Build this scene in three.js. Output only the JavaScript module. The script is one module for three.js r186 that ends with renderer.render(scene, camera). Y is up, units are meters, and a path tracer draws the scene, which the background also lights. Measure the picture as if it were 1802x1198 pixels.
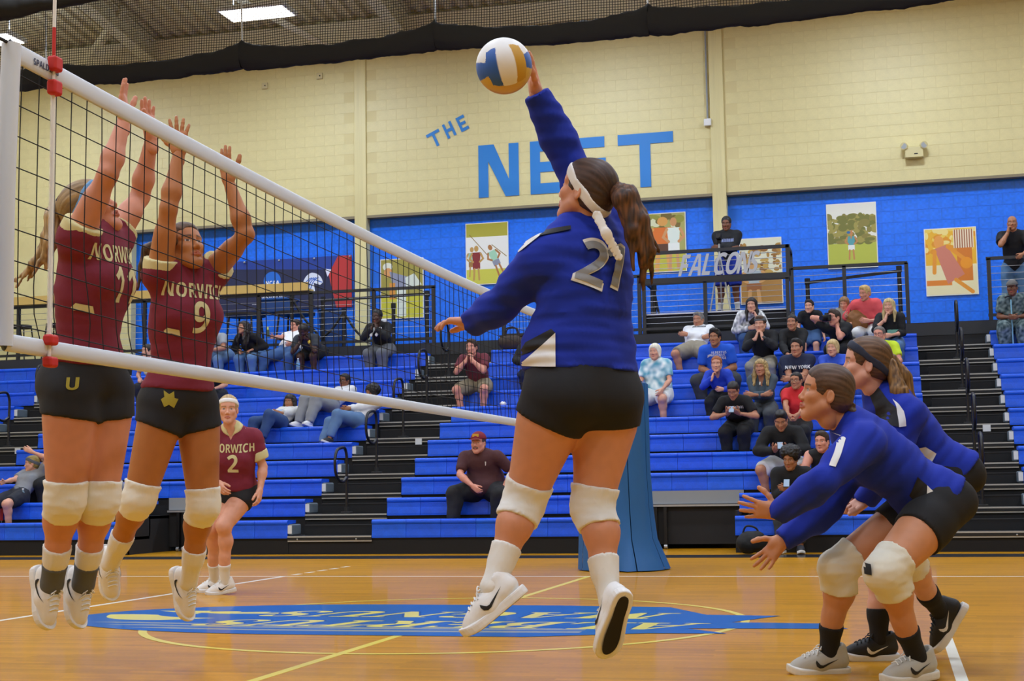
import * as THREE from 'three';
import { mergeGeometries, mergeVertices } from 'three/addons/utils/BufferGeometryUtils.js';
import { RoundedBoxGeometry } from 'three/addons/geometries/RoundedBoxGeometry.js';
import { ImprovedNoise } from 'three/addons/math/ImprovedNoise.js';
import { RectAreaLightUniformsLib } from 'three/addons/lights/RectAreaLightUniformsLib.js';
import { FontLoader } from 'three/addons/loaders/FontLoader.js';
import { TessellateModifier } from 'three/addons/modifiers/TessellateModifier.js';

// ---------------------------------------------------------------- camera, light, exposure
// World: metres, y up. x = 0 is the plane of the volleyball net, z = 0 the near sideline,
// z = -9 the far sideline; bleachers and the back wall run along x.
const scene = new THREE.Scene();
scene.background = new THREE.Color(0x0b0b0b);
const renderer = new THREE.WebGLRenderer({ antialias: true });
renderer.toneMapping = THREE.LinearToneMapping;
renderer.toneMappingExposure = 1.32;
renderer.shadowMap.enabled = true;
RectAreaLightUniformsLib.init();
const camera = new THREE.PerspectiveCamera(26.015, 1802 / 1198, 0.1, 120);
camera.position.set(2.645, 0.812, 4.235);
camera.quaternion.setFromRotationMatrix(new THREE.Matrix4().makeBasis(
  new THREE.Vector3(0.9683, -0.0152, -0.2495), new THREE.Vector3(0.0394, 0.9949, 0.0923), new THREE.Vector3(0.2468, -0.0992, 0.9640)).setPosition(0, 0, 0));
camera.quaternion.normalize();
const LAMP = 60;                       // radiance of the high-bay ceiling lamps
const LAMP_X = [-13.15, -7.8, -2.45, 2.9, 8.25], LAMP_Z = [-18.95, -12.6, -6.2, 0.2, 6.6], LAMP_Y = 9.1;

// ---------------------------------------------------------------- helpers
const V = (x, y, z) => new THREE.Vector3(x, y, z);
let seed = 7;
const rnd = () => { seed = (seed * 1664525 + 1013904223) >>> 0; return seed / 4294967296; };
const IN = new ImprovedNoise();
const n3 = (x, y, z) => IN.noise(x, y, z);
const taken = {};
function numbered(n) { const k = taken[n] = (taken[n] ?? -1) + 1; return k ? n + '_' + String(k).padStart(3, '0') : n; }
const RGB = (h) => new THREE.Color(h);
function mat(color, rough = 0.7, o = {}) {
  return new THREE.MeshStandardMaterial({ color, roughness: rough, metalness: 0, ...o });
}
function mesh(name, geo, m, parent) {
  const o = new THREE.Mesh(geo, m); o.name = name; o.castShadow = o.receiveShadow = true;
  if (parent) parent.add(o); return o;
}
function thing(name, label, category, pos = [0, 0, 0], group) {
  const g = new THREE.Group(); g.name = numbered(name); g.position.set(...pos); scene.add(g);
  g.userData = { label, category }; if (group) g.userData.group = group; return g;
}
function solo(name, geo, m, label, category, group) {
  const o = mesh(numbered(name), geo, m, scene); o.userData = { label, category }; if (group) o.userData.group = group; return o;
}
function structure(name, geo, m, label, category = 'structure') {
  const o = geo ? mesh(numbered(name), geo, m, scene) : thing(name, label, category);
  o.userData = { kind: 'structure', label, category }; return o;
}
const bx = (w, h, d, x = 0, y = 0, z = 0) => new THREE.BoxGeometry(w, h, d).translate(x, y, z);
const rbx = (w, h, d, r, x = 0, y = 0, z = 0) => new RoundedBoxGeometry(w, h, d, 2, r).translate(x, y, z);
function cyl(a, b, r, r2 = r, n = 8) {
  const A = V(...a), B = V(...b), d = B.clone().sub(A), l = d.length();
  const g = new THREE.CylinderGeometry(r2, r, l, n); g.translate(0, l / 2, 0);
  g.applyQuaternion(new THREE.Quaternion().setFromUnitVectors(V(0, 1, 0), d.normalize())); return g.translate(...a);
}
function tube(pts, r, seg = 24, n = 8, closed = false) {
  return new THREE.TubeGeometry(new THREE.CatmullRomCurve3(pts.map((p) => V(...p)), closed, 'centripetal'), seg, r, n, closed);
}
function bar(a, b, w, h) {            // square bar from a to b
  const A = V(...a), B = V(...b), d = B.clone().sub(A), l = d.length();
  const g = new THREE.BoxGeometry(l, h, w); g.applyQuaternion(new THREE.Quaternion().setFromUnitVectors(V(1, 0, 0), d.normalize()));
  return g.translate((a[0] + b[0]) / 2, (a[1] + b[1]) / 2, (a[2] + b[2]) / 2);
}
function barZ(x, y0, z0, y1, z1, w, h) { // square bar in a plane of constant x
  const l = Math.hypot(y1 - y0, z1 - z0), g = new THREE.BoxGeometry(w, h, l); g.rotateX(Math.atan2(-(y1 - y0), z1 - z0)); return g.translate(x, (y0 + y1) / 2, (z0 + z1) / 2);
}
function merge(list) {
  return mergeGeometries(list.map((g) => {
    g = g.index ? g.toNonIndexed() : g;
    if (!g.attributes.normal) g.computeVertexNormals();
    if (!g.attributes.uv) g.setAttribute('uv', new THREE.BufferAttribute(new Float32Array(g.attributes.position.count * 2), 2));
    for (const k of Object.keys(g.attributes)) if (!['position', 'normal', 'uv'].includes(k)) g.deleteAttribute(k);
    return g;
  }));
}
function dataTex(w, h, fn, rx = 1, ry = 1, srgb = true) {
  const d = new Uint8ClampedArray(w * h * 4);
  for (let y = 0; y < h; y++) for (let x = 0; x < w; x++) {
    const c = fn(x / w, y / h, x, y), i = (y * w + x) * 4;
    if (typeof c === 'number') d[i] = d[i + 1] = d[i + 2] = c; else { d[i] = c[0]; d[i + 1] = c[1]; d[i + 2] = c[2]; }
    d[i + 3] = 255;
  }
  const t = new THREE.DataTexture(new Uint8Array(d.buffer), w, h); t.wrapS = t.wrapT = THREE.RepeatWrapping; t.repeat.set(rx, ry);
  t.magFilter = THREE.LinearFilter; t.minFilter = THREE.LinearMipmapLinearFilter; t.generateMipmaps = true;
  if (srgb) t.colorSpace = THREE.SRGBColorSpace; t.needsUpdate = true; return t;
}
function canvasTex(w, h, draw) {
  const c = document.createElement('canvas'); c.width = w; c.height = h; const g = c.getContext('2d'); draw(g, w, h);
  const t = new THREE.CanvasTexture(c); t.colorSpace = THREE.SRGBColorSpace; t.anisotropy = 8; return t;
}
// tileable value noise
function tnoise(u, v, f, s) {
  const x = u * f, y = v * f, xi = Math.floor(x), yi = Math.floor(y), fx = x - xi, fy = y - yi;
  const h = (a, b) => { let n = ((((a % f) + f) % f) * 374761393 + (((b % f) + f) % f) * 668265263 + s * 69069) | 0; n = (n ^ (n >>> 13)) * 1274126177 | 0; return ((n ^ (n >>> 16)) >>> 0) / 4294967296; };
  const sx = fx * fx * (3 - 2 * fx), sy = fy * fy * (3 - 2 * fy);
  const a = h(xi, yi), b = h(xi + 1, yi), c = h(xi, yi + 1), d = h(xi + 1, yi + 1);
  return a + (b - a) * sx + (c - a) * sy + (a - b - c + d) * sx * sy;
}
const font = await new FontLoader().loadAsync('fonts/droid/droid_sans_bold.typeface.json');
const textShapes = (s, size) => font.generateShapes(s, size);

// shared plain materials
const M = {
  black: mat(0x1b1b1c, 0.75), blackGloss: mat(0x141416, 0.4), darkgrey: mat(0x2e2f31, 0.7),
  alu: mat(0xb9bab8, 0.42, { metalness: 0.6 }), white: mat(0xe9e9e6, 0.6), greyPanel: mat(0x93989b, 0.55),
  cord: mat(0x17181a, 0.9), red: mat(0xc8281e, 0.6), steelPost: mat(0x242527, 0.5),
};
// ---------------------------------------------------------------- the hall: floor, walls, ceiling, lamps
const fabricBump = dataTex(256, 256, (u, v) => 255 * (0.5 * tnoise(u, v, 64, 3) + 0.5 * tnoise(u, v, 128, 5)), 1, 1, false);
const woodTex = dataTex(1024, 1024, (u, v, x, y) => {
  const strips = 36, s = Math.floor(v * strips), fv = v * strips - s;
  const off = tnoise(s / strips, 0.3, strips, 9) * 7, L = 3, b = Math.floor(u * L + off);
  const tone = ((Math.sin(s * 127.1 + (b % L) * 311.7) * 43758.5453) % 1 + 1) % 1;
  let g = 0.55 * tnoise(u * 1, v, 256, 4) * 0.4 + 0.6 * tnoise(u * 0.25, v, 512, 8);
  let k = 0.90 + 0.12 * tone + 0.10 * (g - 0.3) - (fv < 0.05 ? 0.13 : 0);
  return [198 * k, 138 * k, 12 * k];
}, 12, 12);
const floorMat = new THREE.MeshPhysicalMaterial({ map: woodTex, roughness: 0.5, specularIntensity: 0.2, clearcoat: 0.3, clearcoatRoughness: 0.09 });
const floor = structure('floor', new THREE.BoxGeometry(34, 0.3, 37).translate(-1, -0.15, -4.2), floorMat, 'glossy orange maple court floor of the gymnasium', 'floor');
{ // uv in metres (2 m per tile)
  const p = floor.geometry.attributes.position, uv = floor.geometry.attributes.uv;
  for (let i = 0; i < p.count; i++) uv.setXY(i, p.getX(i) / 24, p.getZ(i) / 24);
}
const flatPaint = (c) => new THREE.MeshPhysicalMaterial({ color: c, roughness: 0.5, specularIntensity: 0.2, clearcoat: 0.3, clearcoatRoughness: 0.09 });
const paint = { white: flatPaint(0xe9e6d6), yellow: flatPaint(0xe2cd55), black: flatPaint(0x1d1d1e), blue: flatPaint(0x155fa6), grey: flatPaint(0x93988f), gold: flatPaint(0xdcd06a) };
function strip(x0, x1, z0, z1, m, y = 0.0012, name = 'court_line') { mesh(name, bx(x1 - x0, 0.0012, z1 - z0, (x0 + x1) / 2, y - 0.0006, (z0 + z1) / 2), m, floor); }
strip(-9, 9, -9.03, -8.98, paint.white); strip(-9, 9, -0.03, 0.02, paint.white);
strip(-3.05, -3, -8.98, -0.03, paint.white); strip(2.86, 2.91, -8.98, -0.03, paint.white);
strip(-0.085, -0.035, -8.98, -0.03, paint.yellow);
for (let k = 0; k < 5; k++) { strip(-3.05, -3, -9.4 - k * 0.33, -9.22 - k * 0.33, paint.white); strip(2.86, 2.91, -9.4 - k * 0.33, -9.22 - k * 0.33, paint.white); }
strip(-15, 13, -13.05, -12.35, paint.black, 0.0012, 'court_border');
mesh('court_circle', new THREE.RingGeometry(1.8, 1.85, 96).rotateX(-Math.PI / 2).translate(-0.06, 0.0014, -4.6), paint.yellow, floor);
{ // painted logo at midcourt; reads from the bleacher side
  const W = 2.55, D = 1.02;
  const logo = canvasTex(2048, 820, (g, w, h) => {
    // drawn the right way up for somebody in the bleachers: u to their right
    g.fillStyle = '#155fa6'; g.fillRect(0, 0, w, h); g.beginPath(); g.ellipse(w * 0.5, h * 0.52, w * 0.49, h * 0.46, 0, 0, 7); g.fill();
    g.fillRect(0, h * 0.42, w * 0.5, h * 0.28);
    g.fillStyle = '#155fa6'; g.fillRect(w * 0.08, h * 0.1, w * 0.62, h * 0.35);
    // feather bands, grey and gold
    g.fillStyle = '#8f958f';
    for (const [y, a, b] of [[0.13, 0.3, 0.86], [0.2, 0.3, 0.9], [0.27, 0.55, 0.94]]) { g.beginPath(); g.moveTo(w * a, h * y); g.quadraticCurveTo(w * 0.7, h * (y - 0.05), w * b, h * (y + 0.04)); g.lineTo(w * (b - 0.06), h * (y + 0.055)); g.quadraticCurveTo(w * 0.7, h * (y - 0.01), w * a, h * (y + 0.045)); g.fill(); }
    g.fillStyle = '#dccf68';
    // falcon head on the right: brow, beak, neck feathers
    g.beginPath(); g.moveTo(w * 0.97, h * 0.55); g.quadraticCurveTo(w * 0.95, h * 0.36, w * 0.86, h * 0.38); g.lineTo(w * 0.80, h * 0.46); g.quadraticCurveTo(w * 0.88, h * 0.47, w * 0.90, h * 0.55); g.quadraticCurveTo(w * 0.94, h * 0.58, w * 0.97, h * 0.55); g.fill();
    for (let i = 0; i < 4; i++) { g.beginPath(); g.moveTo(w * (0.72 + i * 0.045), h * (0.62 - i * 0.01)); g.lineTo(w * (0.84 + i * 0.03), h * (0.60 + i * 0.03)); g.lineTo(w * (0.72 + i * 0.045), h * (0.67 + i * 0.01)); g.fill(); }
    g.strokeStyle = '#c9a24a'; g.lineWidth = 6; g.beginPath(); g.arc(w * 0.79, h * 0.3, 70, 2.2, 4.4); g.stroke();
    const word = (s, x, y, sz, ww) => { g.save(); g.translate(x, y); g.transform(1, 0, -0.42, 1, 0, 0); g.font = 'bold ' + sz + 'px serif'; const k = ww / g.measureText(s).width; g.scale(k, 1); g.fillStyle = '#dccf68'; g.strokeStyle = '#0f4d8c'; g.lineWidth = 10; g.strokeText(s, 0, 0); g.fillText(s, 0, 0); g.restore(); };
    word('ALBERTUS', w * 0.17, h * 0.42, h * 0.26, w * 0.60);
    word('MAGNUS', w * 0.22, h * 0.72, h * 0.26, w * 0.52);
  });
  // only the painted shape: build it as a flat ellipse-and-bar outline so that bare wood shows around it
  const s = new THREE.Shape(); const P = [];
  for (let i = 0; i <= 60; i++) { const a = -Math.PI / 2 + Math.PI * i / 60; P.push([0.25 * W + 0.75 * W * Math.cos(a), D * 0.96 * Math.sin(a)]); }
  P.push([-0.3 * W, D * 0.96], [-0.55 * W, D * 0.72], [-0.72 * W, D * 0.70], [-0.62 * W, D * 0.45], [-0.97 * W, D * 0.40], [-0.9 * W, D * 0.12], [-0.70 * W, D * 0.1], [-0.80 * W, -D * 0.32], [-0.62 * W, -D * 0.35], [-0.5 * W, -D * 0.85], [-0.2 * W, -D * 0.94]);
  s.moveTo(...P[0]); for (const q of P.slice(1)) s.lineTo(...q);
  const g = new THREE.ShapeGeometry(s), p = g.attributes.position, uv = g.attributes.uv;
  // shape x: toward the court's left as seen from the bleachers' right hand; flip so that text reads from z = -13
  for (let i = 0; i < p.count; i++) { const X = p.getX(i), Y = p.getY(i); uv.setXY(i, 0.5 + X / (2 * W), 0.5 + Y / (2 * D)); p.setXYZ(i, -0.1 - X, 0.0022, -4.72 + Y * 1.08); }
  g.computeVertexNormals(); const nn = g.attributes.normal; for (let i = 0; i < p.count; i++) nn.setXYZ(i, 0, 1, 0);
  logo.flipY = true;
  mesh('court_logo', g, new THREE.MeshPhysicalMaterial({ map: logo, roughness: 0.5, specularIntensity: 0.2, clearcoat: 0.3, clearcoatRoughness: 0.09, side: THREE.DoubleSide }), floor).userData.label = 'painted falcon logo with ALBERTUS MAGNUS lettering';
}
// --- back wall: painted concrete block. Upper cream wall and pilasters at z = -22, blue panels set back
const WZ = -22, BZ = -22.16, BT = 6.0;
const creamTex = dataTex(512, 512, (u, v) => { const n = 0.5 * tnoise(u, v, 6, 1) + 0.3 * tnoise(u, v, 24, 2) + 0.2 * tnoise(u, v, 120, 3), k = 0.955 + 0.09 * n; return [226 * k, 214 * k, 156 * k]; });
const creamMat = new THREE.MeshStandardMaterial({ map: creamTex, roughness: 0.48 });
const blueTex = dataTex(512, 512, (u, v) => { const n = 0.4 * tnoise(u, v, 8, 11) + 0.6 * tnoise(u, v, 60, 12), k = 0.9 + 0.2 * n; return [4 * k, 112 * k, 240 * k]; });
const blueMat = new THREE.MeshStandardMaterial({ map: blueTex, roughness: 0.36 });
const mortarCream = mat(0xdcce94, 0.6), mortarBlue = mat(0x056ce0, 0.45);
const wallUpper = structure('wall_back', bx(33, 4.6, 0.4, -1, BT + 2.3, WZ - 0.21), mortarCream, 'upper back wall of cream painted concrete block', 'wall');
const wallLower = structure('wall_back', bx(33, 6.2, 0.3, -1, 2.9, BZ - 0.16), mortarBlue, 'lower back wall of bright blue painted concrete block', 'wall');
{
  const bh = 0.2032, bw = 0.4064;
  const blockGeo = (() => { // front face with a small chamfer, 5 mm proud
    const w = bw / 2 - 0.0012, h = bh / 2 - 0.0012, c = 0.002, d = 0.013;
    const P = [[-w, -h, 0], [w, -h, 0], [w, h, 0], [-w, h, 0], [-w + c, -h + c, d], [w - c, -h + c, d], [w - c, h - c, d], [-w + c, h - c, d]];
    const idx = [4, 5, 6, 4, 6, 7, 0, 1, 5, 0, 5, 4, 1, 2, 6, 1, 6, 5, 2, 3, 7, 2, 7, 6, 3, 0, 4, 3, 4, 7];
    const g = new THREE.BufferGeometry(); g.setAttribute('position', new THREE.Float32BufferAttribute(idx.flatMap((i) => P[i]), 3));
    const uv = []; for (const i of idx) uv.push(P[i][0] / 2, P[i][1] / 2); g.setAttribute('uv', new THREE.Float32BufferAttribute(uv, 2)); g.computeVertexNormals(); return g;
  })();
  const lay = (wall, x0, x1, y0, y1, z, m, seen) => {
    const list = []; let r = 0;
    for (let y = y0; y + bh / 2 < y1; y += bh, r++) for (let x = x0 + (r % 2 ? bw / 2 : 0); x + bw * 0.5 < x1; x += bw) list.push([x + bw / 2, y + bh / 2]);
    for (const q of list) seen.push([q[0], q[1], z, m]);
  };
  const build = (wall, all, label) => {
    all.sort((a, b) => (a[0] < 5.2 ? 0 : 1) - (b[0] < 5.2 ? 0 : 1) || b[0] - a[0] || b[1] - a[1]);
    const rest = [];
    all.forEach(([x, y, z, m], i) => {
      if (i < 300) { const o = mesh('block', blockGeo, m, wall); o.position.set(x, y, z); } else rest.push(blockGeo.clone().translate(x, y, z));
    });
    const o = mesh('block_field', merge(rest), all[0][3], wall); o.userData = { kind: 'stuff', label };
  };
  const up = []; lay(wallUpper, -16.9, -7.17, BT + 0.02, 10.0, WZ - 0.0200, creamMat, up); lay(wallUpper, -6.9, -0.34, BT + 0.02, 10.0, WZ - 0.0200, creamMat, up); lay(wallUpper, -0.02, 5.6, BT + 0.02, 10.0, WZ - 0.0200, creamMat, up);
  build(wallUpper, up, 'rest of the cream concrete blocks');
  const lo = []; lay(wallLower, -11.9, -7.17, 3.3, BT - 0.02, BZ - 0.0202, blueMat, lo); lay(wallLower, -6.9, -0.34, 3.3, BT - 0.02, BZ - 0.0202, blueMat, lo); lay(wallLower, -0.02, 5.6, 3.3, BT - 0.02, BZ - 0.0202, blueMat, lo);
  build(wallLower, lo, 'rest of the blue concrete blocks');
}
for (const [x, w, lab] of [[-7.02, 0.24, 'cream pilaster left of the THE NEST lettering'], [-0.18, 0.25, 'cream pilaster right of the THE NEST lettering']])
  structure('trim', rbx(w, 9.9, 0.26, 0.012, x, 4.95, WZ - 0.1), creamMat, lab, 'pilaster');
structure('trim', bx(5.2, 6.1, 0.3, -14.45, 3.0, WZ - 0.13), creamMat, 'plain cream wall panel left of the blue wall', 'wall panel');
structure('trim', bx(17.4, 0.05, 0.17, -3.3, BT + 0.0, WZ - 0.085), mat(0x8f8468, 0.6), 'brown soffit strip above the blue panels', 'trim');
structure('wall_left', bx(0.3, 13, 37, -17.15, 6.2, -4.2), creamMat, 'plain cream side wall on the left, out of view', 'wall');
structure('wall_right', bx(0.3, 13, 37, 15.15, 6.2, -4.2), creamMat, 'plain cream side wall on the right, out of view', 'wall');
structure('wall_front', bx(34, 13, 0.3, -1, 6.2, 14.15), creamMat, 'plain cream wall behind the camera', 'wall');
// --- painted lettering on the cream wall
const letterBlue = mat(0x2b82d0, 0.5);
{
  const flat = (pts, holes) => { const s = new THREE.Shape(pts.map((p) => new THREE.Vector2(...p))); return new THREE.ExtrudeGeometry(s, { depth: 0.003, bevelEnabled: false }); };
  const nest = thing('wall_lettering', 'big blue painted letters THE NEST on the cream wall', 'lettering', [-2.8, 6.2, WZ + 0.002]);
  const H = 1.0, t = 0.19;
  const Ls = {
    N: [[0, 0], [t, 0], [t, 0.68], [0.52, 0], [0.78, 0], [0.78, H], [0.59, H], [0.59, 0.32], [0.3, H], [0, H]],
    E: [[0, 0], [0.62, 0], [0.62, 0.2], [t, 0.2], [t, 0.41], [0.55, 0.41], [0.55, 0.6], [t, 0.6], [t, 0.8], [0.62, 0.8], [0.62, H], [0, H]],
    S: [[0, 0], [0.62, 0], [0.62, 0.6], [t, 0.6], [t, 0.8], [0.6, 0.8], [0.6, H], [0, H], [0, 0.41], [0.43, 0.41], [0.43, 0.2], [0, 0.2]],
    T: [[0.4, 0], [0.6, 0], [0.6, 0.8], [1.02, 0.8], [1.02, H], [0, H], [0, 0.8], [0.4, 0.8]],
    H: [[0, 0], [t, 0], [t, 0.4], [0.5, 0.4], [0.5, 0], [0.69, 0], [0.69, H], [0.5, H], [0.5, 0.6], [t, 0.6], [t, H], [0, H]],
  };
  for (const [c, x] of [['N', -1.87], ['E', -0.87], ['S', -0.06], ['T', 0.79]]) mesh('letter', flat(Ls[c]), letterBlue, nest).position.set(x, 0.02, 0);
  [['T', -2.78, 1.02], ['H', -2.46, 1.19], ['E', -2.19, 1.3]].forEach(([c, x, y]) => { const o = mesh('letter', flat(Ls[c]), letterBlue, nest); o.scale.set(0.27, 0.3, 1); o.rotation.z = 0.42; o.position.set(x, y, 0); });
}
// --- roof: corrugated steel deck falling to the back wall, cream frames and struts
const RIDGE = -4.2, roofY = (z) => 9.85 + 0.135 * (17.8 - Math.abs(z - RIDGE));
{
  const deckMat = mat(0xd8cba6, 0.7, { side: THREE.DoubleSide });
  const pos = [], idx = []; const prof = [[0, 0], [0.09, 0], [0.13, 0.07], [0.24, 0.07], [0.28, 0]];
  const xs = []; for (let x = -17; x < 15; x += 0.28) for (const [a, b] of prof.slice(0, 4)) xs.push([x + a, b]);
  const zs = [-22, RIDGE, 14];
  for (const z of zs) for (const [x, b] of xs) pos.push(x, roofY(z) + b, z);
  const n = xs.length; for (let j = 0; j < 2; j++) for (let i = 0; i < n - 1; i++) { const a = j * n + i; idx.push(a, a + n, a + 1, a + 1, a + n, a + n + 1); }
  let g = new THREE.BufferGeometry(); g.setAttribute('position', new THREE.Float32BufferAttribute(pos, 3)); g.setIndex(idx); g = g.toNonIndexed(); g.computeVertexNormals();
  const c = structure('ceiling', g, deckMat, 'corrugated tan steel roof deck', 'ceiling');
  const slab = (z0, z1) => barZ(-1, roofY(z0) + 0.2, z0, roofY(z1) + 0.2, z1, 34, 0.12);
  mesh('roof_slab', slab(-22.3, RIDGE), mat(0x777777), c); mesh('roof_slab', slab(RIDGE, 14.3), mat(0x777777), c);
  const beamMat = mat(0xe2dabd, 0.6);
  for (const x of [-15.7, -11.4, -6.1, -0.2, 5.7, 11]) { // rigid frames run across the hall
    const i = (z0, z1) => { const y0 = roofY(z0) - 0.28, y1 = roofY(z1) - 0.28; return merge([barZ(x, y0, z0, y1, z1, 0.03, 0.42), barZ(x, y0 - 0.2, z0, y1 - 0.2, z1, 0.26, 0.03), barZ(x, y0 + 0.2, z0, y1 + 0.2, z1, 0.26, 0.03)]); };
    mesh('roof_beam', merge([i(-22, RIDGE), i(RIDGE, 14)]), beamMat, c);
  }
  mesh('eave_beam', bx(32, 0.4, 0.05, -1, 9.62, -21.86), beamMat, c);
  for (const [x0, x1] of [[-13.0, -11.2], [-7.3, -8.9]]) mesh('diagonal_strut', bar([x0, 9.15, -21.7], [x1, 10.0, -20.4], 0.12, 0.12), beamMat, c);
}
// --- high-bay lamps
{
  const body = rbx(1.25, 0.09, 0.66, 0.02, 0, 0.06, 0), face = bx(1.15, 0.012, 0.56, 0, 0.008, 0);
  const LAMPC = 0xd0e2ff, slot = bx(1.1, 0.006, 0.5, 0, 0.108, 0), glowUp = new THREE.MeshStandardMaterial({ color: 0xffffff, emissive: 0xf4f8ff, emissiveIntensity: 1.2, roughness: 0.6 });
  const glow = new THREE.MeshStandardMaterial({ color: 0xffffff, emissive: 0xfffaf0, emissiveIntensity: 9, roughness: 0.6 });
  const tin = mat(0xe6e6e6, 0.5), rod = [-0.45, 0.45];
    for (const z of LAMP_Z) for (const x of LAMP_X) {
    const seen = z < -16 && x < -6;
    const t = thing('ceiling_lamp', seen ? (x < -8 ? 'bright rectangular ceiling lamp at the left edge behind the net tape' : 'bright rectangular ceiling lamp near the top of the photo') : 'rectangular ceiling lamp above the frame', 'lamp', [x, LAMP_Y, z], seen ? undefined : 'ceiling lamps out of view');
    mesh('housing', body, tin, t); mesh('diffuser', face, glow, t);
    for (const r of rod) mesh('hanger', cyl([r, 0.1, 0], [r, roofY(z) - LAMP_Y, 0], 0.008), tin, t);
    const l = new THREE.RectAreaLight(LAMPC, LAMP, 1.15, 0.56); l.position.set(0, -0.004, 0); l.rotation.x = -Math.PI / 2; l.name = 'lamp_light'; t.add(l);
    const u = new THREE.RectAreaLight(LAMPC, LAMP * 0.28, 1.1, 0.5); u.position.set(0, 0.115, 0); u.rotation.x = Math.PI / 2; u.name = 'uplight'; t.add(u); mesh('uplight_slot', slot, glowUp, t);
  }
}
// ---------------------------------------------------------------- bleachers
const Z1 = -13.5, RISE = 0.2666, RUN = 0.589, Y0 = 0.432, ROWS = 11;
const seatY = (k) => Y0 + RISE * (k - 1), seatZ = (k) => Z1 - RUN * (k - 1), deckY = (k) => seatY(k) - 0.2;
const MOD = 0.457;
const seatTex = dataTex(256, 256, (u, v) => { const k = 0.93 + 0.14 * (0.5 * tnoise(u, v, 16, 21) + 0.5 * tnoise(u, v, 120, 22)); return [6 * k, 92 * k, 232 * k]; });
const seatMats = [0xffffff, 0xf2f4ff, 0xe8ecff].map((c) => new THREE.MeshStandardMaterial({ map: seatTex, color: c, roughness: 0.44 }));
const seatProfile = [[-0.29, 0], [-0.05, 0.004], [-0.02, 0.0], [-0.004, -0.012], [0, -0.03], [-0.006, -0.05], [-0.016, -0.058], [-0.014, -0.12], [-0.004, -0.20], [-0.004, -0.226], [-0.03, -0.226], [-0.04, -0.05], [-0.29, -0.04]];
const modGeo = (w) => { const s = new THREE.Shape(seatProfile.map(([a, b]) => new THREE.Vector2(-a, b))); const g = new THREE.ExtrudeGeometry(s, { depth: w, bevelEnabled: false, steps: 1 }); g.rotateY(Math.PI / 2); const uv = g.attributes.uv, p = g.attributes.position; for (let i = 0; i < p.count; i++) uv.setXY(i, p.getX(i), p.getY(i) + p.getZ(i)); return g; };
const fullMod = modGeo(MOD - 0.004);
const deckMat = mat(0x222324, 0.8), riserMat = mat(0x17181a, 0.85), nosingMat = mat(0xb4b3ad, 0.5, { metalness: 0.3 }), endMat = mat(0x5d6a74, 0.6), tagMat = mat(0xdfe3e6, 0.6);
function section(x0, n, label, notch, endRight, endLeft) {
  const t = thing('bleacher_section', label, 'bleachers', [x0, 0, Z1]); const L = n * MOD;
  for (let k = 1; k <= ROWS; k++) {
    const y = seatY(k), z = seatZ(k) - Z1;
    for (let i = 0; i < n; i++) {
      if (notch && k <= 2 && i >= notch[0] && i < notch[1]) continue;
      const o = mesh('seat_module', fullMod, seatMats[(i * 7 + k * 3) % 3], t); o.position.set(i * MOD + 0.002, y, z);
    }
    const runs = notch && k <= 2 ? [[0, notch[0] * MOD], [notch[1] * MOD, L]] : [[0, L]];
    for (const [a, b] of runs) {
      mesh('deck', bx(b - a, 0.04, RUN + 0.02, (a + b) / 2, deckY(k) - 0.02, z - RUN / 2 - 0.03), deckMat, t);
      mesh('riser', bx(b - a, RISE, 0.03, (a + b) / 2, deckY(k) - RISE / 2, z - 0.045), riserMat, t);
    }
    for (const [on, x, s] of [[endRight, L, 1], [endLeft, 0, -1]]) if (on) {
      mesh('end_cap', rbx(0.06, 0.14, 0.3, 0.02, x + s * 0.032, y - 0.12, z - 0.17), endMat, t);
      mesh('row_tag', bx(0.055, 0.105, 0.004, x + s * 0.03, y - 0.115, z - 0.012), tagMat, t);
    }
  }
  if (notch) {
    const a = notch[0] * MOD, b = notch[1] * MOD, z3 = seatZ(3) - Z1, c = (a + b) / 2, w = b - a;
    mesh('notch_panel', bx(w, 0.17, 0.03, c, seatY(3) - 0.31, z3 - 0.02), M.greyPanel, t);
    mesh('notch_rail', bx(w, 0.025, 0.05, c, seatY(3) - 0.415, z3 + 0.02), M.alu, t);
    mesh('notch_skirt', bx(w, seatY(3) - 0.43 - 0.06, 0.03, c, (seatY(3) - 0.43 + 0.06) / 2, z3 - 0.03), M.black, t);
    for (const f of [0.18, 0.27]) { mesh('strut', bx(0.04, 0.5, 0.05, a + w * f, 0.28, z3 + 0.02), M.blackGloss, t); mesh('caster', cyl([a + w * f - 0.02, 0.03, z3 + 0.04], [a + w * f + 0.02, 0.03, z3 + 0.04], 0.03), M.alu, t); }
    for (const x of [a - 0.015, b + 0.015]) mesh('notch_side', bx(0.03, deckY(2), 2 * RUN, x, deckY(2) / 2, -RUN + 0.0 - 0.06), M.black, t);
  }
  const runs = notch ? [[0, notch[0] * MOD], [notch[1] * MOD, L]] : [[0, L]];
  for (const [a, b] of runs) mesh('front_skirt', bx(b - a, deckY(1) - 0.01, 0.04, (a + b) / 2, (deckY(1) - 0.01) / 2, -0.06), M.black, t);
  return t;
}
section(-14.34, 6, 'blue bench seating block at the far left edge', null, true, false);
section(-10.396, 12, 'blue bench seating block behind the blockers, with a notch in its two front rows', [7, 9], true, false).children;
section(-3.768, 15, 'blue bench seating block right of the middle aisle, behind the attacker', [7, 10], false, false);
section(4.176, 6, 'blue bench seating block at the right edge', null, false, true);
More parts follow.
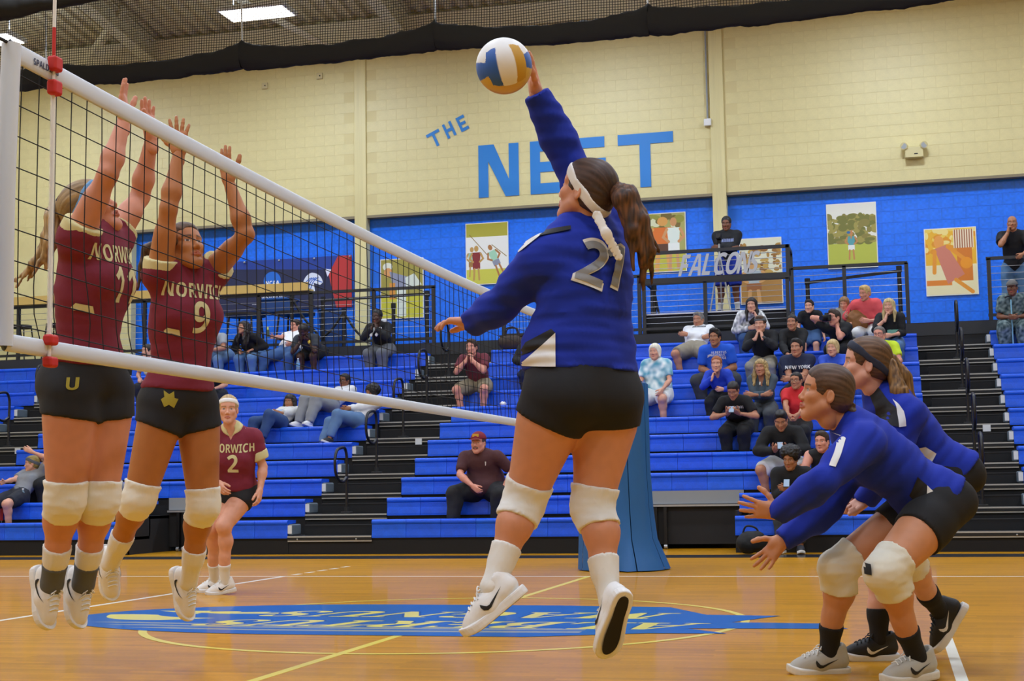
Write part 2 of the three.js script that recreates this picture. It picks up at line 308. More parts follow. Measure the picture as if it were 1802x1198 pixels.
function aisle(x0, x1, label) {
  const t = thing('aisle_stairs', label, 'stairs', [x0, 0, Z1]), w = x1 - x0, c = w / 2;
  for (let k = 1; k <= ROWS; k++) {
    const y = deckY(k), z = seatZ(k) - Z1, b = w - 0.004;
    mesh('step', bx(b, 0.05, RUN + 0.04, c, y - 0.025, z - RUN / 2 - 0.02), deckMat, t);
    mesh('riser', bx(b, RISE - 0.03, 0.03, c, y - 0.05 - (RISE - 0.05) / 2, z - 0.05), riserMat, t);
    mesh('nosing', bx(b, 0.018, 0.03, c, y - 0.008, z - 0.01), nosingMat, t);
    mesh('nosing', bx(b, 0.018, 0.012, c, y - 0.062, z - 0.015), nosingMat, t);
    if (k < ROWS) { mesh('half_step', bx(w - 0.16, 0.128, 0.3, c + 0.05, y + 0.064, z - RUN + 0.16), mat0, t); mesh('half_step_edge', bx(w - 0.16, 0.012, 0.02, c + 0.05, y + 0.134, z - RUN + 0.305), M.darkgrey, t); }
  }
  mesh('front_skirt', bx(w, deckY(1) - 0.06, 0.04, c, (deckY(1) - 0.06) / 2, -0.06), M.black, t);
  for (const f of [0.12, 0.82]) mesh('bolt', new THREE.SphereGeometry(0.012, 6, 4).translate(w * f, deckY(1) - 0.04, 0.0), M.alu, t);
  if (c) mesh('step_tag', bx(0.1, 0.09, 0.004, c + 0.25, deckY(6) - 0.06, seatZ(6) - Z1 + 0.004), tagMat, t);
  return t;
}
const mat0 = riserMat;
aisle(-11.598, -10.396, 'black bleacher stairs at the far left with pale step edges');
aisle(-4.912, -3.768, 'black bleacher stairs in the middle with pale step edges');
aisle(3.087, 4.176, 'black bleacher stairs on the right with pale step edges');
function handrail(x, k, lab) {
  const t = thing('handrail', lab, 'handrail', [x, deckY(k), seatZ(k) - 0.1]);
  const r = 0.02, H = 0.86;
  mesh('post', cyl([0, 0, 0], [0, 0.5, 0.0], r), M.blackGloss, t);
  const P = [[0, 0.48, 0], [0, H - 0.1, 0.0], [0, H, 0.06], [0, H + 0.005, 0.2], [0, H - 0.04, 0.36], [0, H - 0.16, 0.42], [0, H - 0.32, 0.4], [0, 0.45, 0.3], [0, 0.42, 0.14], [0, 0.48, 0.01]];
  mesh('grip_loop', tube(P, r, 48, 8), M.blackGloss, t);
  mesh('base_plate', rbx(0.13, 0.03, 0.12, 0.008, 0, 0.015, 0), M.black, t); mesh('collar', cyl([0, 0.02, 0], [0, 0.09, 0], 0.033), M.black, t);
}
const ord = ['lowest', 'second lowest', 'third lowest', 'fourth lowest', 'topmost'];
[2, 4, 6, 8, 10].forEach((k, i) => {
  handrail(-10.98, k, ord[i] + ' black loop handrail in the far left stairs');
  handrail(-4.36, k, ord[i] + ' black loop handrail in the middle stairs');
  handrail(3.66, k, ord[i] + ' black loop handrail in the right stairs');
});
// ---------------------------------------------------------------- walkway behind the top row
const MZ = 3.3, RZ = -20.0;
const walk = structure('trim', bx(33, 0.2, 2.3, -1, MZ - 0.1, -21.0), M.darkgrey, 'raised walkway behind the top row', 'walkway');
mesh('fascia', bx(33, 0.42, 0.04, -1, MZ - 0.2, RZ + 0.12), M.black, walk);
function railing(x0, x1, label, posts, opt = {}) {
  const t = thing('railing', label, 'railing', [x0, MZ, RZ]), L = x1 - x0, top = opt.top ?? 1.0;
  mesh('top_rail', bx(L, 0.05, 0.05, L / 2, top, 0), M.steelPost, t); mesh('bottom_rail', bx(L, 0.045, 0.045, L / 2, 0.1, 0), M.steelPost, t);
  for (const f of posts) mesh('post', bx(0.06, top, 0.05, f * L, top / 2, 0), M.steelPost, t);
  for (let i = 1; i <= 7; i++) mesh('cable', cyl([0, 0.1 + i * (top - 0.12) / 8, 0], [L, 0.1 + i * (top - 0.12) / 8, 0], 0.0045, 0.0045, 5), M.alu, t);
  return t;
}
const r1 = railing(-13.6, -4.92, 'black cable railing behind the top row on the left', [0.06, 0.22, 0.36, 0.5, 0.62, 0.735, 0.87, 0.996]);
mesh('drink_shelf', bx(6.3, 0.035, 0.26, 3.2, 1.06, -0.05), mat(0xd9b763, 0.55), r1).userData.label = 'pale wooden shelf';
mesh('shelf_edge', bx(6.3, 0.15, 0.02, 3.2, 1.11, 0.09), mat(0xd9b763, 0.55), r1).userData.label = 'pale wooden edge board';
railing(-3.7, -1.3, 'black cable railing hidden behind the attacker', [0, 0.5, 0.98]);
const rc = railing(-1.28, 1.12, 'tall black cable railing carrying the FALCONS letters', [0.004, 0.43, 0.99], { top: 0.86 });
railing(1.16, 3.0, 'black cable railing on the right above the boy in black', [0.005, 0.46, 0.99]);
railing(4.2, 8, 'black cable railing in front of the standing bald man', [0.01, 0.4, 0.8]);
mesh('upper_rail', bx(2.44, 0.055, 0.05, 1.2, 1.375, 0), M.steelPost, rc); mesh('upper_beam', bx(2.44, 0.09, 0.06, 1.2, 0.9, 0), M.steelPost, rc);
for (const x of [0.02, 2.4]) { mesh('upper_post', bx(0.07, 0.52, 0.05, x, 1.14, 0), M.steelPost, rc); mesh('return_rail', bx(0.05, 0.05, 0.8, x, 1.375, -0.4), M.steelPost, rc); mesh('return_rail', bx(0.05, 0.05, 0.8, x, 0.9, -0.4), M.steelPost, rc); mesh('return_post', bx(0.05, 1.38, 0.05, x, 0.69, -0.8), M.steelPost, rc); }
for (let i = 1; i <= 4; i++) mesh('cable', cyl([0, 0.93 + i * 0.088, 0], [2.4, 0.93 + i * 0.088, 0], 0.006, 0.006, 5), M.alu, rc);
{
  const lm = mat(0xb9bcbe, 0.45, { metalness: 0.2 });
  'FALCONS'.split('').forEach((c, i) => {
    const sh = textShapes(c, 0.36); let g = new THREE.ExtrudeGeometry(sh, { depth: 0.02, bevelEnabled: false });
    g.applyMatrix4(new THREE.Matrix4().set(0.64, 0.26, 0, 0, 0, 1, 0, 0, 0, 0, 1, 0, 0, 0, 0, 1));
    const o = mesh('letter_' + c.toLowerCase(), g, lm, rc); o.position.set(0.57 + i * 0.192, 0.955, 0.04);
  });
}
const cab = thing('platform_step', 'long black box step with a pale top edge under the FALCONS railing', 'platform', [-0.1, MZ, RZ - 0.02]);
mesh('box', bx(2.4, 0.36, 1.8, 0, 0.18, -0.98), M.black, cab); mesh('top_edge', bx(2.4, 0.025, 0.05, 0, 0.352, -0.06), M.white, cab);
// small furniture on the walkway
function stanchion(x, z, h, lab, straps) {
  const t = thing('stanchion', lab, 'stanchion', [x, MZ, z]);
  mesh('base', new THREE.CylinderGeometry(0.16, 0.17, 0.03, 20).translate(0, 0.015, 0), M.black, t);
  mesh('post', cyl([0, 0.03, 0], [0, h, 0], 0.035, 0.035, 12), M.blackGloss, t); mesh('head', cyl([0, h - 0.03, 0], [0, h + 0.07, 0], 0.045, 0.045, 12), M.black, t);
  for (const [dx, dy, sag] of straps) mesh('belt', sag ? tube([[0, h, 0.01], [dx * 0.5, (h + dy) / 2 - sag, 0.02], [dx, dy, 0]], 0.022, 16, 6) : bar([0, h, 0.01], [dx, dy, 0], 0.008, 0.05), M.black, t);
}
stanchion(1.4, -20.35, 0.8, 'black belt stanchion behind the boy in black', [[1.47, 0.92, 0]]);
stanchion(2.87, -20.4, 0.94, 'black belt stanchion behind the blond woman in black', []);
stanchion(-5.2, -20.4, 0.92, 'black belt stanchion at the end of the left railing', []);
stanchion(-5.86, -20.5, 0.74, 'black stanchion behind the man with the white towel', []);
stanchion(-7.76, -20.4, 0.98, 'black stanchion with a hanging rope left of the red banner end', [[0.5, 0.3, 0.05]]);
stanchion(-7.2, -20.5, 0.92, 'black stanchion in front of the red banner end', [[2.0, 0.95, 0]]);
stanchion(-6.78, -20.45, 0.68, 'black stanchion with two drooping ropes by the pilaster', [[0.45, 0.12, 0.05], [-0.42, 0.22, 0.05]]);
stanchion(-1.16, -20.4, 0.82, 'black stanchion with a looped strap left of the man on the walkway', [[0.16, 0.2, 0.12]]);
function stool(x, lab) {
  const t = thing('bar_stool', lab, 'stool', [x, MZ, -20.75]);
  mesh('seat', new THREE.CylinderGeometry(0.19, 0.19, 0.06, 20).translate(0, 0.73, 0), M.black, t);
  for (const [a, b] of [[-1, -1], [1, -1], [1, 1], [-1, 1]]) mesh('leg', cyl([a * 0.13, 0.71, b * 0.13], [a * 0.2, 0, b * 0.2], 0.013), M.black, t);
  mesh('foot_ring', new THREE.TorusGeometry(0.22, 0.01, 6, 24).rotateX(Math.PI / 2).translate(0, 0.28, 0), M.black, t);
}
stool(-13.5, 'black bar stool under the wooden shelf at the left edge'); stool(-12.75, 'black bar stool under the wooden shelf next to the blocker');
function pubTable(x, z, lab) {
  const t = thing('pub_table', lab, 'table', [x, MZ, z]);
  mesh('table_top', new THREE.CylinderGeometry(0.38, 0.38, 0.05, 28).translate(0, 0.78, 0), mat(0x2a2220, 0.5), t);
  for (const [a, b] of [[-1, -1], [1, -1], [1, 1], [-1, 1]]) mesh('leg', cyl([a * 0.22, 0.76, b * 0.22], [a * 0.28, 0, b * 0.28], 0.02), mat(0x3a3230, 0.6), t);
  mesh('foot_rail', bx(0.5, 0.03, 0.5, 0, 0.3, 0), mat(0x3a3230, 0.6), t);
}
pubTable(-8.95, -21, 'dark round pub table behind the woman in the black cardigan'); pubTable(-8.0, -21.1, 'dark round pub table behind the woman in white');
{
  const t = thing('tote_bin', 'blue plastic bin standing on the pub table', 'bin', [-8.3, MZ + 0.805, -21.05]); mesh('body', rbx(0.62, 0.24, 0.4, 0.03, 0, 0.1, 0), mat(0x12407e, 0.5), t); mesh('rim', rbx(0.68, 0.05, 0.44, 0.02, 0, 0.24, 0), mat(0x1a4f96, 0.5), t);
  const u = thing('trash_can', 'blue recycling can behind the man in dark grey', 'bin', [-7.3, MZ, -21.2]); mesh('body', new THREE.CylinderGeometry(0.25, 0.2, 0.82, 20).translate(0, 0.41, 0), mat(0x123f80, 0.5), u); mesh('rim', new THREE.TorusGeometry(0.25, 0.018, 6, 24).rotateX(Math.PI / 2).translate(0, 0.82, 0), mat(0x1b4d93, 0.5), u);
}
// ---------------------------------------------------------------- prints on the wall
function person2d(g, x, y, h, c, skin) { // little painted athlete for the posters
  g.fillStyle = skin; g.beginPath(); g.ellipse(x, y + h * 0.09, h * 0.065, h * 0.085, 0, 0, 7); g.fill();
  g.fillStyle = c[0]; g.beginPath(); g.moveTo(x - h * 0.13, y + h * 0.2); g.lineTo(x + h * 0.13, y + h * 0.2); g.lineTo(x + h * 0.1, y + h * 0.52); g.lineTo(x - h * 0.1, y + h * 0.52); g.fill();
  g.fillStyle = c[1]; g.fillRect(x - h * 0.11, y + h * 0.5, h * 0.22, h * 0.17);
  g.strokeStyle = skin; g.lineWidth = h * 0.055; g.lineCap = 'round';
  for (const s of [-1, 1]) { g.beginPath(); g.moveTo(x + s * h * 0.13, y + h * 0.23); g.lineTo(x + s * h * 0.2, y + h * 0.38); g.lineTo(x + s * h * 0.1, y + h * 0.47); g.stroke(); g.beginPath(); g.moveTo(x + s * h * 0.06, y + h * 0.67); g.lineTo(x + s * h * 0.08, y + h * 0.98); g.stroke(); }
}
function poster(x0, y1, x1, y0, draw, label) {
  const w = x1 - x0, h = y1 - y0, t = thing('poster', label, 'poster', [(x0 + x1) / 2, (y0 + y1) / 2, BZ + 0.014]);
  mesh('board', bx(w, h, 0.02, 0, 0, 0), mat(0xeeece0, 0.6), t);
  const g = new THREE.PlaneGeometry(w - 0.03, h - 0.03).translate(0, 0, 0.0115);
  mesh('print', g, new THREE.MeshStandardMaterial({ map: canvasTex(256, Math.round(256 * h / w), draw), roughness: 0.5 }), t);
}
const grass = (g, w, h, top, bot, y) => { g.fillStyle = top; g.fillRect(0, 0, w, h); g.fillStyle = bot; g.fillRect(0, h * y, w, h); };
const speck = (g, w, h, cols, n, y0, y1, s) => { for (let i = 0; i < n; i++) { g.fillStyle = cols[i % cols.length]; g.beginPath(); g.ellipse(rnd() * w, h * (y0 + rnd() * (y1 - y0)), s * (0.5 + rnd()), s * (0.4 + rnd() * 0.7), 0, 0, 7); g.fill(); } };
poster(-6.68, 5.18, -5.82, 4.03, (g, w, h) => { // baseball
  grass(g, w, h, '#a59a45', '#cfc83a', 0.62); g.fillStyle = '#e9ead8'; g.beginPath(); g.ellipse(w * 0.16, h * 0.12, w * 0.12, h * 0.07, 0, 0, 7); g.fill();
  g.fillStyle = '#e0a060'; g.beginPath(); g.ellipse(w * 0.17, h * 0.22, w * 0.1, h * 0.08, 0, 0, 7); g.fill();
  g.fillStyle = '#8f94ad'; g.beginPath(); g.moveTo(w * 0.2, h * 0.2); g.lineTo(w * 0.62, h * 0.3); g.lineTo(w * 0.6, h * 0.5); g.lineTo(w * 0.3, h * 0.52); g.fill();
  g.fillStyle = '#dfe6d9'; g.beginPath(); g.moveTo(w * 0.58, h * 0.32); g.lineTo(w * 0.8, h * 0.25); g.lineTo(w * 0.98, h * 0.45); g.lineTo(w * 0.6, h * 0.5); g.fill(); g.fillRect(w * 0.38, h * 0.5, w * 0.22, h * 0.48);
  g.fillStyle = '#d8923c'; g.fillRect(w * 0.2, h * 0.4, w * 0.14, h * 0.28);
}, 'yellow baseball poster with a stooping fielder, left of the lacrosse poster');
poster(-4.98, 5.77, -4.15, 4.6, (g, w, h) => { // lacrosse
  g.fillStyle = '#b4ad3a'; g.fillRect(0, 0, w, h * 0.22); g.fillStyle = '#f0efe6'; g.fillRect(0, h * 0.22, w, h * 0.55); g.fillStyle = '#d2cf4e'; g.fillRect(0, h * 0.76, w, h * 0.24);
  person2d(g, w * 0.13, h * 0.38, h * 0.5, ['#9fc4a8', '#a7783e'], '#c59a52'); person2d(g, w * 0.24, h * 0.36, h * 0.58, ['#8c2a2c', '#8c2a2c'], '#c59a52');
  g.save(); g.translate(w * 0.55, h * 0.36); g.rotate(-0.4); person2d(g, 0, 0, h * 0.55, ['#a8d8b8', '#8e93a6'], '#b2763e'); g.restore();
  g.strokeStyle = '#8a6a24'; g.lineWidth = 4; g.beginPath(); g.moveTo(w * 0.08, h * 0.18); g.lineTo(w * 0.5, h * 0.52); g.stroke(); g.beginPath(); g.moveTo(w * 0.62, h * 0.36); g.lineTo(w * 0.97, h * 0.56); g.stroke();
}, 'lacrosse poster with three players below THE NEST lettering');
poster(-1.66, 5.75, -0.82, 4.66, (g, w, h) => { // soccer, referee
  grass(g, w, h, '#b2ad62', '#c9c242', 0.7); speck(g, w, h, ['#7c6a30', '#dfe0b8', '#9b9a40'], 30, 0, 0.5, 26);
  g.save(); g.scale(1.5, 1); person2d(g, w * 0.33, h * 0.05, h * 0.95, ['#e27422', '#5f3a22'], '#e2a452'); g.restore(); person2d(g, w * 0.74, h * 0.07, h * 0.9, ['#e6efe0', '#f2f4ea'], '#d59a62');
}, 'soccer poster with an orange referee and a player in white, beside the ponytail');
poster(0.13, 5.19, 0.88, 4.0, (g, w, h) => {
  grass(g, w, h, '#e9e6c8', '#b98742', 0.55); speck(g, w, h, ['#b98a3c', '#9c6b2c', '#cfa650'], 60, 0.1, 0.6, 18);
  g.save(); g.translate(w * 0.32, h * 0.36); g.scale(1.9, 1.2); person2d(g, 0, 0, h * 0.55, ['#b9c4c6', '#a96a3c'], '#dfa868'); g.restore();
}, 'tan poster of a runner in grey, partly behind the FALCONS railing');
poster(1.68, 5.72, 2.54, 4.56, (g, w, h) => { // golf
  grass(g, w, h, '#eceadb', '#bcc24a', 0.62); speck(g, w, h, ['#8f8440', '#a69a4c', '#7a7a36'], 120, 0.18, 0.6, 20); person2d(g, w * 0.48, h * 0.42, h * 0.46, ['#5aa3a8', '#eef0e8'], '#c98a52');
  g.strokeStyle = '#c98a52'; g.lineWidth = 7; g.beginPath(); g.moveTo(w * 0.48, h * 0.54); g.lineTo(w * 0.5, h * 0.42); g.stroke(); g.fillStyle = '#2e6ca8'; g.beginPath(); g.ellipse(w * 0.43, h * 0.45, 10, 7, 0, 0, 7); g.fill();
}, 'golf poster with a swinging player in a teal shirt');
poster(3.33, 5.18, 4.2, 4.0, (g, w, h) => { // basketball
  grass(g, w, h, '#f0b72c', '#f3e6b4', 0.55); speck(g, w, h, ['#f2cf58', '#e99a22', '#f7e08a'], 60, 0, 0.35, 18); g.fillStyle = '#e8862a'; g.fillRect(0, h * 0.78, w * 0.5, h * 0.08);
  g.fillStyle = '#f4e3c2'; g.fillRect(w * 0.56, h * 0.02, w * 0.4, h * 0.28); g.fillStyle = '#a55c32'; for (let i = 0; i < 8; i++) g.fillRect(w * (0.58 + i * 0.048), h * 0.02, w * 0.02, h * 0.28); g.fillStyle = '#dd7d22'; g.fillRect(w * 0.62, h * 0.3, w * 0.3, h * 0.5);
  g.fillStyle = '#f0a24a'; g.beginPath(); g.ellipse(w * 0.27, h * 0.2, w * 0.1, h * 0.1, 0, 0, 7); g.fill(); g.fillStyle = '#d6826a'; g.beginPath(); g.moveTo(w * 0.18, h * 0.3); g.lineTo(w * 0.42, h * 0.24); g.lineTo(w * 0.76, h * 0.7); g.lineTo(w * 0.42, h * 0.84); g.fill();
  g.strokeStyle = '#ee9a2c'; g.lineWidth = 20; g.lineCap = 'round'; g.beginPath(); g.moveTo(w * 0.44, h * 0.27); g.lineTo(w * 0.75, h * 0.46); g.stroke(); g.beginPath(); g.moveTo(w * 0.18, h * 0.34); g.lineTo(w * 0.16, h * 0.66); g.stroke(); g.beginPath(); g.moveTo(w * 0.58, h * 0.78); g.lineTo(w * 0.9, h * 0.97); g.stroke();
  g.fillStyle = '#f39a1c'; g.beginPath(); g.arc(w * 0.8, h * 0.53, w * 0.12, 0, 7); g.fill();
}, 'orange basketball poster with a dribbling player, near the right stairs');
{ // division banner
  const w = 3.9, h = 1.0, t = thing('banner', 'long navy banner with a round blue logo and a red end', 'banner', [-9.21, 4.8, BZ + 0.02]);
  const g = new THREE.PlaneGeometry(w, h, 48, 6), p = g.attributes.position; for (let i = 0; i < p.count; i++) p.setZ(i, 0.012 + 0.012 * Math.sin(p.getX(i) * 5.1)); g.computeVertexNormals();
  mesh('cloth', g, new THREE.MeshStandardMaterial({ side: THREE.DoubleSide, roughness: 0.6, map: canvasTex(1560, 400, (c, W, H) => {
    c.fillStyle = '#22284e'; c.fillRect(0, 0, W, H); c.fillStyle = '#1d3f9a'; c.beginPath(); c.moveTo(W * 0.1, 0); c.lineTo(W, 0); c.lineTo(W * 0.9, H * 0.26); c.lineTo(W * 0.3, H * 0.14); c.fill();
    c.fillStyle = '#c23434'; c.beginPath(); c.moveTo(W * 0.93, 0); c.lineTo(W, 0); c.lineTo(W, H); c.lineTo(W * 0.92, H); c.lineTo(W * 0.88, H * 0.35); c.fill(); c.beginPath(); c.moveTo(0, 0); c.lineTo(W * 0.08, 0); c.lineTo(0, H * 0.5); c.fill();
    c.fillStyle = '#eef'; c.beginPath(); c.moveTo(W * 0.86, H * 0.24); c.lineTo(W * 0.895, H * 0.26); c.lineTo(W * 0.875, H * 0.4); c.fill();
    c.fillStyle = '#1f6fd6'; c.beginPath(); c.arc(W * 0.58, H * 0.42, H * 0.18, 0, 7); c.fill(); c.fillStyle = '#fff'; c.textAlign = 'center'; c.font = 'bold 44px sans-serif'; c.fillText('NCAA', W * 0.58, H * 0.5);
    c.font = 'bold 40px sans-serif'; c.fillText('DIVISION III', W * 0.57, H * 0.78); c.globalAlpha = 0.75; for (let i = 0; i < 26; i++) c.fillRect(W * 0.47 + i * 12, H * 0.855, 7 + (i * 5) % 4, 8); c.globalAlpha = 1;
    c.fillStyle = '#e8eefc'; c.beginPath(); c.moveTo(W * 0.735, H * 0.72); c.quadraticCurveTo(W * 0.735, H * 0.34, W * 0.79, H * 0.3); c.quadraticCurveTo(W * 0.84, H * 0.32, W * 0.85, H * 0.5); c.lineTo(W * 0.835, H * 0.55); c.lineTo(W * 0.8, H * 0.5); c.lineTo(W * 0.81, H * 0.72); c.fill();
    c.strokeStyle = '#2a62c8'; c.lineWidth = 7; for (let i = 0; i < 4; i++) { c.beginPath(); c.moveTo(W * (0.745 + i * 0.012), H * 0.68); c.quadraticCurveTo(W * (0.745 + i * 0.014), H * 0.45, W * (0.79 + i * 0.012), H * 0.4); c.stroke(); } c.beginPath(); c.moveTo(W * 0.8, H * 0.43); c.lineTo(W * 0.846, H * 0.5); c.stroke();
  }) }), t);
  for (let i = 0; i < 5; i++) mesh('grommet', new THREE.SphereGeometry(0.022, 8, 6).translate(-1.0 + i * 0.73, h / 2 - 0.03, 0.03), M.alu, t);
}
{ // emergency light, conduit, small wall plates
  const t = thing('emergency_light', 'beige two-headed emergency light on the cream wall', 'light', [3.22, 6.5, WZ + 0.07]); const c = mat(0xd8cc94, 0.5);
  mesh('battery_box', rbx(0.31, 0.19, 0.13, 0.015, 0, 0, 0), c, t); mesh('label_plate', bx(0.06, 0.02, 0.004, 0.03, -0.03, 0.066), M.darkgrey, t);
  for (const s of [-1, 1]) { const h = mesh('lamp_head', cyl([s * 0.15, 0.13, -0.02], [s * 0.17, 0.11, 0.09], 0.055, 0.065, 16), c, t); mesh('lens', cyl([s * 0.17, 0.11, 0.088], [s * 0.171, 0.1095, 0.092], 0.05, 0.05, 16), mat(0xaeb4b4, 0.2), h); mesh('arm', cyl([s * 0.12, 0.06, 0], [s * 0.15, 0.13, 0], 0.015), c, t); }
  const u = thing('conduit', 'thin grey conduit ending in a box, right of the lettering', 'conduit', [-0.35, 7.32, WZ + 0.03]); mesh('pipe', cyl([0, 0.06, 0], [0, 2.1, 0], 0.016), M.greyPanel, u); mesh('junction_box', rbx(0.13, 0.13, 0.08, 0.012, 0, 0, 0.01), M.white, u);
  for (const [x, y, lab] of [[-9.0, 8.73, 'small cream wall plate below the curtain, left one'], [-7.85, 8.83, 'small cream wall plate below the curtain, right one'], [-13.1, 6.28, 'small cream wall plate seen through the net at the left']]) {
    const k = thing('wall_plate', lab, 'wall plate', [x, y, WZ + 0.02]); mesh('plate', rbx(0.12, 0.12, 0.02, 0.006, 0, 0, 0), mat(0xd6ca9c, 0.5), k); mesh('socket', cyl([0.01, 0, 0.01], [0.01, 0, 0.016], 0.014), M.darkgrey, k);
  }
}
// ---------------------------------------------------------------- rolled-up divider curtain of black mesh
{
  const meshTex = dataTex(64, 64, (u, v) => ((u * 8) % 1 < 0.2 || (v * 8) % 1 < 0.2) ? 255 : 0, 1, 1, false);
  const cloth = new THREE.MeshStandardMaterial({ color: 0x1d1c18, roughness: 1, metalness: 0, side: THREE.DoubleSide });
  const net = new THREE.MeshStandardMaterial({ color: 0x33322c, roughness: 0.95, side: THREE.DoubleSide, alphaMap: meshTex, transparent: true, alphaTest: 0 });
  function curtain(z, ys, xs, label, rad, hang) {
    const t = thing('divider_curtain', label, 'curtain', [0, 0, z]);
    for (let i = 0; i < xs.length - 1; i++) {
      const N = 72, R = 16, pos = [], idx = [];
      for (let a = 0; a <= N; a++) {
        const f = a / N, x = xs[i] + (xs[i + 1] - xs[i]) * f, sag = 4 * f * (1 - f);
        const cy = ys[i] + (ys[i + 1] - ys[i]) * f - 0.13 * Math.pow(sag, 0.55), r = rad * (1 - 0.32 * Math.pow(sag, 0.6));
        for (let b = 0; b < R; b++) {
          const th = b / R * Math.PI * 2, w = 1 + 0.25 * n3(x * 2.2, th * 1.6, i * 3 + z) + 0.12 * n3(x * 9, Math.cos(th) * 3, Math.sin(th) * 3);
          pos.push(x, cy + Math.sin(th) * r * 1.15 * w, Math.cos(th) * r * 0.8 * w);
        }
      }
      for (let a = 0; a < N; a++) for (let b = 0; b < R; b++) { const p = a * R + b, q = a * R + (b + 1) % R; idx.push(p, q, p + R, q, q + R, p + R); }
      const g = new THREE.BufferGeometry(); g.setAttribute('position', new THREE.Float32BufferAttribute(pos, 3)); g.setIndex(idx); g.computeVertexNormals(); mesh('rolled_mesh', g, cloth, t);
      const sp = [], si = [], su = []; const H = hang;
      for (let a = 0; a <= 24; a++) { const f = a / 24, x = xs[i] + (xs[i + 1] - xs[i]) * f, sag = 4 * f * (1 - f), cy = ys[i] + (ys[i + 1] - ys[i]) * f - 0.1 * Math.pow(sag, 0.8); const top = ys[i] + 0.45 * Math.pow(Math.abs(2 * f - 1), 1.6) * 0 + H; for (let b = 0; b <= 4; b++) { const y = cy + (top - cy) * b / 4; sp.push(x, y, 0.05 * Math.sin(x * 3 + b)); su.push(x * 3, y * 3); } }
      for (let a = 0; a < 24; a++) for (let b = 0; b < 4; b++) { const p = a * 5 + b; si.push(p, p + 5, p + 1, p + 1, p + 5, p + 6); }
      const sg = new THREE.BufferGeometry(); sg.setAttribute('position', new THREE.Float32BufferAttribute(sp, 3)); sg.setAttribute('uv', new THREE.Float32BufferAttribute(su, 2)); sg.setIndex(si); sg.computeVertexNormals(); mesh('hanging_mesh', sg, net, t);
    }
    for (let i = 1; i < xs.length - 1; i++) mesh('lift_strap', cyl([xs[i], ys[i] - 0.1, 0], [xs[i] - 0.05, ys[i] + hang, 0], 0.014), M.alu, t);
  }
  curtain(-17, [7.72, 7.76, 7.77, 7.8, 7.72, 7.86], [-14.2, -10.7, -7.17, -3.93, -0.61, 4.2], 'rolled black mesh divider curtain swagged along the back wall', 0.2, 1.75);
  curtain(-13.2, [7.55, 7.58, 7.95], [-12.6, -9.2, -5.6], 'black mesh divider curtain at the top left corner', 0.2, 2.2);
}
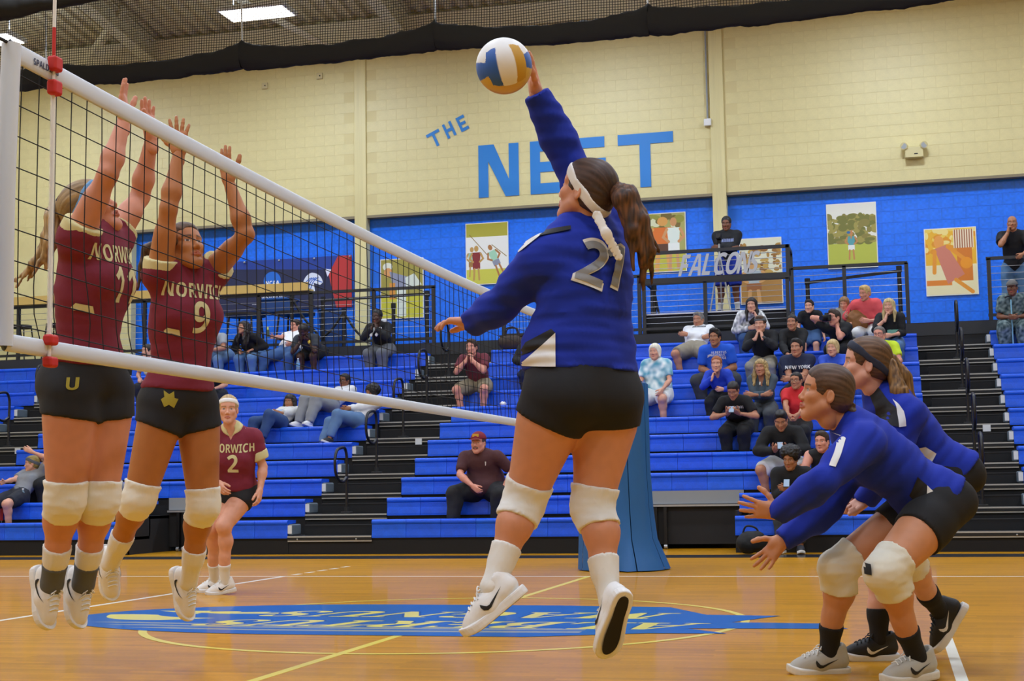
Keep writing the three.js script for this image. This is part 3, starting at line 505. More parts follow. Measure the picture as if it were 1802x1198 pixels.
// ---------------------------------------------------------------- volleyball net, posts, antennas, ball
{
  const zN = 0.235, zF = -9.35, yT = (z) => 2.245 - 0.075 * Math.max(0, 1 - Math.pow((z + 4.5) / 4.75, 2)), yB = (z) => 1.255 + 0.0 * z;
  const t = thing('volleyball_net', 'volleyball net with white tapes and black square mesh', 'net', [0, 0, 0]);
  const band = (f0, f1, r, name) => { // wrapped tape: flat oval section along z
    const pos = [], idx = [], N = 96, R = 12;
    for (let i = 0; i <= N; i++) { const z = zN + (zF - zN) * i / N, a = f0(z), b = f1(z); for (let k = 0; k < R; k++) { const th = k / R * 2 * Math.PI; pos.push(r * Math.cos(th) * (1 + 0.25 * n3(z * 4, k, 1)), (a + b) / 2 + (a - b) / 2 * Math.sin(th), z); } }
    for (let i = 0; i < N; i++) for (let k = 0; k < R; k++) { const p = i * R + k, q = i * R + (k + 1) % R; idx.push(p, p + R, q, q, p + R, q + R); }
    const g = new THREE.BufferGeometry(); g.setAttribute('position', new THREE.Float32BufferAttribute(pos, 3)); g.setIndex(idx); g.computeVertexNormals(); return mesh(name, g, mat(0xd6dde4, 0.62, { side: THREE.DoubleSide }), t);
  };
  const tb = band((z) => yT(z), (z) => yT(z) - 0.068, 0.011, 'top_tape'); band((z) => yB(z) + 0.056, (z) => yB(z), 0.013, 'bottom_tape');
  mesh('side_tape', tube([[0, 2.23, zN - 0.01], [0.004, 1.75, zN + 0.015], [0, 1.27, zN + 0.005]], 0.03, 16, 10), mat(0xd6dde4, 0.62), t);
  mesh('side_tape', cyl([0, 1.27, zF], [0, 2.23, zF], 0.025), M.white, t);
  mesh('top_cable', cyl([0, 2.23, 1.0], [0, 2.23, zN], 0.006), M.black, t); mesh('top_cable', cyl([0, 2.235, zF], [0, 2.235, -10], 0.006), M.black, t);
  mesh('bottom_cord', cyl([0, 1.28, 1.0], [0, 1.28, zN], 0.006), M.white, t); mesh('bottom_cord', cyl([0, 1.28, zF], [0, 1.28, -10], 0.006), M.white, t);
  const cords = [];
  for (let n = 0; n < 96; n++) { const z = 0.166 - 0.1 * n; if (z < zF) break; const j = () => (rnd() - 0.5) * 0.012; cords.push(tube([[0, yT(z) - 0.06, z + j()], [j(), 1.9, z + j() * 0.7], [j(), 1.6, z], [j() * 2, 1.4, z - 0.012 + j()], [0, 1.305, z - 0.03 + j()]], 0.0021, 10, 4)); }
  for (let r = 0; r < 9; r++) { const P = []; for (let z = zN; z > zF; z -= 0.3) P.push([(rnd() - 0.5) * 0.006, yT(z) - 0.1 - 0.1 * r * (1 - 0.075 * 0) + (rnd() - 0.5) * 0.004, z]); P.push([0, yT(zF) - 0.1 - 0.1 * r, zF]); cords.push(tube(P, 0.0021, 120, 4)); }
  const nm = mesh('netting', merge(cords), M.cord, t); nm.userData = { kind: 'stuff', label: 'black square mesh cords' };
  { const g = new THREE.ShapeGeometry(textShapes('SPALDING', 0.022)); g.rotateY(Math.PI / 2); g.translate(0.0125, yT(0.05) - 0.045, 0.12); mesh('lettering', g, mat(0x2b3350, 0.6, { side: THREE.DoubleSide }), tb); }
  function antenna(z, lab) {
    const a = thing('net_antenna', lab, 'antenna', [0.014, 0, z]); const wm = mat(0xf1efe8, 0.5);
    for (let i = 0; i < 19; i++) { const y = 1.25 + i * 0.1, redB = y > 2.2 ? i % 2 === 0 : false; mesh(redB ? 'red_band' : 'white_band', cyl([0, y, 0], [0, y + 0.1, 0], 0.006), redB ? M.red : wm, a); }
    for (const [y, h] of [[2.225, 0.05], [2.145, 0.05], [1.31, 0.035], [1.238, 0.035]]) mesh('clip', rbx(0.035, h, 0.05, 0.01, 0.005, y, 0), M.red, a);
    mesh('sleeve', rbx(0.005, 0.86, 0.03, 0.002, -0.006, 1.73, -0.01), new THREE.MeshPhysicalMaterial({ color: 0xffffff, roughness: 0.3, transmission: 0.85, thickness: 0 }), a);
  }
  antenna(0.005, 'red and white antenna standing on the net at the left'); antenna(-9.0, 'red and white antenna at the far end of the net behind the attacker');
}
function netPost(z, lab, padLab) {
  const t = thing('net_post', lab, 'post', [0, 0, z]); mesh('pole', cyl([0, 0, 0], [0, 2.35, 0], 0.05, 0.05, 16), M.alu, t); mesh('winch', rbx(0.1, 0.16, 0.1, 0.02, 0, 1.2, z > 0 ? 0.08 : -0.08), M.darkgrey, t); mesh('cap', cyl([0, 2.35, 0], [0, 2.38, 0], 0.055), M.black, t); mesh('floor_plate', cyl([0, 0, 0], [0, 0.015, 0], 0.13), M.alu, t);
  const p = thing('post_pad', padLab, 'pad', [0, 0, z]); const pm = mat(0x1c5f9f, 0.5, { bumpMap: fabricBump, bumpScale: 0.002 });
  // octagonal wrap, flaring at the floor
  const N = 8, lv = [[0.01, 1.5], [0.1, 1.4], [0.3, 1.15], [0.6, 1.06], [1.0, 1], [1.5, 1], [1.80, 1], [1.82, 0.93]];
  for (let i = 0; i < N; i++) {
    const a0 = (i / N) * 2 * Math.PI + 0.2, a1 = ((i + 1) / N) * 2 * Math.PI + 0.2, pos = [], idx = [];
    lv.forEach(([y, s]) => { for (let k = 0; k <= 4; k++) { const f = k / 4, a = a0 + (a1 - a0) * (0.015 + f * 0.97), fl = 1 + (s - 1) * (Math.cos(a) > 0.2 ? 1 : 0.12), r = 0.335 * fl * (1 + 0.05 * Math.sin(f * Math.PI)) + 0.006 * n3(Math.cos(a) * 4, y * 5, Math.sin(a) * 4); pos.push(Math.cos(a) * r, y, Math.sin(a) * r); } });
    for (let j = 0; j < lv.length - 1; j++) for (let k = 0; k < 4; k++) { const q = j * 5 + k; idx.push(q, q + 5, q + 1, q + 1, q + 5, q + 6); }
    const g = new THREE.BufferGeometry(); g.setAttribute('position', new THREE.Float32BufferAttribute(pos, 3)); g.setIndex(idx); g.computeVertexNormals(); const m2 = pm.clone(); m2.side = THREE.DoubleSide; mesh('pad_panel', g, m2, p);
  }
  mesh('core', cyl([0, 0.01, 0], [0, 1.83, 0], 0.3, 0.3, 16), mat(0x15406d, 0.7), p);
}
netPost(-10.05, 'grey net post inside the blue pad behind the attacker', 'blue padded wrap flaring at the floor around the far net post');
netPost(1.15, 'grey net post left of the picture', 'blue padded wrap around the near net post, out of view');
{ // ball at the hitter's hand
  const t = thing('volleyball', 'white, blue and gold volleyball above the attacker', 'ball', [1.287, 2.391, -1.012]);
  const g = new THREE.IcosahedronGeometry(0.1055, 24), pos = g.attributes.position, v = V(0, 0, 0), pg = [[], [], [], [], [], []];
  const P = g.toNonIndexed ? g : g;
  const q = new THREE.Quaternion().setFromEuler(new THREE.Euler(0.25, 0.35, 0.15));
  for (let i = 0; i < pos.count; i += 3) {
    const c = V(0, 0, 0); for (let k = 0; k < 3; k++) c.add(v.fromBufferAttribute(pos, i + k)); c.normalize();
    const ax = Math.abs(c.x) > Math.abs(c.y) && Math.abs(c.x) > Math.abs(c.z) ? 0 : Math.abs(c.y) > Math.abs(c.z) ? 1 : 2;
    const s = ax === 0 ? c.y / Math.abs(c.x) : ax === 1 ? c.z / Math.abs(c.y) : c.x / Math.abs(c.z);
    const stripe = s < -0.34 ? 0 : s > 0.34 ? 2 : 1, sg = (ax === 0 ? c.x : ax === 1 ? c.y : c.z) > 0 ? 1 : 0;
    const col = ax === 1 ? (sg ? (stripe === 0 ? 3 : 0) : (stripe === 1 ? 2 : 4)) : ax === 0 ? (stripe === 0 ? 4 : stripe === 1 ? 1 : 0) : stripe === 0 ? 1 : stripe === 1 ? 0 : 2;
    for (let k = 0; k < 3; k++) { v.fromBufferAttribute(pos, i + k); pg[Math.min(col, 5)].push(v.x, v.y, v.z); }
  }
  ['#ececea', '#2c5fb4', '#c99a2e', '#9aa0a6', '#d9b24a'].forEach((h, i) => { if (!pg[i].length) return; const gg = new THREE.BufferGeometry(); gg.setAttribute('position', new THREE.Float32BufferAttribute(pg[i], 3)); const nn = []; for (let k = 0; k < pg[i].length; k += 3) { const l = Math.hypot(pg[i][k], pg[i][k + 1], pg[i][k + 2]); nn.push(pg[i][k] / l, pg[i][k + 1] / l, pg[i][k + 2] / l); } gg.setAttribute('normal', new THREE.Float32BufferAttribute(nn, 3)); mesh('panel', gg, mat(h, 0.5), t).quaternion.copy(q); });
}
// ---------------------------------------------------------------- figures: distance fields meshed with surface nets
const A3 = (v) => [v.x, v.y, v.z];
const lerp3 = (a, b, t) => [a[0] + (b[0] - a[0]) * t, a[1] + (b[1] - a[1]) * t, a[2] + (b[2] - a[2]) * t];
const add3 = (a, b, s = 1) => [a[0] + b[0] * s, a[1] + b[1] * s, a[2] + b[2] * s];
const sub3 = (a, b) => [a[0] - b[0], a[1] - b[1], a[2] - b[2]];
const dot3 = (a, b) => a[0] * b[0] + a[1] * b[1] + a[2] * b[2];
const len3 = (a) => Math.hypot(a[0], a[1], a[2]);
const nrm3 = (a) => { const l = len3(a) || 1; return [a[0] / l, a[1] / l, a[2] / l]; };
const crs3 = (a, b) => [a[1] * b[2] - a[2] * b[1], a[2] * b[0] - a[0] * b[2], a[0] * b[1] - a[1] * b[0]];
const orth = (v, n) => nrm3(add3(v, n, -dot3(v, n)));
// tapered capsule; q < 1 flattens it along the unit vector n; cut = list of [nx, ny, nz, c] half spaces kept where n.p < c
function cap(a, b, ra, rb, o = {}) {
  const ba = sub3(b, a), r = Math.max(ra, rb);
  return { t: 0, a, ba, l2: dot3(ba, ba) || 1e-9, ra, rb, k: o.k ?? 0.03, q: o.q, n: o.n, cut: o.cut, neg: o.neg,
    lo: [0, 1, 2].map((i) => Math.min(a[i], b[i]) - r), hi: [0, 1, 2].map((i) => Math.max(a[i], b[i]) + r) };
}
function ell(c, r, o = {}) {
  const R = Math.max(...r);
  return { t: 1, c, r, B: o.B ?? [[1, 0, 0], [0, 1, 0], [0, 0, 1]], k: o.k ?? 0.03, cut: o.cut, neg: o.neg, lo: c.map((x) => x - R), hi: c.map((x) => x + R) };
}
function primD(p, x, y, z) {
  let d;
  if (p.t === 0) {
    const a = p.a, ba = p.ba, dx = x - a[0], dy = y - a[1], dz = z - a[2];
    let h = (dx * ba[0] + dy * ba[1] + dz * ba[2]) / p.l2; h = h < 0 ? 0 : h > 1 ? 1 : h;
    let vx = dx - ba[0] * h, vy = dy - ba[1] * h, vz = dz - ba[2] * h; const r = p.ra + (p.rb - p.ra) * h;
    if (p.q) {
      const n = p.n, c = vx * n[0] + vy * n[1] + vz * n[2], e = c * (1 / p.q - 1), e2 = c * (1 / (p.q * p.q) - 1);
      const l = Math.hypot(vx + n[0] * e, vy + n[1] * e, vz + n[2] * e), g = Math.hypot(vx + n[0] * e2, vy + n[1] * e2, vz + n[2] * e2);
      d = g > 1e-9 ? (l - r) * Math.min(1, l / g) : -r;
    } else d = Math.sqrt(vx * vx + vy * vy + vz * vz) - r;
  } else {
    const c = p.c, B = p.B, r = p.r, dx = x - c[0], dy = y - c[1], dz = z - c[2];
    const u = (dx * B[0][0] + dy * B[0][1] + dz * B[0][2]) / r[0], v = (dx * B[1][0] + dy * B[1][1] + dz * B[1][2]) / r[1], w = (dx * B[2][0] + dy * B[2][1] + dz * B[2][2]) / r[2];
    const k0 = Math.sqrt(u * u + v * v + w * w), k1 = Math.hypot(u / r[0], v / r[1], w / r[2]); d = k1 > 1e-9 ? k0 * (k0 - 1) / k1 : -Math.min(...r);
  }
  if (p.cut) for (const c of p.cut) { const e = x * c[0] + y * c[1] + z * c[2] - c[3]; if (e > d) d = e; }
  return d;
}
function fieldD(list, x, y, z) {
  let d = 10;
  for (let i = 0; i < list.length; i++) { const p = list[i]; if (p.neg) continue; const e = primD(p, x, y, z), h = p.k - Math.abs(d - e); d = Math.min(d, e) - (h > 0 ? h * h / (4 * p.k) : 0); }
  for (let i = 0; i < list.length; i++) { const p = list[i]; if (!p.neg) continue; const e = -primD(p, x, y, z), h = p.k - Math.abs(d - e); d = Math.max(d, e) + (h > 0 ? h * h / (4 * p.k) : 0); }
  return d;
}
function sdfMesh(prims, cell, o = {}) {
  const off = o.off ?? 0, pad = off + cell * 2.6 + (o.amp ?? 0), lo = [1e9, 1e9, 1e9], hi = [-1e9, -1e9, -1e9];
  for (const p of prims) if (!p.neg) for (let i = 0; i < 3; i++) { lo[i] = Math.min(lo[i], p.lo[i] - pad); hi[i] = Math.max(hi[i], p.hi[i] + pad); }
  const nx = Math.ceil((hi[0] - lo[0]) / cell) + 1, ny = Math.ceil((hi[1] - lo[1]) / cell) + 1, nz = Math.ceil((hi[2] - lo[2]) / cell) + 1;
  const F = new Float32Array(nx * ny * nz).fill(1), B = 6, hd = B * cell * 0.87, sx = 1, sy = nx, sz = nx * ny, act = [], live = [];
  const disp = o.disp, clip = o.clip;
  const f = (L, x, y, z) => { let d = fieldD(L, x, y, z) - off; if (disp) d -= disp(x, y, z); if (clip) d = Math.max(d, clip(x, y, z)); return d; };
  for (let k0 = 0; k0 < nz; k0 += B) for (let j0 = 0; j0 < ny; j0 += B) for (let i0 = 0; i0 < nx; i0 += B) {
    const cx = lo[0] + (i0 + B / 2) * cell, cy = lo[1] + (j0 + B / 2) * cell, cz = lo[2] + (k0 + B / 2) * cell; act.length = 0; let any = false;
    for (const p of prims) { const m = hd + p.k + pad; if (cx > p.lo[0] - m && cx < p.hi[0] + m && cy > p.lo[1] - m && cy < p.hi[1] + m && cz > p.lo[2] - m && cz < p.hi[2] + m) { act.push(p); if (!p.neg) any = true; } }
    if (!any) continue;
    const dc = f(act, cx, cy, cz); if (dc > hd * 1.6 + cell) continue;
    const i1 = Math.min(i0 + B, nx), j1 = Math.min(j0 + B, ny), k1 = Math.min(k0 + B, nz), deep = dc < -hd * 1.8 - cell;
    for (let k = k0; k < k1; k++) for (let j = j0; j < j1; j++) for (let i = i0; i < i1; i++) F[i + j * sy + k * sz] = deep ? -1 : f(act, lo[0] + i * cell, lo[1] + j * cell, lo[2] + k * cell);
    if (!deep) live.push(i0, j0, k0);
  }
  const id = new Int32Array(nx * ny * nz).fill(-1), P = [], Q = [];
  const C = [0, sx, sy, sx + sy, sz, sx + sz, sy + sz, sx + sy + sz], E = [[0, 1], [2, 3], [4, 5], [6, 7], [0, 2], [1, 3], [4, 6], [5, 7], [0, 4], [1, 5], [2, 6], [3, 7]];
  for (let b = 0; b < live.length; b += 3) {
    for (let k = Math.max(0, live[b + 2] - 1); k < Math.min(live[b + 2] + B, nz - 1); k++) for (let j = Math.max(0, live[b + 1] - 1); j < Math.min(live[b + 1] + B, ny - 1); j++) for (let i = Math.max(0, live[b] - 1); i < Math.min(live[b] + B, nx - 1); i++) {
      const n = i + j * sy + k * sz; if (id[n] >= 0) continue; let m = 0; for (let c = 0; c < 8; c++) if (F[n + C[c]] < 0) m |= 1 << c; if (m === 0 || m === 255) continue;
      let x = 0, y = 0, z = 0, q = 0;
      for (const [a, c] of E) { const fa = F[n + C[a]], fb = F[n + C[c]]; if ((fa < 0) === (fb < 0)) continue; const t = fa / (fa - fb); x += (a & 1) + ((c & 1) - (a & 1)) * t; y += ((a >> 1) & 1) + (((c >> 1) & 1) - ((a >> 1) & 1)) * t; z += (a >> 2) + ((c >> 2) - (a >> 2)) * t; q++; }
      id[n] = P.length / 3; P.push(lo[0] + (i + x / q) * cell, lo[1] + (j + y / q) * cell, lo[2] + (k + z / q) * cell); Q.push(n);
    }
  }
  const I = [];
  for (const n of Q) {
    const s0 = F[n] < 0;
    for (const [a, u, v] of [[sx, sy, sz], [sy, sz, sx], [sz, sx, sy]]) {
      if ((F[n + a] < 0) === s0) continue; const p = id[n], q = id[n - u], r = id[n - u - v], t = id[n - v]; if (q < 0 || r < 0 || t < 0) continue;
      if (s0) I.push(p, q, r, p, r, t); else I.push(p, r, q, p, t, r);
    }
  }
  const g = new THREE.BufferGeometry(); g.setAttribute('position', new THREE.Float32BufferAttribute(P, 3)); g.setIndex(I); g.computeVertexNormals(); return g;
}
// print or badge laid on a surface: shapes in the plane (U, V), pressed along -N on the field
function decal(prims, off, O, U, N, shapes, scaleV = 1, lift = 0.0022, edge = 0.014) {
  N = nrm3(N); U = orth(U, N); const Vv = crs3(N, U);
  let g = new THREE.ShapeGeometry(shapes, 6).toNonIndexed(); g = new TessellateModifier(edge, edge < 0.01 ? 8 : 6).modify(g);
  const p = g.attributes.position, out = [], P = [];
  for (let i = 0; i < p.count; i++) {
    const s = add3(add3(add3(O, U, p.getX(i)), Vv, p.getY(i) * scaleV), N, 0.22); let t = 0, d = 1;
    for (let k = 0; k < 90 && t < 0.8; k++) { const qx = s[0] - N[0] * t, qy = s[1] - N[1] * t, qz = s[2] - N[2] * t; d = fieldD(prims, qx, qy, qz) - off - (prims.disp ? prims.disp(qx, qy, qz) : 0); if (d < 0.0006) break; t += d * 0.8; }
    P.push(d < 0.004 ? add3(s, N, -t + lift) : null);
  }
  for (let i = 0; i < P.length; i += 3) if (P[i] && P[i + 1] && P[i + 2]) out.push(...P[i], ...P[i + 1], ...P[i + 2]);
  let q = new THREE.BufferGeometry(); q.setAttribute('position', new THREE.Float32BufferAttribute(out, 3)); if (out.length) { q = mergeVertices(q, 1e-5); } q.computeVertexNormals(); return q;
}
const poly = (pts) => new THREE.Shape(pts.map((p) => new THREE.Vector2(...p)));
function centred(sh, k = 1) { const g = new THREE.ShapeGeometry(sh); g.computeBoundingBox(); const b = g.boundingBox, cx = (b.min.x + b.max.x) / 2, cy = (b.min.y + b.max.y) / 2; return sh.map((s) => { const f = (v) => new THREE.Vector2((v.x - cx) * k, (v.y - cy) * k); const e = s.extractPoints(8), r = new THREE.Shape(e.shape.map(f)); r.holes = e.holes.map((h) => new THREE.Path(h.map(f))); return r; }); }
const tick = poly([[-0.5, 0.02], [-0.46, 0.12], [-0.36, 0.0], [-0.3, -0.06], [-0.2, -0.08], [0.5, 0.16], [-0.2, -0.19], [-0.34, -0.2], [-0.46, -0.12]]);
// ---- head, hands and shoes are shaped once and placed in every figure
function headPrims(male) {
  const j = male ? 1.07 : 1, m = (x) => [x, [-x[0], x[1], x[2]]], L = [];
  const both = (f) => { for (const s of [1, -1]) L.push(f(s)); };
  L.push(ell([0, 0.038, -0.014], [0.074, 0.083, 0.093], { k: 0.02 }), ell([0, -0.028, 0.026], [0.058 * j, 0.08, 0.061], { k: 0.03 }));
  both((s) => cap([s * 0.052 * j, -0.052, 0.002], [s * 0.012, -0.1, 0.06], 0.022, 0.018, { k: 0.03 }));
  L.push(ell([0, -0.1, male ? 0.063 : 0.058], [0.021 * j, 0.018, 0.019], { k: 0.02 }));
  both((s) => ell([s * 0.037, -0.02, 0.058], [0.024, 0.022, 0.023], { k: 0.02 }));
  both((s) => cap([s * 0.012, 0.024, male ? 0.083 : 0.08], [s * 0.048, 0.024, 0.063], male ? 0.011 : 0.008, male ? 0.009 : 0.008, { k: 0.015 }));
  L.push(ell([0, 0.05, male ? 0.045 : 0.048], [0.054, 0.036, 0.036], { k: 0.03 }));
  both((s) => ell([s * 0.031, 0.003, 0.098], [0.018, 0.012, 0.017], { neg: 1, k: 0.014 }));
  return L;
}
function headPrims2(male) {
  const L = headPrims(male), both = (f) => { for (const s of [1, -1]) L.push(f(s)); };
  both((s) => ell([s * 0.031, 0.004, 0.0715], [0.0135, 0.012, 0.0125], { k: 0.003 }));
  both((s) => cap([s * 0.019, 0.0065, 0.081], [s * 0.044, 0.006, 0.0745], 0.0035, 0.0035, { k: 0.005 }));
  if (male) L.push(cap([0, 0.02, 0.083], [0, -0.03, 0.102], 0.0085, 0.0105, { k: 0.014 }), ell([0, -0.034, 0.1], [0.012, 0.0105, 0.0125], { k: 0.008 })); else L.push(cap([0, 0.014, 0.079], [0, -0.028, 0.098], 0.0075, 0.0088, { k: 0.014 }), ell([0, -0.031, 0.097], [0.0105, 0.0095, 0.011], { k: 0.008 }));
  both((s) => ell([s * 0.012, -0.037, 0.091], [0.0085, 0.008, 0.009], { k: 0.006 }));
  both((s) => cap([0, -0.058, 0.0905], [s * 0.021, -0.0645, 0.079], 0.0058, 0.003, { k: 0.006 }));
  both((s) => cap([0, -0.0715, 0.0875], [s * 0.019, -0.067, 0.079], 0.007, 0.003, { k: 0.006 }));
  L.push(cap([-0.019, -0.0652, 0.087], [0.019, -0.0652, 0.087], 0.0022, 0.0022, { neg: 1, k: 0.003 }));
  both((s) => ell([s * 0.077, -0.008, -0.012], [0.007, 0.028, 0.017], { k: 0.006, B: [[0.94, 0, 0.34 * s], [0, 1, 0], [-0.34 * s, 0, 0.94]] }));
  both((s) => ell([s * 0.085, -0.004, -0.008], [0.006, 0.019, 0.010], { neg: 1, k: 0.006 }));
  L.push(cap([0, -0.02, -0.03], [0, -0.1, -0.032], 0.047, 0.044, { k: 0.025 }));
  return L;
}
function featureMask(g) { // 0 skin, 1 lips, 2 eye white, 3 iris, 4 brow
  const p = g.attributes.position, m = new Uint8Array(p.count);
  for (let i = 0; i < p.count; i++) {
    const x = Math.abs(p.getX(i)), y = p.getY(i), z = p.getZ(i); if (z < 0.05) continue;
    const ex = (x - 0.031) / 0.0135, ey = (y - 0.003) / 0.0052;
    if (ex * ex + ey * ey < 1) m[i] = (x - 0.031) ** 2 + (y - 0.0035) ** 2 < 0.0072 ** 2 ? 3 : 2;
    else if (Math.abs(y - 0.026 + 0.12 * Math.abs(x - 0.034)) < 0.0042 && x > 0.013 && x < 0.053) m[i] = 4;
    else if (x < 0.0235 && y > -0.078 + x * 0.25 && y < -0.0535 - x * 0.28 && z > 0.07) m[i] = 1;
    else if (ey > 0.6 && ey < 1.3 && ex * ex + ey * ey < 1.9) m[i] = 4;
  }
  return m;
}
const headCache = {};
function headGeo(kind, cell) { const k = kind + cell; if (!headCache[k]) { const g = sdfMesh(headPrims2(kind === 'm'), cell); headCache[k] = { g, m: featureMask(g) }; } return headCache[k]; }
const handCache = {};
const poses = { open: [[0.12, 0.1, 0.1, 0.14], 0.10, 0.55], spread: [[0.1, 0.08, 0.1, 0.14], 0.2, 0.85], relaxed: [[0.45, 0.5, 0.55, 0.6], 0.03, 0.4], fist: [[1.35, 1.4, 1.4, 1.35], 0, 0.2], grip: [[0.95, 1.0, 1.0, 1.0], 0.02, 0.5], flat: [[0.2, 0.2, 0.22, 0.25], 0.02, 0.3], point: [[0.15, 0.35, 0.5, 0.6], 0.03, 0.4] };
function handGeo(pose, cell) { // right hand: wrist at 0, fingers +y, palm faces +z, thumb to +x
  const key = pose + cell; if (handCache[key]) return handCache[key]; const [curl, spr, th] = poses[pose], L = [];
  L.push(cap([0, -0.04, 0], [0, 0.012, 0], 0.027, 0.027, { q: 0.78, n: [0, 0, 1], k: 0.02 }));
  for (const [x, w] of [[0.026, 0.019], [0.009, 0.019], [-0.009, 0.018], [-0.025, 0.017]]) L.push(cap([x * 0.5, 0.012, 0], [x, 0.085, -0.001], 0.02, 0.0135, { q: 0.85, n: [0, 0, 1], k: 0.014 }));
  L.push(ell([0.02, 0.035, 0.01], [0.018, 0.03, 0.016], { k: 0.015 }));
  [[0.029, 0.086, 0.068, 0.0092], [0.0105, 0.09, 0.077, 0.0096], [-0.009, 0.087, 0.071, 0.0092], [-0.027, 0.08, 0.055, 0.0083]].forEach(([x, y, l, r], i) => {
    let a = [x, y, -0.001], ang = curl[i] * 0.55; const sp = (1.2 - i * 0.85) * spr; [0.46, 0.3, 0.24].forEach((f, j) => { const d = [Math.sin(sp) * Math.cos(ang), Math.cos(ang) * Math.cos(sp), Math.sin(ang)], b = add3(a, d, l * f); L.push(cap(a, b, r * (1 - 0.07 * j), r * (0.94 - 0.08 * j), { k: 0.004 })); a = b; ang += curl[i] * (j ? 0.75 : 1.0); });
  });
  let a = [0.026, 0.022, 0.004]; for (const [l, d] of [[0.042, [Math.sin(th), Math.cos(th), 0.35]], [0.03, [Math.sin(th * 0.75), Math.cos(th * 0.75), 0.3]], [0.024, [Math.sin(th * 0.5), Math.cos(th * 0.5), 0.3]]]) { const b = add3(a, nrm3(d), l); L.push(cap(a, b, 0.0115, 0.0098, { k: 0.008 })); a = b; }
  return handCache[key] = sdfMesh(L, cell);
}
const shoePrims = [cap([0, -0.03, -0.045], [0, -0.045, 0.05], 0.036, 0.04, { k: 0.03 }), cap([0, -0.045, 0.05], [0, -0.06, 0.135], 0.041, 0.032, { k: 0.04 }), cap([0, -0.02, 0.02], [0, -0.045, 0.11], 0.03, 0.028, { k: 0.03 }), cap([0, 0.012, -0.025], [0, -0.03, -0.02], 0.037, 0.04, { k: 0.02 }), cap([0, 0.02, -0.05], [0, -0.03, -0.052], 0.022, 0.026, { k: 0.02 })].map((p) => ({ ...p, cut: [[0, -1, 0, 0.066]] }));
const shoeCache = {};
function shoeGeo(cell) {
  if (shoeCache[cell]) return shoeCache[cell];
  const up = sdfMesh([...shoePrims, cap([0, 0.06, -0.022], [0, 0.0, -0.02], 0.028, 0.028, { neg: 1, k: 0.006 })], cell);
  const o = new THREE.Shape(), out = [[0, -0.088], [0.026, -0.078], [0.036, -0.045], [0.037, 0.0], [0.044, 0.06], [0.046, 0.1], [0.036, 0.15], [0.012, 0.172], [-0.012, 0.17], [-0.036, 0.145], [-0.044, 0.1], [-0.038, 0.05], [-0.033, 0], [-0.034, -0.045], [-0.025, -0.078]];
  o.setFromPoints(new THREE.CatmullRomCurve3(out.map(([x, z]) => V(x, z, 0)), true).getPoints(40).map((v) => new THREE.Vector2(v.x, v.y)));
  const sole = new THREE.ExtrudeGeometry(o, { depth: 0.016, bevelEnabled: true, bevelThickness: 0.008, bevelSize: 0.004, bevelSegments: 2 }); sole.rotateX(Math.PI / 2); sole.translate(0, -0.064, 0);
  { const p = sole.attributes.position; for (let i = 0; i < p.count; i++) { const z = p.getZ(i); if (z > 0.1) p.setY(i, p.getY(i) + (z - 0.1) ** 2 * 3.2); } sole.computeVertexNormals(); }
  const tread = new THREE.ShapeGeometry(o).rotateX(Math.PI / 2).scale(0.62, 1, 0.86).translate(0, -0.0895, 0.003); { const p = tread.attributes.position; for (let i = 0; i < p.count; i++) { const z = p.getZ(i); if (z > 0.1) p.setY(i, p.getY(i) + (z - 0.1) ** 2 * 3.2); } }
  const laces = []; for (let i = 0; i < 5; i++) { const z = 0.03 + i * 0.018, y = fieldHit(shoePrims, [0, 0.1, z], [0, -1, 0]); laces.push(tube([[-0.022, y - 0.006, z + 0.004], [0, y + 0.003, z], [0.022, y - 0.006, z + 0.004]], 0.0032, 8, 5)); }
  const y0 = fieldHit(shoePrims, [0, 0.1, 0.03], [0, -1, 0]);
  for (const s of [-1, 1]) laces.push(tube([[0, y0 + 0.003, 0.03], [s * 0.014, y0 + 0.018, 0.034], [s * 0.03, y0 + 0.006, 0.045], [s * 0.012, y0 + 0.005, 0.033]], 0.0026, 14, 5), tube([[0, y0 + 0.003, 0.03], [s * 0.02, y0 + 0.004, 0.05], [s * 0.032, y0 - 0.015, 0.06]], 0.0024, 8, 5));
  const sw = (s) => decal(shoePrims, 0, [s * 0.0, -0.03, 0.02], [0, 0, -s * 1], [s, 0, 0], [poly(tick.getPoints().map((v) => [(s > 0 ? 1 : -1) * v.x * 0.1 * s, v.y * 0.1]))], 1, 0.0016);
  return shoeCache[cell] = { up, sole, tread, laces: merge(laces), ticks: [sw(1), sw(-1)] };
}
function fieldHit(L, o, d) { let t = 0; for (let i = 0; i < 60; i++) { const e = fieldD(L, o[0] + d[0] * t, o[1] + d[1] * t, o[2] + d[2] * t); if (e < 0.0005) break; t += e; } return o[1] + d[1] * t; }
const basisM = (x, y, z, o, s = 1) => new THREE.Matrix4().set(x[0] * s, y[0] * s, z[0] * s, o[0], x[1] * s, y[1] * s, z[1] * s, o[1], x[2] * s, y[2] * s, z[2] * s, o[2], 0, 0, 0, 1);
function flipIf(g, M4) { if (M4.determinant() < 0 && g.index) { const a = g.index.array; for (let i = 0; i < a.length; i += 3) { const t = a[i]; a[i] = a[i + 1]; a[i + 1] = t; } } return g; }
const placed = (g, M4) => { const c = flipIf(g.clone(), M4).applyMatrix4(M4); if (M4.determinant() < 0 && !c.index) { const p = c.attributes.position; for (let i = 0; i < p.count; i += 3) { const x = p.getX(i), y = p.getY(i), z = p.getZ(i); p.setXYZ(i, p.getX(i + 1), p.getY(i + 1), p.getZ(i + 1)); p.setXYZ(i + 1, x, y, z); } c.computeVertexNormals(); } return c; };
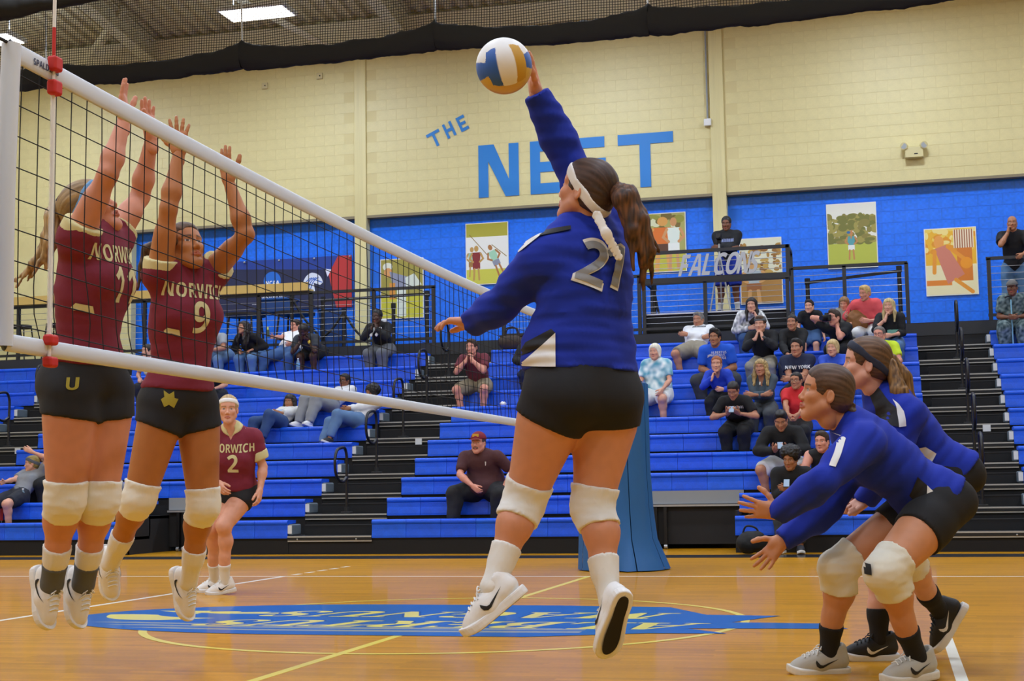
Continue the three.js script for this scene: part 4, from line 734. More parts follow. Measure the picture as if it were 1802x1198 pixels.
// ---- hair in head space
const hairCache = {};
const strandOf = (style) => /pulled|pony|bun/.test(style) ? (x, y, z) => [Math.atan2(x, y + 0.01) * 9, z * 9] : (x, y, z) => [Math.atan2(x, z + 0.02) * 9, y * 9];
function strands(g, style, hex, hex2) { const a = RGB(hex), b = RGB(hex2 ?? hex), p = g.attributes.position, c = new Float32Array(p.count * 3), f = strandOf(style); for (let i = 0; i < p.count; i++) { const [u, v] = f(p.getX(i), p.getY(i), p.getZ(i)), n = Math.min(1, Math.max(0, 0.5 + 0.55 * n3(u * 1.3, v, 0.5) + 0.45 * n3(u * 3.1, v * 1.5, 7.5))), k = 0.84 + 0.32 * n; c[3 * i] = (a.r + (b.r - a.r) * n) * k; c[3 * i + 1] = (a.g + (b.g - a.g) * n) * k; c[3 * i + 2] = (a.b + (b.b - a.b) * n) * k; } g.setAttribute('color', new THREE.BufferAttribute(c, 3)); return g; }
function hairGeo(style, cell) {
  const key = style + cell; if (hairCache[key]) return hairCache[key];
  const L = [], face = (y = 0, w = 1) => [ell([0, -0.032 + y, 0.088], [0.064 * w, 0.09, 0.06], { neg: 1, k: 0.01 }), ell([0, -0.105, 0.085], [0.078 * w, 0.115, 0.085], { neg: 1, k: 0.01 })];
  const scalp = (t, low) => L.push(ell([0, 0.04, -0.016], [0.077 + t, 0.086 + t, 0.095 + t], { k: 0.012, cut: [[0, -1, 0.25, low]] }), ell([0, -0.01, -0.045], [0.069 + t, 0.075, 0.066 + t], { k: 0.02, cut: [[0, -1, 0.25, low]] }), ell([0, 0.07, 0.024], [0.062 + t * 0.6, 0.044 + t * 0.6, 0.058 + t * 0.6], { k: 0.02 }));
  const ears = () => { for (const s of [1, -1]) L.push(ell([s * 0.085, -0.01, 0.0], [0.022, 0.036, 0.026], { neg: 1, k: 0.008 })); };
  let amp = 0.003, fr = [70, 9, 70];
  if (style === 'short') { scalp(0.008, 0.045); L.push(ell([0, 0.105, 0.03], [0.06, 0.03, 0.06], { k: 0.02 })); L.push(...face(0.016)); ears(); amp = 0.004; fr = [60, 30, 60]; }
  else if (style === 'buzz') { scalp(0.004, 0.035); L.push(...face(0.016)); ears(); amp = 0.001; }
  else if (style === 'thick') { scalp(0.014, 0.04); L.push(ell([0, 0.11, 0.04], [0.066, 0.035, 0.06], { k: 0.02 })); L.push(...face(0.016)); ears(); amp = 0.006; fr = [50, 30, 50]; }
  else if (style === 'afro') { L.push(ell([0, 0.07, -0.02], [0.125, 0.105, 0.12], { k: 0.02 })); L.push(...face(0.012, 1.1)); amp = 0.016; fr = [45, 45, 45]; }
  else if (style === 'flat') { L.push(ell([0, 0.055, -0.016], [0.088, 0.095, 0.1], { k: 0.02, cut: [[0, -1, 0.25, 0.03]] })); L.push(...face(0.016)); ears(); amp = 0.006; fr = [60, 60, 60]; }
  else if (style === 'pulled' || style === 'bun' || style === 'pony') {
    scalp(0.006, 0.048); L.push(...face(0.012)); ears(); amp = 0.003; fr = [110, 110, 14];
    if (style === 'bun') L.push(ell([0, 0.135, -0.04], [0.036, 0.034, 0.036], { k: 0.02 }));
    if (style === 'pony') L.push(cap([0, 0.05, -0.11], [0, 0.0, -0.15], 0.024, 0.03, { k: 0.02 }), cap([0, 0.0, -0.15], [0, -0.16, -0.13], 0.032, 0.012, { k: 0.02 }));
  } else if (style === 'bob') { scalp(0.014, 0.09); for (const s of [1, -1]) L.push(cap([s * 0.068, 0.03, -0.01], [s * 0.072, -0.06, 0.0], 0.026, 0.024, { k: 0.03 })); L.push(cap([0, 0, -0.07], [0, -0.07, -0.065], 0.06, 0.05, { k: 0.03, q: 0.6, n: [0, 0, 1] })); L.push(...face()); amp = 0.004; }
  else { // long and curly
    const c = style === 'curly'; scalp(0.012, 0.11); const w = c ? 0.036 : 0.028;
    for (const s of [1, -1]) { L.push(cap([s * 0.066, 0.05, -0.015], [s * (c ? 0.098 : 0.084), -0.1, 0.0], w * 0.9, w, { k: 0.03 }), cap([s * (c ? 0.098 : 0.084), -0.1, 0.0], [s * (c ? 0.1 : 0.085), -0.25, 0.035], w, w * 0.5, { k: 0.03 })); }
    L.push(cap([0, 0.02, -0.075], [0, -0.24, -0.085], 0.085, 0.08, { k: 0.04, q: 0.5, n: [0, 0, 1] })); L.push(...face()); amp = c ? 0.012 : 0.005; fr = c ? [50, 40, 50] : [60, 8, 60];
  }
  const str = strandOf(style), g = sdfMesh(L, cell, { amp, disp: /afro|curly|flat|buzz/.test(style) ? (x, y, z) => amp * n3(x * fr[0] + 3, y * fr[1], z * fr[2]) : (x, y, z) => { const [u, v] = str(x, y, z); return amp * n3(u, v, 3.3); } });
  return hairCache[key] = g;
}
const hairMat = (h) => new THREE.MeshStandardMaterial({ color: 0xffffff, vertexColors: true, roughness: 0.55 });
function streak(g, hex, hex2, f = [90, 8, 90]) { const a = RGB(hex), b = RGB(hex2 ?? hex), p = g.attributes.position, c = new Float32Array(p.count * 3); for (let i = 0; i < p.count; i++) { const n = Math.min(1, Math.max(0, 0.5 + 0.9 * n3(p.getX(i) * f[0], p.getY(i) * f[1], p.getZ(i) * f[2]))), k = 0.8 + 0.4 * n; c[3 * i] = (a.r + (b.r - a.r) * n) * k; c[3 * i + 1] = (a.g + (b.g - a.g) * n) * k; c[3 * i + 2] = (a.b + (b.b - a.b) * n) * k; } g.setAttribute('color', new THREE.BufferAttribute(c, 3)); return g; }
const matCache = {};
function cloth(hex, rough = 0.85) { const k = hex + '_' + rough; return matCache[k] ??= mat(hex, rough, { bumpMap: fabricBump, bumpScale: 0.0006 }); }
const skinMat = new THREE.MeshStandardMaterial({ color: 0xffffff, vertexColors: true, roughness: 0.52 });
const hairM = hairMat();
// ---- body from joints. left is the person's own left; J holds arrays of three
function bodyPrims(J, b) {
  const s = b.s ?? 1, up = nrm3(sub3(J.chest, J.pelvis)), sideP = orth(sub3(J.hL, J.hR), up), fP = crs3(sideP, up), sideC = orth(sub3(J.sL, J.sR), up), fC = crs3(sideC, up), T = b.bulk ?? 1, fem = b.fem;
  const P = { up, fP, fC, sideP, sideC };
  const at = (o, x, y, z, S, F) => add3(add3(add3(o, S, x * s), up, y * s), F, z * s);
  P.torso = [
    ell(at(J.pelvis, 0, 0.0, 0, sideP, fP), [0.158 * T * s * (b.hip ?? 1), 0.125 * s, 0.118 * T * s], { B: [sideP, up, fP], k: 0.05 }),
    cap(at(J.pelvis, 0, 0.06, 0, sideP, fP), at(J.chest, 0, -0.05, 0, sideC, fC), 0.125 * T * s * (b.waist ?? 1), 0.132 * T * s, { q: 0.76, n: fC, k: 0.06 }),
    cap(at(J.chest, 0, -0.06, 0, sideC, fC), at(J.chest, 0, 0.06, 0.0, sideC, fC), 0.148 * T * s, 0.15 * T * s, { q: 0.68, n: fC, k: 0.05 }),
    cap(add3(J.sR, up, -0.015 * s), add3(J.sL, up, -0.015 * s), 0.058 * s, 0.058 * s, { k: 0.05 }),
    cap(add3(J.neck, up, 0.02 * s), lerp3(J.neck, J.sL, 0.8), 0.045 * s, 0.04 * s, { k: 0.05 }), cap(add3(J.neck, up, 0.02 * s), lerp3(J.neck, J.sR, 0.8), 0.045 * s, 0.04 * s, { k: 0.05 }),
  ];
  if (b.belly) P.torso.push(ell(at(J.pelvis, 0, 0.13, 0.05, sideP, fP), [0.17 * T * s, 0.15 * s, (0.1 + 0.07 * b.belly) * T * s], { B: [sideP, up, fP], k: 0.08 }));
  if (fem) for (const e of [1, -1]) P.torso.push(ell(at(J.chest, e * 0.068, -0.01, 0.075 * T, sideC, fC), [0.062 * s * T, 0.062 * s, 0.055 * s], { B: [sideC, up, fC], k: 0.05 }));
  for (const e of [1, -1]) P.torso.push(ell(at(J.pelvis, e * 0.072, -0.055, -0.06, sideP, fP), [0.09 * T * s, 0.1 * s, 0.088 * T * s], { B: [sideP, up, fP], k: 0.05 }));
  P.neck = [cap(add3(J.neck, up, -0.03 * s), add3(J.head, J.hu, -0.06 * s), 0.054 * s * (b.neckR ?? 1), 0.05 * s * (b.neckR ?? 1), { k: 0.04 })];
  const lt = (b.leg ?? 1) * s, rT = 0.09 * lt * T, rK = 0.056 * lt, rC = 0.056 * lt, rA = 0.035 * s, ar = (b.arm ?? 1) * s;
  for (const e of ['L', 'R']) {
    const h = J['h' + e], k = J['k' + e], a = J['a' + e], sd = nrm3(sub3(a, k)), td = nrm3(sub3(k, h)); let bk = orth(add3(td, sd, -1), sd); bk = len3(add3(td, sd, -1)) < 0.12 || isNaN(bk[0]) ? orth(fP.map((v) => -v), sd) : bk.map((v) => -v);
    const c1 = add3(lerp3(k, a, 0.28), bk, 0.022 * s);
    P['thigh' + e] = [cap(h, k, rT, rK, { k: 0.04 }), cap(lerp3(h, k, 0.25), lerp3(h, k, 0.75), rT * 0.93, rK * 1.13, { k: 0.05 }), ell(k, [rK, rK * 1.05, rK], { k: 0.04 })];
    P['shin' + e] = [cap(k, c1, rK * 0.93, rC, { k: 0.035 }), cap(c1, lerp3(k, a, 0.68), rC, rA * 1.12, { k: 0.04 }), cap(lerp3(k, a, 0.55), a, rA * 1.2, rA, { k: 0.03 })];
    P['foot' + e] = [cap(a, add3(add3(a, J['f' + e] ?? fP, 0.035 * s), J['u' + e] ?? [0, 1, 0], -0.04 * s), rA * 0.85, 0.022 * s, { k: 0.02 })];
    const sh = J['s' + e], el = J['e' + e], w = J['w' + e];
    P['arm' + e] = [cap(sh, el, 0.05 * ar, 0.038 * ar, { k: 0.035 }), cap(lerp3(sh, el, 0.1), lerp3(sh, el, 0.6), 0.051 * ar, 0.045 * ar, { k: 0.03 })];
    P['fore' + e] = [cap(el, lerp3(el, w, 0.3), 0.037 * ar, 0.04 * ar, { k: 0.02 }), cap(lerp3(el, w, 0.3), w, 0.04 * ar, 0.0255 * ar, { k: 0.03 })];
  }
  return P;
}
const withCut = (list, cuts, grow = 0) => list.map((p) => ({ ...p, cut: [...(p.cut ?? []), ...cuts], ...(grow ? (p.t ? { r: p.r.map((r) => r + grow) } : { ra: p.ra + grow, rb: p.rb + grow }) : {}), lo: p.lo.map((v) => v - grow), hi: p.hi.map((v) => v + grow) }));
const planeAt = (o, n) => [n[0], n[1], n[2], dot3(n, o)]; // keeps n.p < n.o
let peopleTris = 0;
function figure(o) {
  const J = o.J, b = o.build ?? {}, P = bodyPrims(J, b), s = b.s ?? 1, cb = o.cellBody, cc = o.cellCloth, hs = o.headScale ?? s;
  const t = thing('person', o.label, 'person', o.base, o.group), B = o.base, M0 = (g) => g.translate(-B[0], -B[1], -B[2]);
  const addp = (name, g, m, parent = t, label) => { peopleTris += (g.index ? g.index.count : g.attributes.position.count) / 3; const q = mesh(name, parent === t ? M0(g) : M0(g), m, parent); if (label) q.userData.label = label; return q; };
  // --- body: trunk and limbs, head, hands in one mesh
  const limbs = [...P.torso, ...P.neck]; for (const e of ['L', 'R']) limbs.push(...P['thigh' + e], ...P['shin' + e], ...P['foot' + e], ...P['arm' + e], ...P['fore' + e]);
  const parts = [], skin = RGB(o.skin), cols = [];
  const paint = (g, m) => {
    const n = g.attributes.position.count, c = new Float32Array(n * 3), lip = skin.clone().lerp(RGB(o.lip ?? 0xb04a48), 0.55), wh = RGB(0xc9c2b8), ir = RGB(o.iris ?? 0x2a1b12), br = RGB(o.brow ?? o.hair?.color ?? 0x2a1d14).lerp(skin, 0.25);
    const p = g.attributes.position;
    for (let i = 0; i < n; i++) { let k = m ? m[i] : 0, q = k === 1 ? lip : k === 2 ? wh : k === 3 ? ir : k === 4 ? br : skin; const v = k ? 1 : 1 + 0.07 * n3(p.getX(i) * 30, p.getY(i) * 30, p.getZ(i) * 30); c[3 * i] = q.r * v; c[3 * i + 1] = q.g * v; c[3 * i + 2] = q.b * v; }
    g.setAttribute('color', new THREE.BufferAttribute(c, 3)); if (g.attributes.uv) g.deleteAttribute('uv'); return g;
  };
  parts.push(paint(sdfMesh(limbs, cb)));
  const hz = nrm3(J.hf), hy = orth(J.hu, hz), hx = crs3(hy, hz), HM = basisM(hx, hy, hz, J.head, hs);
  const hd = headGeo(o.male ? 'm' : 'f', o.cellHead ?? 0.0062); parts.push(paint(placed(hd.g, HM), hd.m));
  for (const e of ['L', 'R']) {
    const H = o['hand' + e] ?? {}, w = J['w' + e], fd = nrm3(H.dir ?? sub3(w, J['e' + e])), pn = orth(H.palm ?? (e === 'L' ? crs3(fd, [0, 1, 0.01]) : crs3([0, 1, 0.01], fd)), fd), xx = crs3(fd, pn);
    const mx = e === 'R' ? xx : xx.map((v) => -v); parts.push(paint(placed(handGeo(H.pose ?? 'relaxed', o.cellHand ?? 0.006), basisM(mx, fd, pn, w, (H.s ?? 1) * s))));
  }
  const body = addp('body', mergeGeometries(parts), skinMat);
  // --- clothes
  const fold = (amp, f = 9) => (x, y, z) => amp * (n3(x * f, y * f * 1.6, z * f) + 0.5 * n3(x * f * 2.3, y * f * 2.8, z * f * 2.3));
  const layers = {};
  if (o.top) {
    const T = o.top, off = T.off ?? 0.012, hem = add3(J.pelvis, P.up, (T.hem ?? -0.02) * s), L = [...withCut(P.torso, [planeAt(hem, P.up.map((v) => -v)), planeAt(add3(J.neck, P.up, (T.collar ?? 0.045) * s), P.up)])];
    for (const e of ['L', 'R']) {
      const sl = Array.isArray(T.sleeve) ? T.sleeve[e === 'L' ? 0 : 1] : T.sleeve ?? 0.55; const sh = J['s' + e], el = J['e' + e], w = J['w' + e];
      if (sl > 0) { const d = nrm3(sub3(el, sh)); if (sl <= 1) L.push(...withCut(P['arm' + e], [planeAt(lerp3(sh, el, sl), d)], T.loose ?? 0.006)); else { const d2 = nrm3(sub3(w, el)); L.push(...withCut(P['arm' + e], [], T.loose ?? 0.004), ...withCut(P['fore' + e], [planeAt(lerp3(el, w, sl - 1), d2)], (T.loose ?? 0.004) * 1.2)); } }
    }
    if (T.v) L.push(cap(add3(add3(J.neck, P.fC, 0.06), P.up, 0.02), add3(add3(J.neck, P.fC, 0.1), P.up, -T.v), 0.05, 0.012, { neg: 1, k: 0.006 }));
    if (T.extra) L.push(...T.extra);
    L.disp = T.disp ?? fold(T.fold ?? 0.004); layers.top = L; layers.topOff = off;
    const shirt = addp(T.name ?? 'shirt', sdfMesh(L, T.cell ?? cc, { off, amp: T.fold ?? 0.004, disp: T.disp ?? fold(T.fold ?? 0.004) }), T.mat ?? cloth(T.color), t, T.label);
    layers.shirt = shirt;
  }
  if (o.bottom) {
    const T = o.bottom, off = T.off ?? 0.01, waist = add3(J.pelvis, P.up, (T.waist ?? 0.09) * s), L = [...withCut(P.torso.filter((p, i) => i < 2 || i > 5), [planeAt(waist, P.up)])];
    for (const e of ['L', 'R']) {
      const h = J['h' + e], k = J['k' + e], a = J['a' + e], d = nrm3(sub3(k, h)), ln = T.len ?? 2;
      if (ln <= 1) L.push(...withCut(P['thigh' + e], [planeAt(lerp3(h, k, ln), T.slant ? nrm3(add3(d, P.sideP, (e === 'L' ? -1 : 1) * T.slant)) : d)], T.loose ?? 0.004)); else { L.push(...withCut(P['thigh' + e], [], T.loose ?? 0.003), ...withCut(P['shin' + e], [planeAt(lerp3(k, a, ln - 1), nrm3(sub3(a, k)))], (T.loose ?? 0.003) * 1.4)); }
    }
    if (T.skirt) L.push(...T.skirt(P, J));
    L.disp = T.disp ?? fold(T.fold ?? 0.003); layers.bottom = L; layers.bottomOff = off;
    layers.shorts = addp(T.name ?? (T.len < 1 ? 'shorts' : 'trousers'), sdfMesh(L, T.cell ?? cc, { off, amp: T.fold ?? 0.003, disp: T.disp ?? fold(T.fold ?? 0.003) }), T.mat ?? cloth(T.color), t, T.label);
  }
  for (const e of ['L', 'R']) {
    const k = J['k' + e], a = J['a' + e], h = J['h' + e];
    if (o.sock) { const S = o.sock, d = nrm3(sub3(a, k)), st = lerp3(a, k, S.h ?? 0.3); addp('sock', sdfMesh(withCut([...P['shin' + e], ...P['foot' + e]], [planeAt(st, d.map((v) => -v))]), S.cell ?? cc * 0.8, { off: 0.006, amp: 0.001, disp: S.rib ? (x, y, z) => 0.0012 * Math.sin(dot3([x, y, z], crs3(d, P.fP)) * 420) : null }), cloth(S.color)); if (S.brace) { const a2 = lerp3(a, k, 0.2), g = sdfMesh(withCut([...P['shin' + e], ...P['foot' + e]], [planeAt(a2, d.map((v) => -v))]), cc * 0.8, { off: 0.0105 }); addp('ankle_brace', g, cloth(S.brace)); } }
    if (o.kneepad) { const K = o.kneepad, td = nrm3(sub3(k, h)), sd = nrm3(sub3(a, k)); const L = [...withCut(P['thigh' + e], [planeAt(lerp3(k, h, K.up ?? 0.14), td.map((v) => -v))]), ...withCut(P['shin' + e].slice(0, 2), [planeAt(lerp3(k, a, K.down ?? 0.2), sd)])]; const q = addp('knee_pad', sdfMesh(L, cc * 0.8, { off: 0.0105, amp: 0.004, disp: (x, y, z) => 0.0035 * n3(x * 18, y * 50, z * 18) }), cloth(K.color, 0.9)); layers['pad' + e] = q; layers['padL' + e] = L; }
    if (o.shoe) {
      const S = o.shoe, fd = nrm3(J['f' + e] ?? P.fP), fu = orth(J['u' + e] ?? [0, 1, 0], fd), M4 = basisM(crs3(fu, fd), fu, fd, a, s * (S.s ?? 1)), g = shoeGeo(S.cell ?? 0.009);
      const q = addp(S.name ?? 'shoe', placed(g.up, M4), S.mat ?? mat(S.color, 0.6)); addp('sole', placed(g.sole, M4), mat(S.sole ?? 0xe8e8e4, 0.6), q);
      if (S.detail) { addp('laces', placed(g.laces, M4), mat(S.lace ?? 0xeeeeea, 0.8), q); addp('tread', placed(g.tread, M4), mat(S.tread ?? 0x202020, 0.7, { side: THREE.DoubleSide }), q); for (const k2 of g.ticks) addp('swoosh', placed(k2, M4), mat(S.tick ?? 0x151515, 0.6, { side: THREE.DoubleSide }), q); }
    }
  }
  if (o.hair && o.hair.style !== 'bald') { const g = strands(hairGeo(o.hair.style, o.cellHair ?? 0.0075).clone(), o.hair.style, o.hair.color, o.hair.color2); addp('hair', placed(g, HM), hairM, t); }
  const headXf = (g) => placed(g, HM);
  if (o.extras) o.extras({ t, addp, P, J, HM, headXf, layers, hx, hy, hz, s: hs });
  return { t, P, layers, addp };
}
const glassesGeo = () => merge([...[-1, 1].map((s) => new THREE.TorusGeometry(0.022, 0.0018, 6, 20).translate(s * 0.031, 0.002, 0.096)), cyl([-0.009, 0.004, 0.097], [0.009, 0.004, 0.097], 0.0016), ...[-1, 1].map((s) => cyl([s * 0.053, 0.004, 0.094], [s * 0.083, 0.006, 0.0], 0.0016))]);
const capGeo = (back) => { // baseball cap in head space
  const dome = sdfMesh([ell([0, 0.05, -0.014], [0.09, 0.09, 0.107], { cut: [[0, -1, 0, -0.048]] })], 0.007), brim = new THREE.CylinderGeometry(0.075, 0.078, 0.006, 24, 1, false, -Math.PI / 2, Math.PI).scale(1, 1, 1.05).translate(0, 0.052, 0.075); if (back) brim.rotateY(Math.PI); else brim.rotateX(0.12); return [dome, brim];
};
// joints of the six players, metres
const JOINTS = {
  A: { pelvis: [1.519, 1.191, -1.248], chest: [1.529, 1.606, -1.259], neck: [1.556, 1.786, -1.258], head: [1.551, 1.928, -1.211], hL: [1.428, 1.143, -1.177], hR: [1.6, 1.145, -1.325], kL: [1.277, 0.754, -1.251], kR: [1.528, 0.728, -1.319], aL: [1.182, 0.442, -1.114], aR: [1.613, 0.38, -1.211], sL: [1.405, 1.677, -1.127], sR: [1.593, 1.809, -1.369], eL: [1.204, 1.522, -1.257], wL: [1.052, 1.467, -1.369], eR: [1.45, 2.107, -1.343], wR: [1.364, 2.326, -1.215], hf: [-0.891, 0.362, -0.273], hu: [0.352, 0.929, 0.109], fL: [-0.75, -0.619, 0.233], uL: [-0.598, 0.791, 0.131], fR: [-0.343, -0.901, -0.266], uR: [-0.521, 0.198, -0.83], tail: [[1.657, 1.937, -1.206], [1.721, 1.897, -1.164], [1.761, 1.797, -1.165], [1.786, 1.68, -1.183], [1.769, 1.556, -1.212]], tail2: [[1.657, 1.937, -1.206], [1.707, 1.878, -1.142], [1.742, 1.751, -1.144], [1.762, 1.624, -1.162]], tail3: [[1.674, 1.931, -1.211], [1.745, 1.824, -1.189], [1.801, 1.674, -1.219]], ribbon: [[1.613, 1.817, -1.104], [1.649, 1.744, -1.089], [1.689, 1.66, -1.118]], num: [[1.654, 1.638, -1.029]], hip: [[1.417, 1.3, -1.003]], stripe: [[1.355, 1.719, -1.047]], stripe2: [[1.469, 1.76, -1.072]] },
  D: { pelvis: [-0.44, 1.294, -0.992], chest: [-0.401, 1.664, -0.964], neck: [-0.386, 1.833, -0.951], head: [-0.399, 1.929, -0.937], sR: [-0.377, 1.803, -0.811], sL: [-0.385, 1.844, -1.095], eR: [-0.224, 2.029, -0.764], wR: [-0.195, 2.256, -0.832], eL: [-0.332, 2.034, -1.214], wL: [-0.248, 2.259, -1.15], hR: [-0.459, 1.211, -0.913], hL: [-0.403, 1.22, -1.092], kR: [-0.508, 0.791, -0.965], kL: [-0.441, 0.788, -1.107], aR: [-0.66, 0.453, -1.126], aL: [-0.602, 0.444, -1.267], hf: [0.868, 0.492, -0.065], hu: [-0.457, 0.865, 0.207], fR: [0.207, -0.977, 0.055], uR: [0.94, 0.142, 0.311], fL: [0.207, -0.977, 0.055], uL: [0.94, 0.142, 0.311], tail: [[-0.504, 1.98, -0.926], [-0.567, 1.928, -0.946], [-0.598, 1.835, -0.958], [-0.637, 1.744, -0.957], [-0.716, 1.655, -0.946]], tail2: [[-0.504, 1.98, -0.926], [-0.556, 1.906, -0.92], [-0.557, 1.802, -0.91], [-0.597, 1.69, -0.911]], txt: [[-0.298, 1.741, -0.983]], num: [[-0.28, 1.629, -0.999]], side: [[-0.352, 1.525, -0.784]], logo: [[-0.393, 1.233, -0.803]] },
  E: { pelvis: [-0.508, 1.259, -1.913], chest: [-0.468, 1.634, -1.884], neck: [-0.466, 1.81, -1.866], head: [-0.447, 1.915, -1.84], sR: [-0.524, 1.797, -1.749], sL: [-0.384, 1.828, -1.989], eR: [-0.449, 2.077, -1.687], wR: [-0.418, 2.336, -1.72], eL: [-0.161, 1.973, -1.876], wL: [-0.239, 2.222, -1.861], hR: [-0.547, 1.204, -1.846], hL: [-0.457, 1.209, -1.993], kR: [-0.664, 0.783, -1.839], kL: [-0.44, 0.751, -2.034], aR: [-0.913, 0.488, -2.033], aL: [-0.602, 0.387, -2.207], hf: [0.798, 0.363, 0.481], hu: [-0.286, 0.947, -0.146], fR: [0.133, -0.991, -0.032], uR: [0.705, 0.007, 0.709], fL: [0.232, -0.971, -0.055], uL: [0.9, 0.13, 0.417], tail: [[-0.601, 1.973, -1.898], [-0.661, 1.937, -1.907], [-0.685, 1.859, -1.909], [-0.691, 1.767, -1.917]], txt: [[-0.312, 1.739, -1.706]], num: [[-0.269, 1.64, -1.727]], side: [[-0.445, 1.527, -1.693]], logo: [[-0.467, 1.224, -1.719]] },
  F: { pelvis: [-2.469, 0.848, -6.743], chest: [-2.446, 1.088, -6.672], neck: [-2.451, 1.304, -6.617], head: [-2.449, 1.46, -6.539], sL: [-2.308, 1.244, -6.691], sR: [-2.616, 1.249, -6.612], eL: [-2.25, 1.008, -6.762], wL: [-2.246, 0.827, -6.699], eR: [-2.673, 1.023, -6.568], wR: [-2.533, 0.886, -6.515], hL: [-2.395, 0.801, -6.767], hR: [-2.537, 0.804, -6.73], kL: [-2.494, 0.545, -6.56], kR: [-2.636, 0.526, -6.629], aL: [-2.548, 0.092, -6.697], aR: [-2.738, 0.096, -6.907], hf: [0.364, -0.002, 0.932], hu: [0.015, 1, -0.004], fL: [-0.783, -0.147, 0.605], uL: [0.04, 0.995, 0.093], fR: [-0.818, -0.136, 0.558], uR: [0.04, 0.995, 0.093], txt: [[-2.36, 1.18, -6.425]], badge: [[-2.318, 1.264, -6.427]] },
  B: { pelvis: [2.786, 0.734, -2.244], chest: [2.586, 0.932, -2.172], neck: [2.489, 1.047, -2.114], head: [2.385, 1.18, -2.043], sL: [2.535, 0.976, -1.967], sR: [2.49, 0.962, -2.321], eL: [2.374, 0.817, -1.787], wL: [2.189, 0.695, -1.907], eR: [2.37, 0.704, -2.212], wR: [2.185, 0.576, -2.137], hL: [2.821, 0.688, -2.143], hR: [2.773, 0.704, -2.337], kL: [2.592, 0.453, -1.88], kR: [2.398, 0.451, -2.225], aL: [2.712, 0.094, -2.114], aR: [2.348, 0.084, -2.323], hf: [-0.961, 0.208, 0.183], hu: [0.234, 0.971, 0.04], fL: [-0.802, -0.078, 0.593], uL: [0.04, 0.995, 0.093], fR: [-0.938, 0.005, 0.347], uR: [0.04, 0.995, 0.093], braid: [[2.458, 1.164, -2.042], [2.491, 1.111, -2.056], [2.482, 1.057, -2.049], [2.468, 1.016, -1.998]], hip: [[2.819, 0.741, -1.992]], stripe: [[2.462, 0.965, -1.825]], patch: [[2.542, 0.461, -1.742]] },
  C: { pelvis: [2.86, 0.861, -2.82], chest: [2.692, 1.086, -2.754], neck: [2.617, 1.217, -2.721], head: [2.545, 1.344, -2.637], sL: [2.717, 1.113, -2.55], sR: [2.656, 1.125, -2.896], eL: [2.629, 0.877, -2.5], wL: [2.525, 0.738, -2.57], eR: [2.532, 0.887, -2.785], wR: [2.458, 0.738, -2.678], hL: [2.879, 0.804, -2.728], hR: [2.835, 0.817, -2.912], kL: [2.671, 0.467, -2.605], kR: [2.553, 0.456, -2.835], aL: [2.835, 0.209, -2.933], aR: [2.554, 0.088, -2.822], hf: [-0.994, 0.097, 0.052], hu: [0.118, 0.99, 0.072], fL: [-0.533, -0.844, -0.062], uL: [-0.846, 0.509, 0.158], fR: [-0.954, 0.01, 0.299], uR: [0.04, 0.995, 0.093], tail: [[2.658, 1.369, -2.685], [2.705, 1.284, -2.706], [2.732, 1.153, -2.705], [2.77, 1.036, -2.706]], tail2: [[2.652, 1.344, -2.624], [2.687, 1.213, -2.605], [2.716, 1.072, -2.606], [2.742, 0.988, -2.621]], stripe: [[2.64, 1.139, -2.424]], hip: [[2.811, 0.925, -2.542]] },
};
// ---------------------------------------------------------------- the players
const TOCAM = [0.247, -0.1, 0.964], RIGHT = [0.968, -0.015, -0.25], UPV = [0.04, 0.995, 0.092];
const inHead = (list, cell, o) => sdfMesh(list, cell, o);
function headband(x, color, c = 0.02, w = 0.016, n = [0, 0.81, -0.58], name = 'headband') {
  const cut = [[...n, c + w], [-n[0], -n[1], -n[2], -(c - w)]];
  const g = inHead([ell([0, 0.04, -0.016], [0.0865, 0.0955, 0.1045], { cut, k: 0.02 }), ell([0, -0.01, -0.045], [0.079, 0.084, 0.077], { cut, k: 0.02 }), ell([0, 0.07, 0.024], [0.071, 0.0525, 0.0665], { cut, k: 0.02 })], 0.006);
  return x.addp(name, x.headXf(g), cloth(color, 0.8));
}
function tailGeo(chains, r0, r1, cell, hexA, hexB) {
  const L = [], all = []; for (const ch of chains) for (let j = 0; j < 3; j++) all.push(ch.map((p, i) => { const f = i / (ch.length - 1) * 0.024; return [p[0] + f * Math.sin(j * 2.1 + i), p[1] + f * 0.6 * Math.sin(j * 3.7 + 1), p[2] + f * Math.cos(j * 2.1 + i * 1.3)]; })); chains = all; r0 *= 0.78; r1 *= 0.72;
  for (const ch of chains) for (let i = 0; i < ch.length - 1; i++) { const f = (k) => { const q = k / (ch.length - 1); return (r0 + (r1 - r0) * q) * (0.62 + 0.62 * Math.sin(Math.PI * Math.pow(q, 0.7))); }; L.push(cap(ch[i], ch[i + 1], f(i), f(i + 1), { k: 0.02 })); }
  return streak(sdfMesh(L, cell, { amp: 0.007, disp: (x, y, z) => 0.006 * n3(x * 75, y * 14, z * 75) }), hexA, hexB, [110, 16, 110]);
}
const textDecal = (x, layer, off, s, size, O, U, N, color, name, kv = 1, label) => { const d = x.addp(name, decal(layer, off, O, U, N, centred(textShapes(s, size)), kv), mat(color, 0.7, { side: THREE.DoubleSide }), x.layers.shirt); if (label) d.userData.label = label; return d; };
const shapeDecal = (x, parent, layer, off, pts, k, O, U, N, color, name, lift = 0.0022) => x.addp(name, decal(layer, off, O, U, N, [poly(pts.map(([a, b]) => [a * k, b * k]))], 1, lift, 0.008), mat(color, 0.75, { side: THREE.DoubleSide }), parent);
function collarBand(x, color, r, off = 0.0035) { const c = add3(x.J.neck, x.P.up, 0.02); return x.addp('collar', sdfMesh(x.layers.top, 0.007, { off: x.layers.topOff + off, clip: (a, b, d) => Math.hypot(a - c[0], b - c[1], d - c[2]) - r }), cloth(color), x.layers.shirt); }
